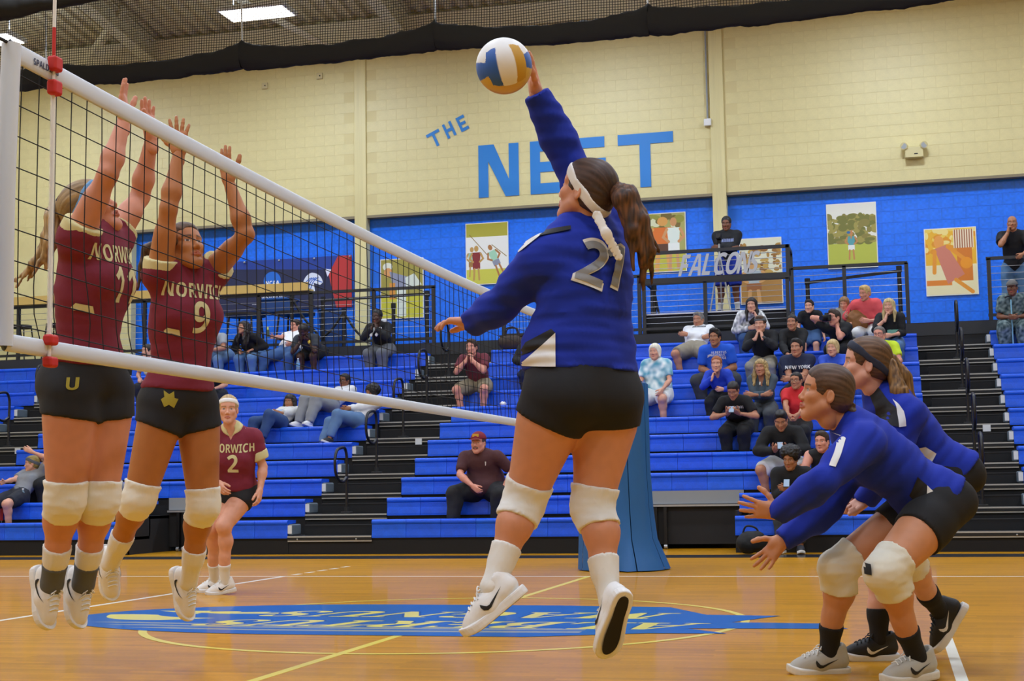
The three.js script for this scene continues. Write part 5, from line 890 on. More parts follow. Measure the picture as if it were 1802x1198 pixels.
function chestPrint(x, num) { const L = x.layers, N = nrm3(add3(x.P.fC, TOCAM, 0.12)), at = (u) => add3(add3(x.J.chest, x.P.up, u), x.P.fC, 0.1); textDecal(x, L.top, L.topOff, 'NORWICH', 0.05, at(0.1), x.P.sideC, N, gold, 'team_name', 1.3); textDecal(x, L.top, L.topOff, num, 0.13, at(-0.02), x.P.sideC, N, gold, 'number', 1.1); }
function armTrim(x) { for (const e of ['L', 'R']) { const d = nrm3(sub3(x.J['e' + e], x.J['s' + e])), o = lerp3(x.J['s' + e], x.J['e' + e], 0.1); x.addp('sleeve_trim', sdfMesh(withCut(x.P['arm' + e], [planeAt(o, d.map((v) => -v)), planeAt(add3(o, d, 0.011), d)], 0.004), 0.0075, { off: 0.0185 }), cloth(gold), x.layers.shirt); } }
const jersey = 0x0629a4, maroon = 0x7a1f33, gold = 0xd9cf98;
const PRES = { cellBody: 0.0105, cellCloth: 0.0105, cellHead: 0.0038, cellHand: 0.0042, cellHair: 0.0058 };
const creases = (J, up, a = 0.005) => (x, y, z) => { const h = (x - J.pelvis[0]) * up[0] + (y - J.pelvis[1]) * up[1] + (z - J.pelvis[2]) * up[2]; return a * (n3(x * 5, h * 34, z * 5) + 0.8 * n3(x * 10 + 4, h * 16, z * 10)); };
const upOf = (J) => nrm3(sub3(J.chest, J.pelvis));
const ground = (J) => [+J.pelvis[0].toFixed(2), 0, +J.pelvis[2].toFixed(2)];
const blueKit = (J, hem, extra) => ({ color: jersey, sleeve: 1.97, off: 0.016, hem, fold: 0.008, disp: creases(J, upOf(J), 0.0075), name: 'jersey', loose: 0.006, extra });
{ // attacker
  const J = JOINTS.A;
  figure({ ...PRES, J, base: ground(J), label: 'leaping attacker in a blue number 21 jersey hitting the ball', skin: 0xd3916f, male: false,
    build: { s: 1.04, bulk: 1.2, hip: 1.06, fem: true, leg: 1.1, arm: 1.16, waist: 1.16, belly: 0.25 }, hair: { style: 'pulled', color: 0x2c1c12, color2: 0x4a3020 },
    top: blueKit(J, 0.085), bottom: { color: 0x17181b, len: 0.2, off: 0.007, waist: 0.1, slant: -0.15, fold: 0.001 },
    sock: { color: 0xe9e8e2, h: 0.44, rib: true }, kneepad: { color: 0xe9e8e2, up: 0.15, down: 0.17 }, shoe: { color: 0xeeeeec, sole: 0xececea, tread: 0x141414, tick: 0x141414, detail: true, cell: 0.0055, s: 1.05 },
    handR: { pose: 'spread', dir: [-0.2, 0.95, 0.12], palm: [-0.75, 0.1, 0.5] }, handL: { pose: 'point', dir: [-0.95, 0.1, -0.1], palm: [0, -1, 0] },
    extras: (x) => {
      headband(x, 0xf0efec, 0.012, 0.017);
      const back = crs3(x.P.up, x.P.sideC).map((v) => v); const N = nrm3(add3(x.P.fC.map((v) => -v), TOCAM, 0.6));
      for (const [k, c, nm] of [[1.14, 0xe4e4e0, 'number_outline'], [1, 0x8f9296, 'number']]) for (const [ch, dx] of [['2', 0.005], ['1', 0.105]]) x.addp(nm, decal(x.layers.top, x.layers.topOff, add3(J.num[0], RIGHT, dx), nrm3(add3(RIGHT, UPV, -0.32)), N, centred(textShapes(ch, 0.165), k), 1, k > 1 ? 0.006 : 0.0085), mat(c, 0.7, { side: THREE.DoubleSide }), x.layers.shirt).scale.setScalar(1);
      shapeDecal(x, x.layers.shirt, x.layers.top, x.layers.topOff, [[-0.09, -0.05], [0.05, -0.05], [0.05, 0.075], [-0.01, 0.02]], 1, J.hip[0], RIGHT, TOCAM, 0xe6e6e3, 'white_panel', 0.006);
      shapeDecal(x, x.layers.shirt, x.layers.top, x.layers.topOff, [[-0.095, -0.02], [-0.01, 0.02], [0.05, 0.075], [0.035, 0.09], [-0.06, 0.04]], 1, J.hip[0], RIGHT, TOCAM, 0x15161a, 'black_panel', 0.006);
      shapeDecal(x, x.layers.shirt, x.layers.top, x.layers.topOff, [[-0.07, -0.05], [-0.02, 0.0], [0.06, 0.045], [0.05, 0.03], [-0.02, -0.025]], 1, J.stripe[0], RIGHT, TOCAM, 0xe6e6e3, 'shoulder_stripe', 0.007);
      shapeDecal(x, x.layers.shirt, x.layers.top, x.layers.topOff, [[-0.07, -0.015], [0.05, 0.01], [0.05, 0.025], [-0.05, 0.012]], 1, J.stripe2[0], RIGHT, TOCAM, 0x15161a, 'shoulder_stripe', 0.008);
      x.addp('ponytail', tailGeo([J.tail, J.tail2, J.tail3], 0.04, 0.012, 0.006, 0x2a180e, 0x6d4526), hairM);
      const g = sdfMesh(J.ribbon.slice(1).map((p, i) => cap(J.ribbon[i], p, 0.02, 0.017, { q: 0.22, n: TOCAM, k: 0.01 })), 0.005); x.addp('ribbon', g, cloth(0xeeece6));
      x.addp('hair_tie', sdfMesh([cap(J.tail[0], lerp3(J.tail[0], J.tail[1], 0.3), 0.034, 0.034)], 0.006), cloth(0x2a2222));
    } });
}
{ // blocker nearest the camera
  const J = JOINTS.D;
  figure({ ...PRES, J, base: ground(J), label: 'jumping blocker in a maroon number 11 jersey nearest the net post', skin: 0xd28c6c,
    build: { s: 1.0, fem: true, leg: 1.08, arm: 1.0, hip: 0.98, bulk: 1.02 }, hair: { style: 'pulled', color: 0x7a5f3a, color2: 0xa88a58 },
    top: { color: maroon, sleeve: 0.12, off: 0.016, hem: 0.06, fold: 0.007, disp: creases(J, upOf(J), 0.004), name: 'jersey', loose: 0.004 }, bottom: { color: 0x1f2023, len: 0.2, off: 0.006, waist: 0.075, slant: -0.15, fold: 0.001 },
    sock: { color: 0xe8e6e0, h: 0.42, rib: true, brace: 0x5c5f62 }, kneepad: { color: 0xece8d8, up: 0.13, down: 0.16 }, shoe: { color: 0xeceae6, sole: 0xe8e8e6, tread: 0xd8d8d4, tick: 0x15161a, detail: true, cell: 0.0055 },
    handR: { pose: 'open', dir: [-0.05, 0.98, 0.0], palm: [0.95, 0.1, -0.3] }, handL: { pose: 'open', dir: [-0.12, 0.98, 0.1], palm: [0.95, 0.1, 0.2] },
    extras: (x) => {
      headband(x, 0x6fa4d4, 0.012, 0.02); const N = nrm3(add3(x.P.fC, TOCAM, 0.55)), L = x.layers, U = nrm3(add3(RIGHT, UPV, -0.22));
      chestPrint(x, '11'); armTrim(x);
      shapeDecal(x, L.shirt, L.top, L.topOff, [[-0.04, 0.0], [-0.02, 0.016], [0.04, 0.004], [0.042, -0.025], [0.0, -0.012], [-0.03, -0.012]], 1, J.side[0], RIGHT, TOCAM, gold, 'side_flash', 0.006);
      x.addp('emblem', decal(L.bottom, L.bottomOff, J.logo[0], RIGHT, TOCAM, centred(textShapes('U', 0.06)), 0.8, 0.003), mat(0xa89a2e, 0.7, { side: THREE.DoubleSide }), L.shorts);
      collarBand(x, gold, 0.088); x.addp('ponytail', tailGeo([J.tail, J.tail2], 0.024, 0.012, 0.006, 0x8a6c40, 0xc6a878), hairM); x.addp('hair_tie', sdfMesh([cap(J.tail[0], J.tail[1], 0.03, 0.024)], 0.006), cloth(0x25233a));
    } });
}
{ // second blocker
  const J = JOINTS.E;
  figure({ ...PRES, J, base: ground(J), label: 'jumping blocker in a maroon number 9 jersey, farther from the post', skin: 0xb5733f,
    build: { s: 1.0, fem: true, leg: 1.03, hip: 0.98 }, hair: { style: 'pulled', color: 0x3a2818, color2: 0x6a4a2c },
    top: { color: maroon, sleeve: 0.12, off: 0.015, hem: 0.05, fold: 0.007, disp: creases(J, upOf(J), 0.004), name: 'jersey', loose: 0.004 }, bottom: { color: 0x1d1e21, len: 0.2, off: 0.006, waist: 0.065, slant: -0.15, fold: 0.001 },
    sock: { color: 0xe8e6e0, h: 0.42, rib: true }, kneepad: { color: 0xece8d8, up: 0.13, down: 0.16 }, shoe: { color: 0xeceae6, sole: 0xe8e8e6, tread: 0xd8d8d4, tick: 0x15161a, detail: true, cell: 0.0055 },
    handR: { pose: 'spread', dir: [0.02, 1, 0.0], palm: [-0.35, 0.1, -0.9] }, handL: { pose: 'open', dir: [-0.2, 0.95, 0.0], palm: [0.3, 0.1, -0.9] },
    extras: (x) => {
      const N = nrm3(add3(x.P.fC, TOCAM, 0.6)), L = x.layers, U = nrm3(add3(RIGHT, UPV, -0.22));
      chestPrint(x, '9'); armTrim(x);
      shapeDecal(x, L.shirt, L.top, L.topOff, [[-0.04, 0.0], [-0.02, 0.016], [0.04, 0.004], [0.042, -0.025], [0.0, -0.012], [-0.03, -0.012]], 0.9, J.side[0], RIGHT, TOCAM, gold, 'side_flash', 0.006);
      x.addp('emblem', decal(L.bottom, L.bottomOff, J.logo[0], RIGHT, TOCAM, [poly([[-0.02, -0.035], [-0.035, 0], [-0.02, 0.01], [-0.025, 0.04], [0, 0.022], [0.02, 0.035], [0.022, 0.005], [0.038, 0], [0.02, -0.04], [0, -0.025]])], 1, 0.003), mat(0xa89a2e, 0.7, { side: THREE.DoubleSide }), L.shorts);
      collarBand(x, gold, 0.088); x.addp('ponytail', tailGeo([J.tail], 0.024, 0.014, 0.007, 0x33241a, 0x5c4028), hairM);
    } });
}
{ // back-row player with the white headband
  const J = JOINTS.F;
  figure({ ...PRES, cellBody: 0.012, cellCloth: 0.011, J, base: ground(J), label: 'crouching player in maroon with a white headband behind the blockers', skin: 0xdfa184,
    build: { s: 0.94, fem: true, leg: 1.0, arm: 0.95 }, hair: { style: 'pulled', color: 0x9a7a48, color2: 0xc9ab74 }, iris: 0x45596a,
    top: { color: maroon, sleeve: 0.62, off: 0.014, hem: 0.02, fold: 0.006, name: 'jersey', loose: 0.012, v: 0.09 }, bottom: { color: 0x1d1e21, len: 0.28, off: 0.006, waist: 0.1, fold: 0.001 },
    sock: { color: 0xe8e6e0, h: 0.3 }, shoe: { color: 0xeceae6, sole: 0xe8e8e6, tick: 0x15161a, detail: true, cell: 0.007 },
    handL: { pose: 'relaxed' }, handR: { pose: 'relaxed' },
    extras: (x) => {
      headband(x, 0xf2f1ee, 0.05, 0.015, [0, 0.95, -0.31]); const L = x.layers, N = nrm3(add3(x.P.fC, TOCAM, 0.7));
      chestPrint(x, '2'); x.addp('badge', decal(L.top, L.topOff, J.badge[0], RIGHT, N, [new THREE.Shape().absarc(0, 0, 0.028, 0, 7)], 1, 0.003), mat(0xd8d2d2, 0.6, { side: THREE.DoubleSide }), L.shirt);
      collarBand(x, gold, 0.088);
      for (const e of ['L', 'R']) { const d = nrm3(sub3(J['e' + e], J['s' + e])), o = lerp3(J['s' + e], J['e' + e], 0.56); x.addp('sleeve_trim', sdfMesh(withCut(x.P['arm' + e], [planeAt(o, d.map((v) => -v)), planeAt(add3(o, d, 0.025), d)], 0.012), 0.009, { off: 0.017 }), cloth(gold), L.shirt); }
    } });
}
{ // crouching passer in front
  const J = JOINTS.B;
  figure({ ...PRES, J, base: ground(J), label: 'crouching player in blue reaching forward, front of the two at the right', skin: 0xc98a63,
    build: { s: 1.0, fem: true, leg: 1.08, bulk: 1.02, arm: 1.06 }, hair: { style: 'pulled', color: 0x33231a, color2: 0x5d4330 }, iris: 0x3a2a1c,
    top: blueKit(J, -0.012), bottom: { color: 0x16171a, len: 0.36, off: 0.006, waist: 0.025, fold: 0.001 },
    sock: { color: 0x141416, h: 0.3 }, kneepad: { color: 0xe2dfcf, up: 0.17, down: 0.22 }, shoe: { color: 0xb9b7ae, sole: 0xe4e2da, tread: 0x8a4a22, tick: 0x161616, detail: true, cell: 0.0055, s: 1.05 },
    handL: { pose: 'spread', dir: [-0.65, 0.1, 0.1], palm: [0.1, 0.2, -0.95] }, handR: { pose: 'spread', dir: [-0.6, -0.65, 0.1], palm: [-0.1, 0.35, 0.9] },
    extras: (x) => {
      const L = x.layers;
      shapeDecal(x, L.shirt, L.top, L.topOff, [[-0.03, -0.055], [0.035, -0.015], [-0.02, 0.045]], 1, J.hip[0], RIGHT, TOCAM, 0xe2e2de, 'white_panel', 0.006);
      shapeDecal(x, L.shirt, L.top, L.topOff, [[-0.09, 0.0], [-0.03, -0.06], [-0.02, 0.045], [-0.06, 0.08]], 1, J.hip[0], RIGHT, TOCAM, 0x15161a, 'black_panel', 0.005);
      shapeDecal(x, L.shirt, L.top, L.topOff, [[-0.075, -0.08], [-0.05, -0.085], [0.012, 0.022], [-0.004, 0.04]], 1, J.stripe[0], RIGHT, TOCAM, 0xe2e2de, 'shoulder_stripe', 0.006);
      shapeDecal(x, L.padL, L.padLL, 0.014, [[-0.022, -0.018], [0.02, -0.02], [0.02, 0.022], [-0.02, 0.024]], 1, J.patch[0], RIGHT, TOCAM, 0x17181a, 'dark_patch', 0.006);
      x.addp('braid', streak(sdfMesh(J.braid.slice(1).map((p, i) => cap(J.braid[i], p, 0.02, 0.016, { k: 0.012 })), 0.005, { amp: 0.005, disp: (a, b, c) => 0.005 * Math.sin(b * 190 + a * 60) }), 0x2c1d14, 0x5a4130), hairM);
    } });
}
{ // player behind her
  const J = JOINTS.C;
  figure({ ...PRES, J, base: ground(J), label: 'player in blue with a navy headband and long ponytail, behind the crouching passer', skin: 0xd9a086,
    build: { s: 1.0, fem: true, leg: 1.0 }, hair: { style: 'pulled', color: 0x3a2616, color2: 0x6b4a2a }, iris: 0x5a7078,
    top: blueKit(J, -0.012), bottom: { color: 0x16171a, len: 0.34, off: 0.006, waist: 0.025, fold: 0.001 },
    sock: { color: 0x141416, h: 0.36 }, kneepad: { color: 0xe8e4d6, up: 0.14, down: 0.2 }, shoe: { color: 0x1a1b1d, sole: 0xe6e6e4, tread: 0xd8d8d4, lace: 0x222222, tick: 0xe8e8e8, detail: true, cell: 0.0055, s: 1.03 },
    handL: { pose: 'fist', dir: [-0.7, -0.5, 0.2], palm: [-0.2, 0.6, 0.75] }, handR: { pose: 'relaxed', dir: [-0.7, -0.5, 0.3], palm: [0, 0.6, 0.75] },
    extras: (x) => {
      headband(x, 0x242a3c, 0.03, 0.014); const L = x.layers;
      shapeDecal(x, L.shirt, L.top, L.topOff, [[0.0, -0.08], [0.045, -0.09], [0.05, -0.02], [0.0, 0.085], [-0.035, 0.06]], 1, J.stripe[0], RIGHT, TOCAM, 0x15161a, 'black_panel', 0.006);
      shapeDecal(x, L.shirt, L.top, L.topOff, [[0.045, -0.09], [0.075, -0.085], [0.07, -0.02], [0.045, 0.03]], 1, J.stripe[0], RIGHT, TOCAM, 0xe2e2de, 'white_panel', 0.007);
      shapeDecal(x, L.shirt, L.top, L.topOff, [[-0.05, 0.02], [0.03, -0.035], [0.05, 0.0], [0.0, 0.03]], 1, J.hip[0], RIGHT, TOCAM, 0xe2e2de, 'white_panel', 0.006);
      x.addp('ponytail', tailGeo([J.tail, J.tail2], 0.04, 0.015, 0.006, 0x4a3018, 0x96703c), hairM);
    } });
}
// ---------------------------------------------------------------- spectators
function ik(a, b, l1, l2, pole) {
  let d = sub3(b, a), L = len3(d); const mx = (l1 + l2) * 0.995, mn = Math.abs(l1 - l2) + 0.02, u = nrm3(d); if (L > mx) { L = mx; b = add3(a, u, L); } if (L < mn) { L = mn; b = add3(a, u, L); }
  const x = (l1 * l1 - l2 * l2 + L * L) / (2 * L), h = Math.sqrt(Math.max(0, l1 * l1 - x * x)); return [add3(add3(a, u, x), orth(pole, u), h), b];
}
const SRES = { cellBody: 0.019, cellCloth: 0.0165, cellHead: 0.0076, cellHand: 0.009, cellHair: 0.0105 };
const yawV = (v, c, s) => [v[0] * c + v[2] * s, v[1], -v[0] * s + v[2] * c];
// seated person: x along the row, hh = height of the head centre above the seat, dir < 0 leans back
function seated(o) {
  const s = o.s ?? 0.94, m = o.male, yaw = o.yaw ?? -0.1, cy = Math.cos(yaw), sy = Math.sin(yaw), seat = [o.x, o.seatY ?? seatY(o.row), o.seatZ ?? seatZ(o.row)];
  const W = (v) => add3(seat, yawV(v, cy, sy)), WD = (v) => yawV(v, cy, sy);
  const pel = [0, 0.1 * s, -0.15], cosl = Math.min(1, Math.max(0.3, ((o.hh ?? 0.66) - 0.1 * s - 0.15 * s) / (0.5 * s))), lean = Math.acos(cosl) * (o.dir ?? 1), up = [(o.tilt ?? 0), Math.cos(lean), Math.sin(lean)];
  const chest = add3(pel, up, 0.3 * s), neck = add3(pel, up, 0.5 * s), hf0 = [Math.sin(o.hy ?? -0.2), -(o.hp ?? 0), Math.cos(o.hy ?? -0.2)], head = add3(add3(neck, [0, 1, 0], 0.13 * s), [0, 0, 1], (o.dir ?? 1) < 0 ? 0.05 : 0.045 + 0.04 * Math.sin(lean));
  if (o.hp > 0.3) head[1] -= 0.02;
  const sw = (m ? 0.178 : 0.158) * s * (o.shoulder ?? 1), sh = (e) => add3(add3(neck, [e * sw, 0, 0]), up, -0.035 * s), hip = (e) => add3(pel, [e * 0.088 * s, -0.01, 0.03]);
  const fy = o.feetUp ? -RISE + 0.09 * s : (o.row === 1 ? -Y0 : -0.2 - RISE) + 0.095 * s, fz = o.feetUp ? 0.4 : o.row === 1 ? 0.3 : 0.16;
  const J = { pelvis: W(pel), chest: W(chest), neck: W(neck), head: W(head), hf: WD(hf0), hu: WD([o.roll ?? 0, 1, -0.05 + (o.hp ?? 0)]) };
  for (const [e, k] of [[1, 'L'], [-1, 'R']]) {
    const ft = (o['foot' + k] ?? [0.11 * (o.spread ?? 1), 0, 0]), a = [e * ft[0], fy + ft[1], fz + ft[2]], [kn, an] = ik(hip(e), a, 0.415 * s, 0.405 * s, [e * (o.knee ?? 0.12), 1, 1]);
    J['h' + k] = W(hip(e)); J['k' + k] = W(kn); J['a' + k] = W(an); J['f' + k] = WD(nrm3([e * 0.2, o.feetUp ? 0.15 : -0.02, 1])); J['u' + k] = [0, 1, 0];
    const t = o['arm' + k] ?? o.arm ?? 'lap'; let w, pole = [e * 0.6, -0.7, -0.4];
    if (Array.isArray(t)) w = [t[0] * (o['arm' + k] ? 1 : e), t[1], t[2]];
    else if (t === 'lap') w = [e * 0.13, 0.15, 0.2]; else if (t === 'knees') { w = [e * 0.05, 0.16 * s, 0.4 * s]; pole = [e, -0.2, -0.2]; }
    else if (t === 'mouth') { w = [e * 0.045, head[1] - 0.2, head[2] + 0.12]; pole = [e * 0.5, -1, 0.5]; }
    else if (t === 'phone') { w = [e * 0.075, 0.25, 0.3]; pole = [e, -0.6, -0.1]; }
    else if (t === 'cross') { w = [-e * 0.12, chest[1] + 0.0 + (e > 0 ? 0.03 : -0.03), chest[2] + 0.19]; pole = [e, -0.5, -0.1]; }
    else if (t === 'side') w = [e * 0.27, -0.02, -0.1];
    const [el, wr] = ik(sh(e), w, 0.28 * s, 0.25 * s, o['pole' + k] ?? pole); J['s' + k] = W(sh(e)); J['e' + k] = W(el); J['w' + k] = W(wr);
  }
  const hand = (k) => { const t = o['arm' + k] ?? o.arm ?? 'lap', e = k === 'L' ? 1 : -1; const H = t === 'mouth' ? { pose: 'fist', dir: WD([-e * 0.2, 0.9, -0.3]), palm: WD([-e, 0, -0.4]) } : t === 'phone' ? { pose: 'grip', dir: WD([-e * 0.4, 0.35, 0.8]), palm: WD([-e * 0.3, 0.8, -0.5]) } : t === 'knees' ? { pose: 'relaxed', dir: WD([-e * 0.5, -0.7, 0.5]), palm: WD([-e, -0.3, -0.2]) } : t === 'lap' ? { pose: 'relaxed', dir: WD([-e * 0.5, -0.35, 0.8]), palm: WD([0, -1, -0.3]) } : t === 'cross' ? { pose: 'flat', dir: WD([-e, 0.1, 0.0]), palm: WD([0, 0, -1]) } : { pose: 'relaxed' }; return { ...H, ...(o['hand' + k] ?? {}) }; };
  const bare = (o.top.sleeve ?? 0.55) < 1.5 || (o.bottom.len ?? 2) < 1.5;
  return figure({ ...SRES, cellBody: bare ? 0.019 : 0.028, J, base: [seat[0], seat[1], seat[2] - 0.15].map((v) => +v.toFixed(3)), label: o.label, group: o.group, skin: o.skin, male: m, hair: o.hair, brow: o.brow, build: { s, fem: !m && !o.child, bulk: o.bulk ?? (m ? 1.08 : 0.98), belly: o.belly, leg: o.leg ?? 1, arm: o.armR_ ?? (m ? 1.1 : 0.92), neckR: m ? 1.12 : 0.95, ...(o.build ?? {}) }, headScale: o.headScale ?? (m ? 1.02 : 0.96) * (o.child ? 0.95 : 1),
    top: { off: 0.012, fold: 0.006, loose: 0.006, hem: -0.02, cell: SRES.cellCloth, ...o.top }, bottom: { off: 0.012, fold: 0.006, loose: 0.01, cell: 0.0185, ...o.bottom }, shoe: { cell: 0.0145, ...(o.shoe ?? { color: 0x26262a }) }, sock: o.sock, handL: hand('L'), handR: hand('R'), extras: (x) => o.extras?.({ ...x, W, WD }) });
}
const SK = { fair: 0xd9a084, pink: 0xd8947c, tan: 0xb98060, olive: 0xa8714e, brown: 0x7a4c32, dark: 0x4a2d1e };
const HAIR = { dark: ['dark'] };
function phone(at, dir, lab) { const t = thing('phone', lab, 'phone', at); const b = mesh('case', rbx(0.072, 0.145, 0.009, 0.004), mat(0x17181b, 0.4), t); mesh('screen', bx(0.064, 0.132, 0.001, 0, 0, 0.0052), mat(0x9fb4c8, 0.2), b); t.rotation.set(-0.9, dir, 0, 'YXZ'); return t; }
const print = (x, s, size, at, color, kv = 1) => textDecal(x, x.layers.top, x.layers.topOff + 0.006, s, size, x.W(at), x.WD([1, 0, 0]), x.WD([0, 0, 1]), color, 'shirt_print', kv);
const marks = (x, w, h, at, color) => { const S = []; let a = -w / 2; while (a < w / 2) { const q = w * (0.05 + 0.05 * rnd()); S.push(poly([[a, -h / 2], [a + q, -h / 2], [a + q * 1.1, h / 2 * (0.5 + rnd() * 0.5)], [a + q * 0.3, h / 2]])); a += q * 1.35; } x.addp('shirt_print', decal(x.layers.top, x.layers.topOff, x.W(at), x.WD([1, 0, 0]), x.WD([0, 0, 1]), S, 1, 0.003), mat(color, 0.8, { side: THREE.DoubleSide }), x.layers.shirt); };
const H = (style, color, color2) => ({ style, color, color2 });
const jeans = 0x35507c, ltJeans = 0x6f8fb4;
// ----- left of the middle stairs
seated({ label: 'woman in a grey t-shirt and grey headband with her hand on her head, left edge', row: 2, x: -9.31, hh: 0.57, dir: -1, skin: SK.fair, hair: H('pulled', 0x6b5a2c, 0xa89244), top: { color: 0x84878b, sleeve: 0.6 }, bottom: { color: 0x1c1f2a, len: 0.75 }, armL: [0.1, 0.72, -0.3], poleL: [1, 0.8, 0], armR: [-0.1, 0.28, 0.1], hy: -0.9, extras: (x) => headband(x, 0x5a6068, 0.035, 0.02, [0, 0.9, -0.43]) });
seated({ label: 'person in a light grey hoodie and black trousers behind the first blocker', row: 3, x: -9.05, hh: 0.63, dir: -1, skin: SK.brown, hair: H('short', 0x1a1410), male: true, top: { name: 'hoodie', color: 0x9b9ea2, sleeve: 1.95 }, bottom: { color: 0x17181a }, arm: 'phone', feetUp: false, yaw: -0.5, shoe: { color: 0x1b1b1d } });
seated({ label: 'person in a grey sweatshirt seen between the blockers\u2019 legs', row: 2, x: -7.72, hh: 0.5, dir: 1, skin: SK.brown, hair: H('short', 0x1b1512), male: true, top: { name: 'sweatshirt', color: 0xa2a5a8, sleeve: 1.95 }, bottom: { color: 0x2a2c30 }, arm: 'knees' });
seated({ label: 'person in white partly hidden behind the second blocker\u2019s waist', row: 9, x: -9.34, hh: 0.62, skin: SK.fair, hair: H('pony', 0x241a14), top: { color: 0xdcdcd8, sleeve: 0.6 }, bottom: { color: 0x22242a } });
seated({ label: 'person in a grey t-shirt and light jeans on the top row behind the second blocker', row: 11, x: -8.70, hh: 0.56, dir: 1, skin: SK.tan, hair: H('short', 0x1c1512), male: true, top: { color: 0xa2a8ad, sleeve: 0.6 }, bottom: { color: ltJeans }, arm: 'knees' });
seated({ label: 'person in a navy t-shirt with blue print half hidden under the net tape', row: 8, x: -7.98, hh: 0.6, skin: SK.fair, hair: H('pulled', 0x5a4228), top: { color: 0x161a26, sleeve: 0.7 }, bottom: { color: 0x20242c }, arm: 'lap' });
seated({ label: 'woman with long dark curls, black cardigan and ripped jeans on the top row', row: 11, x: -8.08, hh: 0.54, dir: 1, skin: SK.tan, hair: H('curly', 0x17110e, 0x2c201a), top: { name: 'cardigan', color: 0x141416, sleeve: 1.9, v: 0.1 }, bottom: { color: 0x5b7ea8, len: 1.9 }, arm: 'lap', hp: -0.25, hy: -0.5 });
seated({ label: 'woman in a white t-shirt and jeans holding a drink on the top row', row: 11, x: -7.46, hh: 0.61, dir: -1, skin: SK.pink, bulk: 1.2, belly: 0.4, hair: H('pulled', 0x33241a), top: { color: 0xe6e6e4, sleeve: 0.6, hem: -0.06 }, bottom: { color: 0x3f6090, len: 1.75 }, armR: [-0.2, 0.36, 0.16], armL: [0.14, 0.17, 0.22], footR: [0.38, 0.02, 0.02], knee: 0.5, hy: -0.4, shoe: { color: 0x151517 },
  extras: (x) => { const c = thing('drink_bottle', 'small green drink bottle in the hand of the woman in white', 'bottle', x.W([-0.21, 0.36, 0.23])); mesh('bottle', cyl([0, 0, 0], [0, 0.12, 0], 0.03, 0.03, 12), mat(0x4c5a44, 0.3), c); mesh('cap', cyl([0, 0.12, 0], [0, 0.17, 0], 0.018, 0.012, 10), mat(0xcfd66a, 0.5), c); } });
seated({ label: 'bald man in a dark grey t-shirt and black shorts looking down, top row', row: 11, x: -6.94, hh: 0.46, dir: 1, skin: SK.dark, male: true, hair: H('buzz', 0x2a241e), top: { color: 0x33383e, sleeve: 0.65 }, bottom: { color: 0x131315, len: 0.8 }, arm: 'phone', hp: 0.75, hy: -0.3, sock: { color: 0x161618, h: 0.3 }, shoe: { color: 0x222224, sole: 0xdddddd },
  extras: (x) => { x.addp('wristband', sdfMesh([cap(lerp3(x.J.wL, x.J.eL, 0.1), lerp3(x.J.wL, x.J.eL, 0.18), 0.034, 0.035)], 0.009), mat(0xd6b83a, 0.5)); } });
seated({ label: 'young man in a black jacket with a white towel round his neck, top row', row: 11, x: -5.70, hh: 0.63, dir: 1, skin: SK.dark, male: true, hair: H('flat', 0x100d0c), top: { name: 'jacket', color: 0x161719, sleeve: 1.95, v: 0.2 }, bottom: { color: 0x66696c, loose: 0.018 }, arm: 'mouth', hy: -0.1,
  extras: (x) => { const n = x.J.neck; x.addp('towel', sdfMesh([cap(x.W([0.07, 0.56, 0.03]), x.W([0.05, 0.3, 0.3]), 0.03, 0.028, { q: 0.5, n: [0, 0, 1] }), cap(x.W([-0.07, 0.56, 0.03]), x.W([-0.05, 0.3, 0.3]), 0.03, 0.028, { q: 0.5, n: [0, 0, 1] }), cap(x.W([-0.07, 0.57, 0.0]), x.W([0.07, 0.57, 0.0]), 0.035, 0.035)], 0.011), cloth(0xdedfdf)); } });
seated({ label: 'woman with long curly hair in a white sweatshirt above the paper cup', row: 6, x: -6.40, hh: 0.43, dir: -1, skin: SK.olive, hair: H('curly', 0x16110f, 0x241b17), top: { name: 'sweatshirt', color: 0xd9dad6, sleeve: 1.6 }, bottom: { color: 0x2f4a78, len: 1.9 }, arm: [0.04, 0.2, 0.18], hy: 0.05, feetUp: true, footL: [0.02, 0, -0.05], footR: [0.24, -0.1, -0.05], shoe: { color: 0x5a5a58, sole: 0xe4e4e0 },
  extras: (x) => shapeDecal(x, x.layers.shirt, x.layers.top, x.layers.topOff + 0.006, [[-0.08, -0.03], [-0.06, 0.02], [0.02, 0.03], [0.08, 0.01], [0.06, -0.03], [0.0, -0.01]], 1, x.W([0, 0.33, -0.1]), x.WD([1, 0, 0]), x.WD([0, 0.4, 1]), 0x9ab4d4, 'shirt_print') });
seated({ label: 'woman with glasses and grey sweatpants reclining in white shoes', row: 7, x: -5.83, hh: 0.5, dir: -1, yaw: -0.4, skin: SK.brown, hair: H('pulled', 0x1b1412), top: { name: 'sweatshirt', color: 0xd4d5d4, sleeve: 1.9 }, bottom: { color: 0x8d9093, loose: 0.02 }, feetUp: true, arm: 'lap', hy: 0.1, shoe: { color: 0xe6e6e4 }, extras: (x) => x.addp('glasses', x.headXf(glassesGeo()), mat(0x1b1b1d, 0.4)) });
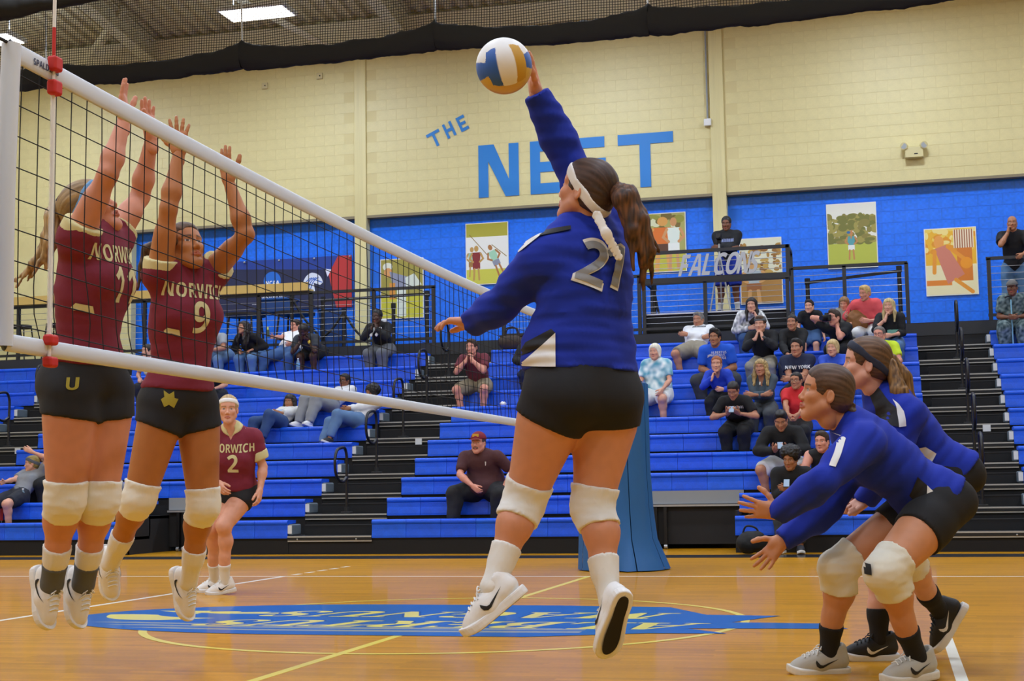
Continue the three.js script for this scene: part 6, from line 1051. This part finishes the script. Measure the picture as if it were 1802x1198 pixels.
seated({ label: 'person with a big curly top of hair in a white sweatshirt, sprawled beside the stairs', row: 6, x: -5.21, hh: 0.51, dir: -1, yaw: -0.55, skin: SK.olive, hair: H('afro', 0x14100e), top: { name: 'sweatshirt', color: 0xdededc, sleeve: 1.9 }, bottom: { color: 0x5d7ea6, len: 1.9 }, arm: [-0.02, 0.22, 0.16], feetUp: true, footL: [0.1, -0.02, 0.0], footR: [0.02, -0.1, 0.05], shoe: { color: 0x2a2a2c, sole: 0xe0e0dc },
  extras: (x) => x.addp('belt_bag', sdfMesh([cap(x.W([-0.14, 0.14, 0.06]), x.W([0.14, 0.14, 0.06]), 0.05, 0.05, { k: 0.02 })], 0.012), mat(0x161618, 0.7)) });
// ----- middle
seated({ label: 'bearded man in a maroon t-shirt and khaki shorts, hands clasped at his mouth', row: 8, x: -3.53, hh: 0.68, dir: 1, s: 1.0, skin: SK.pink, male: true, hair: H('short', 0x3a261c), top: { color: 0x6a2a34, sleeve: 0.65 }, bottom: { color: 0x8c8168, len: 0.85, loose: 0.02 }, arm: 'mouth', spread: 1.5, knee: 0.45, hy: -0.1, shoe: { color: 0x2a2622 },
  extras: (x) => { x.addp('beard', x.headXf(sdfMesh([cap([0.045, -0.055, 0.02], [0, -0.108, 0.066], 0.024, 0.026), cap([-0.045, -0.055, 0.02], [0, -0.108, 0.066], 0.024, 0.026)], 0.007)), mat(0x4a3024, 0.9)); x.addp('shirt_print', decal(x.layers.top, 0.022, x.W([0, 0.32, 0.1]), x.WD([1, 0, 0]), x.WD([0, 0, 1]), [new THREE.Shape().absarc(0, 0, 0.1, 0, 7)], 1), mat(0xcfc8c4, 0.8, { side: THREE.DoubleSide }), x.layers.shirt); x.addp('shirt_print', decal(x.layers.top, 0.022, x.W([0, 0.32, 0.1]), x.WD([1, 0, 0]), x.WD([0, 0, 1]), [new THREE.Shape().absarc(0, 0, 0.075, 0, 7)], 1, 0.005), mat(0x4c1c26, 0.8, { side: THREE.DoubleSide }), x.layers.shirt); } });
seated({ label: 'person in a black jacket mostly hidden behind the attacker', row: 9, x: -2.72, hh: 0.6, dir: 1, skin: SK.tan, male: true, hair: H('short', 0x1a1512), top: { name: 'jacket', color: 0x141517, sleeve: 1.95 }, bottom: { color: 0x1b2340 }, arm: 'knees' });
seated({ label: 'heavy man in a maroon cap and brown shirt with black trousers, second row', row: 2, x: -2.45, hh: 0.70, dir: 1, s: 1.03, skin: SK.pink, male: true, bulk: 1.38, belly: 1.0, shoulder: 1.22, hair: H('buzz', 0x5a4a3a), top: { color: 0x4c2a2c, sleeve: 0.75, hem: -0.05 }, bottom: { color: 0x1d1e20, loose: 0.02 }, armR: [-0.02, 0.14, 0.34], armL: [0.3, 0.1, 0.1], poleR: [-1, 0.1, 0.1], spread: 2.0, knee: 0.7, footR: [0.32, 0.0, 0.1], hy: 0.0, hp: -0.05, headScale: 1.12,
  extras: (x) => { const [d, b] = capGeo(false); const c = x.addp('cap', x.headXf(d), cloth(0x7c1c2c)); x.addp('brim', x.headXf(b), cloth(0x7c1c2c), c); x.addp('cap_patch', x.headXf(bx(0.075, 0.035, 0.01, 0, 0.085, 0.082)), mat(0xc99a2c, 0.7), c); x.addp('moustache', x.headXf(cap2([-0.03, -0.058, 0.088], [0.03, -0.058, 0.088])), mat(0x6a5444, 0.9)); shapeDecal(x, x.layers.shirt, x.layers.top, x.layers.topOff, [[-0.006, -0.025], [0.004, -0.025], [0.012, 0.025], [-0.004, 0.025]], 1, x.W([0.1, 0.42, 0.2]), x.WD([1, 0, 0]), x.WD([0, 0, 1]), 0xd8d8d4, 'shirt_mark'); } });
function cap2(a, b) { return cyl(a, b, 0.008, 0.008, 8); }
// ----- right block
seated({ label: 'white-haired woman in a pale blue tie-dye t-shirt and white shorts', row: 7, x: -0.64, hh: 0.73, dir: 1, s: 1.0, skin: SK.fair, bulk: 1.16, belly: 0.3, hair: H('bob', 0xd8d2b8, 0xeeeadb), brow: 0xb8a890, arm: [0.15, 0.14, 0.26], spread: 1.3, hy: -0.1, bottom: { color: 0xdfe3df, len: 0.8, loose: 0.02 }, shoe: { color: 0xd8d8d4 },
  top: { sleeve: 0.7, hem: -0.06, mat: new THREE.MeshStandardMaterial({ roughness: 0.85, vertexColors: true }), color: 0xffffff }, extras: (x) => streak(x.layers.shirt.geometry, 0x5fb2cc, 0xe4f0ee, [14, 14, 14]) });
seated({ label: 'grey-haired man in a white sweatshirt with crossed arms', row: 10, x: -0.32, hh: 0.62, dir: -1, s: 1.0, skin: SK.tan, male: true, bulk: 1.16, hair: H('short', 0x5c5850, 0x8a867e), top: { name: 'sweatshirt', color: 0xdedfe0, sleeve: 1.95, loose: 0.012 }, bottom: { color: 0x8b8270, len: 0.85, loose: 0.02 }, arm: 'cross', spread: 1.3, knee: 0.5, hy: -0.2, extras: (x) => marks(x, 0.2, 0.03, [0.02, 0.49, 0.1], 0x303438) });
seated({ label: 'young man in a bright blue college t-shirt and dark trousers', row: 8, x: 0.21, hh: 0.68, dir: 1, s: 1.04, skin: SK.olive, male: true, bulk: 1.2, belly: 0.3, hair: H('thick', 0x14100e), top: { color: 0x1c5ad2, sleeve: 0.7, hem: -0.06 }, bottom: { color: 0x3a3c40, loose: 0.02 }, arm: [0.04, 0.15, 0.24], spread: 1.7, knee: 0.6, hy: -0.1,
  extras: (x) => { print(x, 'ALBERTUS', 0.034, [0.05, 0.44, 0.2], 0xd8dce4); print(x, 'MAGNUS', 0.034, [0.04, 0.4, 0.2], 0xd8dce4); print(x, 'COLLEGE', 0.034, [0.05, 0.36, 0.2], 0xd8dce4); shapeDecal(x, x.layers.shirt, x.layers.top, x.layers.topOff + 0.006, [[-0.04, -0.02], [-0.03, 0.02], [0.02, 0.03], [0.04, 0.0], [0.0, 0.0]], 1, x.W([-0.09, 0.39, 0.2]), x.WD([1, 0, 0]), x.WD([0, 0, 1]), 0xd8dce4, 'shirt_print'); } });
seated({ label: 'red-haired woman in a blue pullover with her hand at her mouth', row: 7, x: 0.29, hh: 0.5, dir: 1, s: 0.84, skin: SK.fair, hair: H('pulled', 0x8a4a22, 0xb06a36), top: { name: 'pullover', color: 0x2346c4, sleeve: 1.95, v: 0.08 }, bottom: { color: 0x17181a }, armR: 'mouth', armL: [0.1, 0.12, 0.3], hy: 0.1 });
seated({ label: 'dark-haired woman in a black t-shirt looking down at her phone', row: 5, x: 0.64, hh: 0.60, dir: 1, s: 0.98, skin: SK.tan, bulk: 1.06, hair: H('pulled', 0x1c1410), top: { color: 0x121315, sleeve: 0.65 }, bottom: { color: 0x131416 }, arm: 'phone', hp: 0.6, hy: -0.05, shoe: { color: 0x3a3a3a },
  extras: (x) => { marks(x, 0.22, 0.035, [0, 0.34, 0.2], 0xcfd2d4); phone(x.W([0, 0.3, 0.4]), 0, 'phone held by the woman in the black t-shirt'); } });
seated({ label: 'woman with long dark hair in a white patterned sweater, top row', row: 11, x: 0.50, hh: 0.54, dir: 1, skin: SK.fair, yaw: 0.3, hair: H('long', 0x17110f, 0x2a1f1a), bottom: { color: 0x2d4c7a }, armL: 'mouth', armR: [-0.05, 0.16, 0.25], hy: -0.35,
  top: { name: 'sweater', sleeve: 1.95, loose: 0.01, color: 0xffffff, mat: new THREE.MeshStandardMaterial({ roughness: 0.9, vertexColors: true }) }, extras: (x) => streak(x.layers.shirt.geometry, 0x8a8f92, 0xf0f0ee, [26, 18, 26]) });
seated({ label: 'person in a backwards grey cap and black jacket, hands clasped at the mouth', row: 9, x: 0.81, hh: 0.65, dir: 1, skin: SK.fair, male: true, hair: H('short', 0x4a3524), top: { name: 'jacket', color: 0x17181b, sleeve: 1.7 }, bottom: { color: 0x9a9484 }, arm: 'mouth', spread: 1.3, hy: -0.1, shoe: { color: 0xd8d8d4 },
  extras: (x) => { const [d, b] = capGeo(true); const c = x.addp('cap', x.headXf(d), cloth(0x55585c)); x.addp('brim', x.headXf(b), cloth(0x55585c), c); x.addp('watch', sdfMesh([cap(lerp3(x.J.wL, x.J.eL, 0.08), lerp3(x.J.wL, x.J.eL, 0.2), 0.034, 0.036)], 0.009), mat(0x141416, 0.4)); } });
seated({ label: 'woman with wavy blond hair in a denim jacket, arms folded on her knees', row: 6, x: 0.94, hh: 0.66, dir: 1, skin: SK.tan, hair: H('curly', 0x6a5436, 0xc9ab6a), top: { name: 'denim_jacket', color: 0x44525e, sleeve: 1.6, v: 0.16 }, bottom: { color: 0x4c5054 }, arm: [-0.08, 0.26, 0.3], hy: -0.1, shoe: { color: 0xd8d8d6 }, extras: (x) => x.addp('necklace', cyl(x.W([0, 0.44, 0.2]), x.W([0, 0.4, 0.22]), 0.009), mat(0xd8d4c4, 0.4)) });
seated({ label: 'woman with a dark bun in a black sweater behind the man in the navy t-shirt', row: 9, x: 1.28, hh: 0.66, dir: 1, skin: SK.tan, hair: H('bun', 0x17110f), top: { name: 'sweater', color: 0x121315, sleeve: 1.95, loose: 0.01 }, bottom: { color: 0x3a3d42 }, arm: 'knees', hy: -0.05 });
seated({ label: 'small boy in a black t-shirt and denim shorts, top row', row: 11, x: 1.47, hh: 0.50, s: 0.7, child: true, skin: SK.fair, male: true, hair: H('short', 0x2a1d14), top: { color: 0x111214, sleeve: 0.65 }, bottom: { color: 0x35547e, len: 0.85, loose: 0.015 }, armL: [0.22, -0.02, 0.02], armR: [-0.16, 0.06, 0.1], hy: -0.1, headScale: 0.88, shoe: { color: 0xc8c8c4 } });
seated({ label: 'man in a navy NEW YORK t-shirt with his arms on his knees', row: 7, x: 1.40, hh: 0.71, dir: 1, s: 1.0, skin: SK.tan, male: true, bulk: 1.12, hair: H('short', 0x17120f), top: { color: 0x1c2440, sleeve: 0.65 }, bottom: { color: 0x24262b, len: 0.8, loose: 0.02 }, arm: [-0.06, 0.24, 0.34], spread: 1.4, hy: -0.15, extras: (x) => print(x, 'NEW YORK', 0.05, [0.02, 0.41, 0.2], 0xe2e4e8) });
seated({ label: 'photographer in black aiming a camera', row: 10, x: 1.97, hh: 0.48, dir: 1, skin: SK.pink, male: true, bulk: 1.12, hair: H('short', 0x3a2a1e), top: { color: 0x17181b, sleeve: 0.6 }, bottom: { color: 0x17181b }, armL: [0.04, 0.36, 0.34], armR: [-0.12, 0.44, 0.32], poleR: [-1, 0.3, 0], poleL: [0.6, -1, 0], hy: -0.35, yaw: -0.3, handR: { pose: 'grip', dir: [0.9, 0.2, 0.2], palm: [0.2, 0, -1] }, handL: { pose: 'grip', dir: [-0.3, 0.8, 0.2], palm: [-0.2, 0.6, -0.7] },
  extras: (x) => { const p = add3(add3(x.J.head, nrm3(x.J.hf), 0.17), [0, -0.01, 0]), t = thing('camera', 'black camera held up by the photographer', 'camera', p), f = nrm3(x.J.hf), q = new THREE.Quaternion().setFromUnitVectors(V(0, 0, 1), V(...f)); const b = mesh('camera_body', merge([rbx(0.14, 0.1, 0.06, 0.012), rbx(0.05, 0.035, 0.05, 0.008, 0, 0.06, 0)]), mat(0x141416, 0.5), t); const l = mesh('lens', merge([cyl([0, -0.005, 0.03], [0, -0.005, 0.13], 0.036, 0.042, 20)]), mat(0x101012, 0.35), t); const gl = mesh('lens_glass', cyl([0, -0.005, 0.129], [0, -0.005, 0.131], 0.036, 0.036, 20), mat(0x2a2c40, 0.05), t); for (const m of [b, l, gl]) m.quaternion.copy(q); } });
seated({ label: 'little girl with long light brown hair, top row beside the pink woman', row: 11, x: 1.99, hh: 0.54, s: 0.72, child: true, skin: SK.fair, hair: H('long', 0x6a4c30, 0x9a7850), top: { color: 0x8d8f84, sleeve: 1.8 }, bottom: { color: 0x35405a }, hp: 0.3, hy: -0.1, headScale: 0.86, arm: 'lap' });
seated({ label: 'blond woman in a coral pink top and white trousers with a brown bag', row: 11, x: 2.35, hh: 0.66, dir: 1, s: 1.0, skin: SK.pink, bulk: 1.1, hair: H('short', 0xb08a4c, 0xd9bd80), top: { color: 0xe2595e, sleeve: 1.4, loose: 0.02 }, bottom: { color: 0xdcdcd8 }, armR: [-0.3, 0.3, 0.2], armL: [0.05, 0.2, 0.26], hy: -0.55, hp: 0.25 });
seated({ label: 'blond woman in a black top and jeans with her hand over her mouth', row: 10, x: 2.70, hh: 0.64, dir: 1, skin: SK.fair, hair: H('long', 0x9a8350, 0xd9c690), top: { color: 0x15161a, sleeve: 1.3 }, bottom: { color: 0x4f719c }, armR: 'mouth', armL: [0.02, 0.17, 0.26], hy: -0.15 });
seated({ label: 'man with glasses in a neon yellow t-shirt behind the player with the navy headband', row: 8, x: 2.56, hh: 0.62, s: 1.0, dir: 1, skin: SK.pink, male: true, bulk: 1.15, hair: H('buzz', 0x6b625a), top: { color: 0xc6e02c, sleeve: 0.65 }, bottom: { color: 0x3c4048 }, arm: 'knees', hy: -0.2, extras: (x) => x.addp('glasses', x.headXf(glassesGeo()), mat(0x3a3a3a, 0.4)) });
seated({ label: 'blond person in a blue t-shirt hidden behind the two right players\u2019 heads', row: 7, x: 1.89, hh: 0.69, dir: 1, skin: SK.fair, hair: H('bob', 0xa88a50, 0xd6bd86), top: { color: 0x2a4fc0, sleeve: 0.65 }, bottom: { color: 0x2c2f38 }, arm: 'knees' });
seated({ label: 'person with glasses in a red t-shirt and black leggings behind the passer\u2019s face', row: 5, x: 1.43, hh: 0.70, dir: 1, skin: SK.tan, hair: H('pulled', 0x1f1612), top: { color: 0xc8242a, sleeve: 0.65 }, bottom: { color: 0x17181a, len: 1.85 }, arm: 'knees', shoe: { color: 0xe4e4e2 }, extras: (x) => x.addp('glasses', x.headXf(glassesGeo()), mat(0x26262a, 0.4)) });
seated({ label: 'man in a black hooded jacket and white shorts looking at a phone', row: 3, x: 1.33, hh: 0.67, dir: 1, s: 1.0, skin: SK.tan, male: true, bulk: 1.1, hair: H('short', 0x14100e), top: { name: 'hooded_jacket', color: 0x141517, sleeve: 1.95, loose: 0.01 }, bottom: { color: 0xd4d6d8, len: 0.85, loose: 0.025 }, arm: 'phone', hp: 0.5, hy: 0.1, spread: 1.7, knee: 0.6, shoe: { color: 0xb8b49a }, extras: (x) => phone(x.W([0.02, 0.31, 0.41]), 0.1, 'phone held by the man in the black hooded jacket') });
seated({ label: 'man with an afro in a black sweater filming with a phone, front row', row: 1, x: 1.50, hh: 0.68, dir: 1, s: 0.98, skin: SK.olive, male: true, hair: H('afro', 0x14100e), top: { name: 'sweater', color: 0x131416, sleeve: 1.95 }, bottom: { color: 0x35383b, len: 1.9 }, arm: [0.0, 0.3, 0.26], hp: 0.25, hy: -0.2, extras: (x) => phone(x.W([-0.02, 0.38, 0.34]), 0, 'phone held by the man with the afro') });
seated({ label: 'person in a dark tank top and shorts with white socks behind the passer\u2019s arm', row: 2, x: 1.85, hh: 0.62, dir: 1, skin: SK.pink, male: true, hair: H('short', 0x3a2a1c), top: { color: 0x1a1b1e, sleeve: 0 }, bottom: { color: 0x17181b, len: 0.75, loose: 0.02 }, arm: 'knees', sock: { color: 0xe6e6e2, h: 0.36 }, shoe: { color: 0xc9c7bc }, spread: 1.2 });
seated({ label: 'woman in a grey cap and dark patterned dress with a pale blue cane', row: 11, x: 4.53, hh: 0.63, dir: 1, s: 0.98, skin: SK.brown, bulk: 1.25, belly: 0.5, hair: H('buzz', 0x2a241f), bottom: { name: 'dress_skirt', len: 1.6, loose: 0.03, color: 0xffffff, mat: new THREE.MeshStandardMaterial({ roughness: 0.9, vertexColors: true }) }, arm: [0.04, 0.16, 0.3], spread: 1.2, hy: -0.15,
  top: { name: 'dress_top', sleeve: 0.7, color: 0xffffff, mat: new THREE.MeshStandardMaterial({ roughness: 0.9, vertexColors: true }) },
  extras: (x) => { streak(x.layers.shirt.geometry, 0x16363e, 0x7d8f8e, [24, 24, 24]); streak(x.layers.shorts.geometry, 0x16363e, 0x7d8f8e, [24, 24, 24]); const [d, b] = capGeo(false); const c = x.addp('cap', x.headXf(d), cloth(0x6a6864)); x.addp('brim', x.headXf(b), cloth(0x6a6864), c);
    const k = thing('walking_cane', 'pale blue walking cane in front of the woman in the patterned dress', 'cane', x.W([-0.02, -0.4666, 0.31])); mesh('shaft', cyl([0, 0, 0], [0, 0.92, -0.05], 0.011), mat(0x7db4cc, 0.4), k); mesh('handle', tube([[0, 0.9, -0.05], [0, 0.945, -0.05], [-0.05, 0.95, -0.05], [-0.09, 0.93, -0.05]], 0.014, 12, 8), mat(0x1b1b1d, 0.6), k); mesh('tip', cyl([0, 0, 0], [0, 0.03, 0], 0.016), M.black, k); } });
// ----- standing people
function standing(o) {
  const s = o.s ?? 1, [X, Y, Z] = o.at, cy = Math.cos(o.yaw ?? 0), sy = Math.sin(o.yaw ?? 0), W = (v) => add3([X, Y, Z], yawV(v.map((q) => q * s), cy, sy)), WD = (v) => yawV(v, cy, sy), l = o.lean ?? 0;
  const J = { pelvis: W([0, 0.95, 0]), chest: W([0, 1.25, 0.3 * l]), neck: W([0, 1.46, 0.52 * l]), head: W([o.hx ?? 0, 1.61, 0.6 * l + 0.03]), hf: WD([Math.sin(o.hy ?? -0.1), -(o.hp ?? 0.1), 1]), hu: [0, 1, 0] };
  for (const [e, k] of [[1, 'L'], [-1, 'R']]) { J['h' + k] = W([e * 0.09, 0.92, 0]); J['k' + k] = W([e * 0.13, 0.5, 0.03]); J['a' + k] = W([e * 0.15, 0.095, 0]); J['f' + k] = WD([e * 0.3, -0.02, 1]); J['u' + k] = [0, 1, 0]; const a = W([e * 0.18, 1.42, 0.5 * l]), [el, wr] = ik(a, W(o['arm' + k]), 0.28 * s, 0.25 * s, WD(o['pole' + k] ?? [e, -0.6, -0.2])); J['s' + k] = a; J['e' + k] = el; J['w' + k] = wr; }
  figure({ ...SRES, J, base: [X, Y, Z], label: o.label, skin: o.skin, male: true, hair: o.hair, build: { s, bulk: 1.05, arm: 1.08, neckR: 1.1 }, top: { off: 0.016, fold: 0.006, loose: 0.012, ...o.top }, bottom: { off: 0.012, fold: 0.006, ...o.bottom }, shoe: { color: 0x2a2a2c, cell: 0.0145, ...(o.shoe ?? {}) }, sock: o.sock, handL: o.handL, handR: o.handR, extras: (x) => o.extras?.({ ...x, W, WD }) });
}
standing({ label: 'man with crossed arms in a black long-sleeved top and blue shorts on the platform', at: [0.06, 3.66, -20.75], s: 0.97, skin: SK.brown, hair: H('flat', 0x100d0c), top: { color: 0x131417, sleeve: 1.95, hem: -0.04 }, bottom: { color: 0x16309a, len: 0.9, loose: 0.03 }, armL: [-0.1, 1.18, 0.2], armR: [0.1, 1.14, 0.23], sock: { color: 0xd8d8d6, h: 0.3 }, shoe: { color: 0x1c1c20 }, handL: { pose: 'flat', dir: [-1, 0, 0.1], palm: [0, 0, -1] }, handR: { pose: 'flat', dir: [1, 0, 0.1], palm: [0, 0, -1] },
  extras: (x) => marks(x, 0.2, 0.06, [0.02, 1.31, 0.1], 0x8f9cc8) });
standing({ label: 'bald man in a black polo shirt leaning on the right railing, cheek on his hand', at: [4.66, 3.3, -20.5], s: 0.98, lean: 0.42, skin: SK.olive, hair: H('bald', 0x2a211c), top: { color: 0x141418, sleeve: 0.65, hem: -0.06 }, bottom: { color: 0x54789c }, armR: [-0.1, 1.45, 0.36], poleR: [-0.6, -1, 0.3], armL: [0.1, 1.06, 0.5], hp: 0, hx: -0.02, handR: { pose: 'fist', dir: [0.2, 1, 0], palm: [1, 0, -0.2] } });
// ----- small belongings
{ // tripod and camera in front of the man on the platform
  const t = thing('camera_tripod', 'silver camera tripod in front of the man on the platform', 'tripod', [-0.03, 3.66, -20.32]);
  for (const a of [0.5, 2.6, 4.7]) mesh('leg', cyl([0, 1.02, 0], [Math.cos(a) * 0.2, 0, Math.sin(a) * 0.2], 0.014), M.alu, t); mesh('column', cyl([0, 0.8, 0], [0, 1.2, 0], 0.016), M.alu, t); mesh('head', rbx(0.07, 0.06, 0.07, 0.01, 0, 1.2, 0), M.black, t); mesh('camcorder', merge([rbx(0.09, 0.09, 0.16, 0.015, 0, 1.28, 0.02), cyl([0, 1.28, 0.1], [0, 1.28, 0.15], 0.035, 0.038, 14)]), M.blackGloss, t);
}
function bottle(x, y, z, lab, tint = 0xbfe0f2) { const t = thing('water_bottle', lab, 'bottle', [x, y, z]); mesh('bottle', new THREE.LatheGeometry([[0, 0], [0.031, 0.002], [0.033, 0.03], [0.03, 0.07], [0.033, 0.12], [0.02, 0.165], [0.012, 0.18], [0.012, 0.19]].map((p) => new THREE.Vector2(...p)), 16), new THREE.MeshPhysicalMaterial({ color: tint, roughness: 0.1, transmission: 0.7, thickness: 0.05 }), t); mesh('label_wrap', new THREE.CylinderGeometry(0.0335, 0.0335, 0.05, 16, 1, true).translate(0, 0.09, 0), mat(0x6fb0d8, 0.6, { side: THREE.DoubleSide }), t); mesh('cap', cyl([0, 0.187, 0], [0, 0.205, 0], 0.014, 0.014, 12), M.white, t); }
bottle(-9.16, seatY(2), seatZ(2) - 0.05, 'clear water bottle on the bench beside the woman with the grey headband'); bottle(-7.0, seatY(10), seatZ(10) - 0.06, 'clear water bottle at the feet of the bald man in dark grey');
{
  const t = thing('paper_cup', 'white paper cup with an orange band and straw on the bench', 'cup', [-6.42, seatY(5), seatZ(5) - 0.05]); mesh('cup', new THREE.LatheGeometry([[0, 0], [0.032, 0], [0.046, 0.17], [0.044, 0.17], [0.03, 0.004]].map((p) => new THREE.Vector2(...p)), 20), mat(0xe8e6e0, 0.6, { side: THREE.DoubleSide }), t); mesh('band', new THREE.CylinderGeometry(0.0385, 0.0335, 0.045, 20, 1, true).translate(0, 0.04, 0), mat(0xd8662a, 0.6, { side: THREE.DoubleSide }), t); mesh('lid', cyl([0, 0.17, 0], [0, 0.18, 0], 0.048, 0.047, 20), M.white, t); mesh('straw', cyl([0, 0.17, 0], [0.01, 0.24, 0], 0.004), mat(0xd8a05a, 0.6), t);
  const b = thing('handbag', 'brown leather handbag on the top row left of the attacker', 'bag', [-3.45, seatY(11), seatZ(11) - 0.16]); mesh('bag_body', sdfMesh([ell([0, 0.14, 0], [0.24, 0.15, 0.1], { cut: [[0, 1, 0, 0.24]] })], 0.012), mat(0x3a2a1e, 0.6), b); mesh('flap', bx(0.4, 0.02, 0.12, 0, 0.24, 0), mat(0x2c2018, 0.6), b); for (const s of [-1, 1]) mesh('handle', tube([[-0.12, 0.22, s * 0.05], [-0.08, 0.36, s * 0.05], [0.08, 0.36, s * 0.05], [0.12, 0.22, s * 0.05]], 0.011, 20, 6), mat(0x2c2018, 0.6), b);
  const c = thing('handbag', 'slouchy tan handbag on the lap of the woman in pink', 'bag', [2.2, seatY(11) + 0.05, seatZ(11) + 0.1]); mesh('bag_body', sdfMesh([ell([0, 0.16, 0], [0.17, 0.2, 0.09])], 0.012, { amp: 0.012, disp: (x, y, z) => 0.012 * n3(x * 14, y * 14, z * 14) }), mat(0x8a5a2a, 0.6), c); mesh('strap', tube([[-0.1, 0.32, 0], [-0.08, 0.48, 0.02], [0.05, 0.5, 0.02], [0.12, 0.32, 0]], 0.01, 20, 6), mat(0x6a4420, 0.6), c);
  const d = thing('clutch_bag', 'small mint green pouch on the lap of the woman in black and jeans', 'bag', [2.74, seatY(10) + 0.19, seatZ(10) + 0.1]); mesh('pouch', rbx(0.2, 0.08, 0.06, 0.02, 0, 0.04, 0), mat(0x6fae9c, 0.6), d); mesh('zip', bx(0.18, 0.006, 0.006, 0, 0.08, 0.0), M.alu, d);
  const l = thing('lanyard', 'red lanyard hanging over the front rows at the left edge', 'lanyard', [-9.45, seatY(2) - 0.24, seatZ(2) + 0.012]); mesh('strap', bx(0.05, 0.25, 0.006, 0, 0.125, 0), mat(0xc22c3a, 0.7), l); mesh('hook', cyl([0, 0, 0.002], [0, -0.03, 0.002], 0.006), M.alu, l);
  const g = thing('duffel_bag', 'black bag on the floor below the front row behind the passer\u2019s hands', 'bag', [1.02, 0.002, -13.15]); mesh('bag_body', sdfMesh([cap([-0.04, 0.13, 0], [0.06, 0.15, 0], 0.13, 0.12, { q: 0.8, n: [0, 0, 1] })], 0.014, { amp: 0.01, disp: (x, y, z) => 0.01 * n3(x * 12, y * 12, z * 12) }), mat(0x17181a, 0.75), g); mesh('strap', tube([[-0.1, 0.22, 0], [-0.05, 0.32, 0.02], [0.06, 0.3, 0.02], [0.1, 0.22, 0]], 0.012, 16, 6), M.black, g);
}
{
  const t = thing('shopping_bag', 'red and white plastic bag beside the woman in the patterned dress', 'bag', [4.86, seatY(11), seatZ(11) - 0.12]);
  mesh('bag_body', sdfMesh([ell([0, 0.1, 0], [0.1, 0.12, 0.08])], 0.012, { amp: 0.012, disp: (x, y, z) => 0.012 * n3(x * 18, y * 18, z * 18) }), mat(0xa8323a, 0.6), t); mesh('bag_mouth', sdfMesh([ell([0.01, 0.2, 0], [0.06, 0.06, 0.05])], 0.012, { amp: 0.01, disp: (x, y, z) => 0.01 * n3(x * 26, y * 26, z * 26) }), mat(0xdcd8d4, 0.6), t);
  const u = thing('tissue', 'crumpled white tissue on the bench behind the man in maroon', 'tissue', [-2.98, seatY(7), seatZ(7) - 0.1]); mesh('paper', sdfMesh([ell([0, 0.03, 0], [0.05, 0.035, 0.04])], 0.009, { amp: 0.012, disp: (x, y, z) => 0.012 * n3(x * 40, y * 40, z * 40) }), M.white, u);
}
renderer.render(scene, camera);
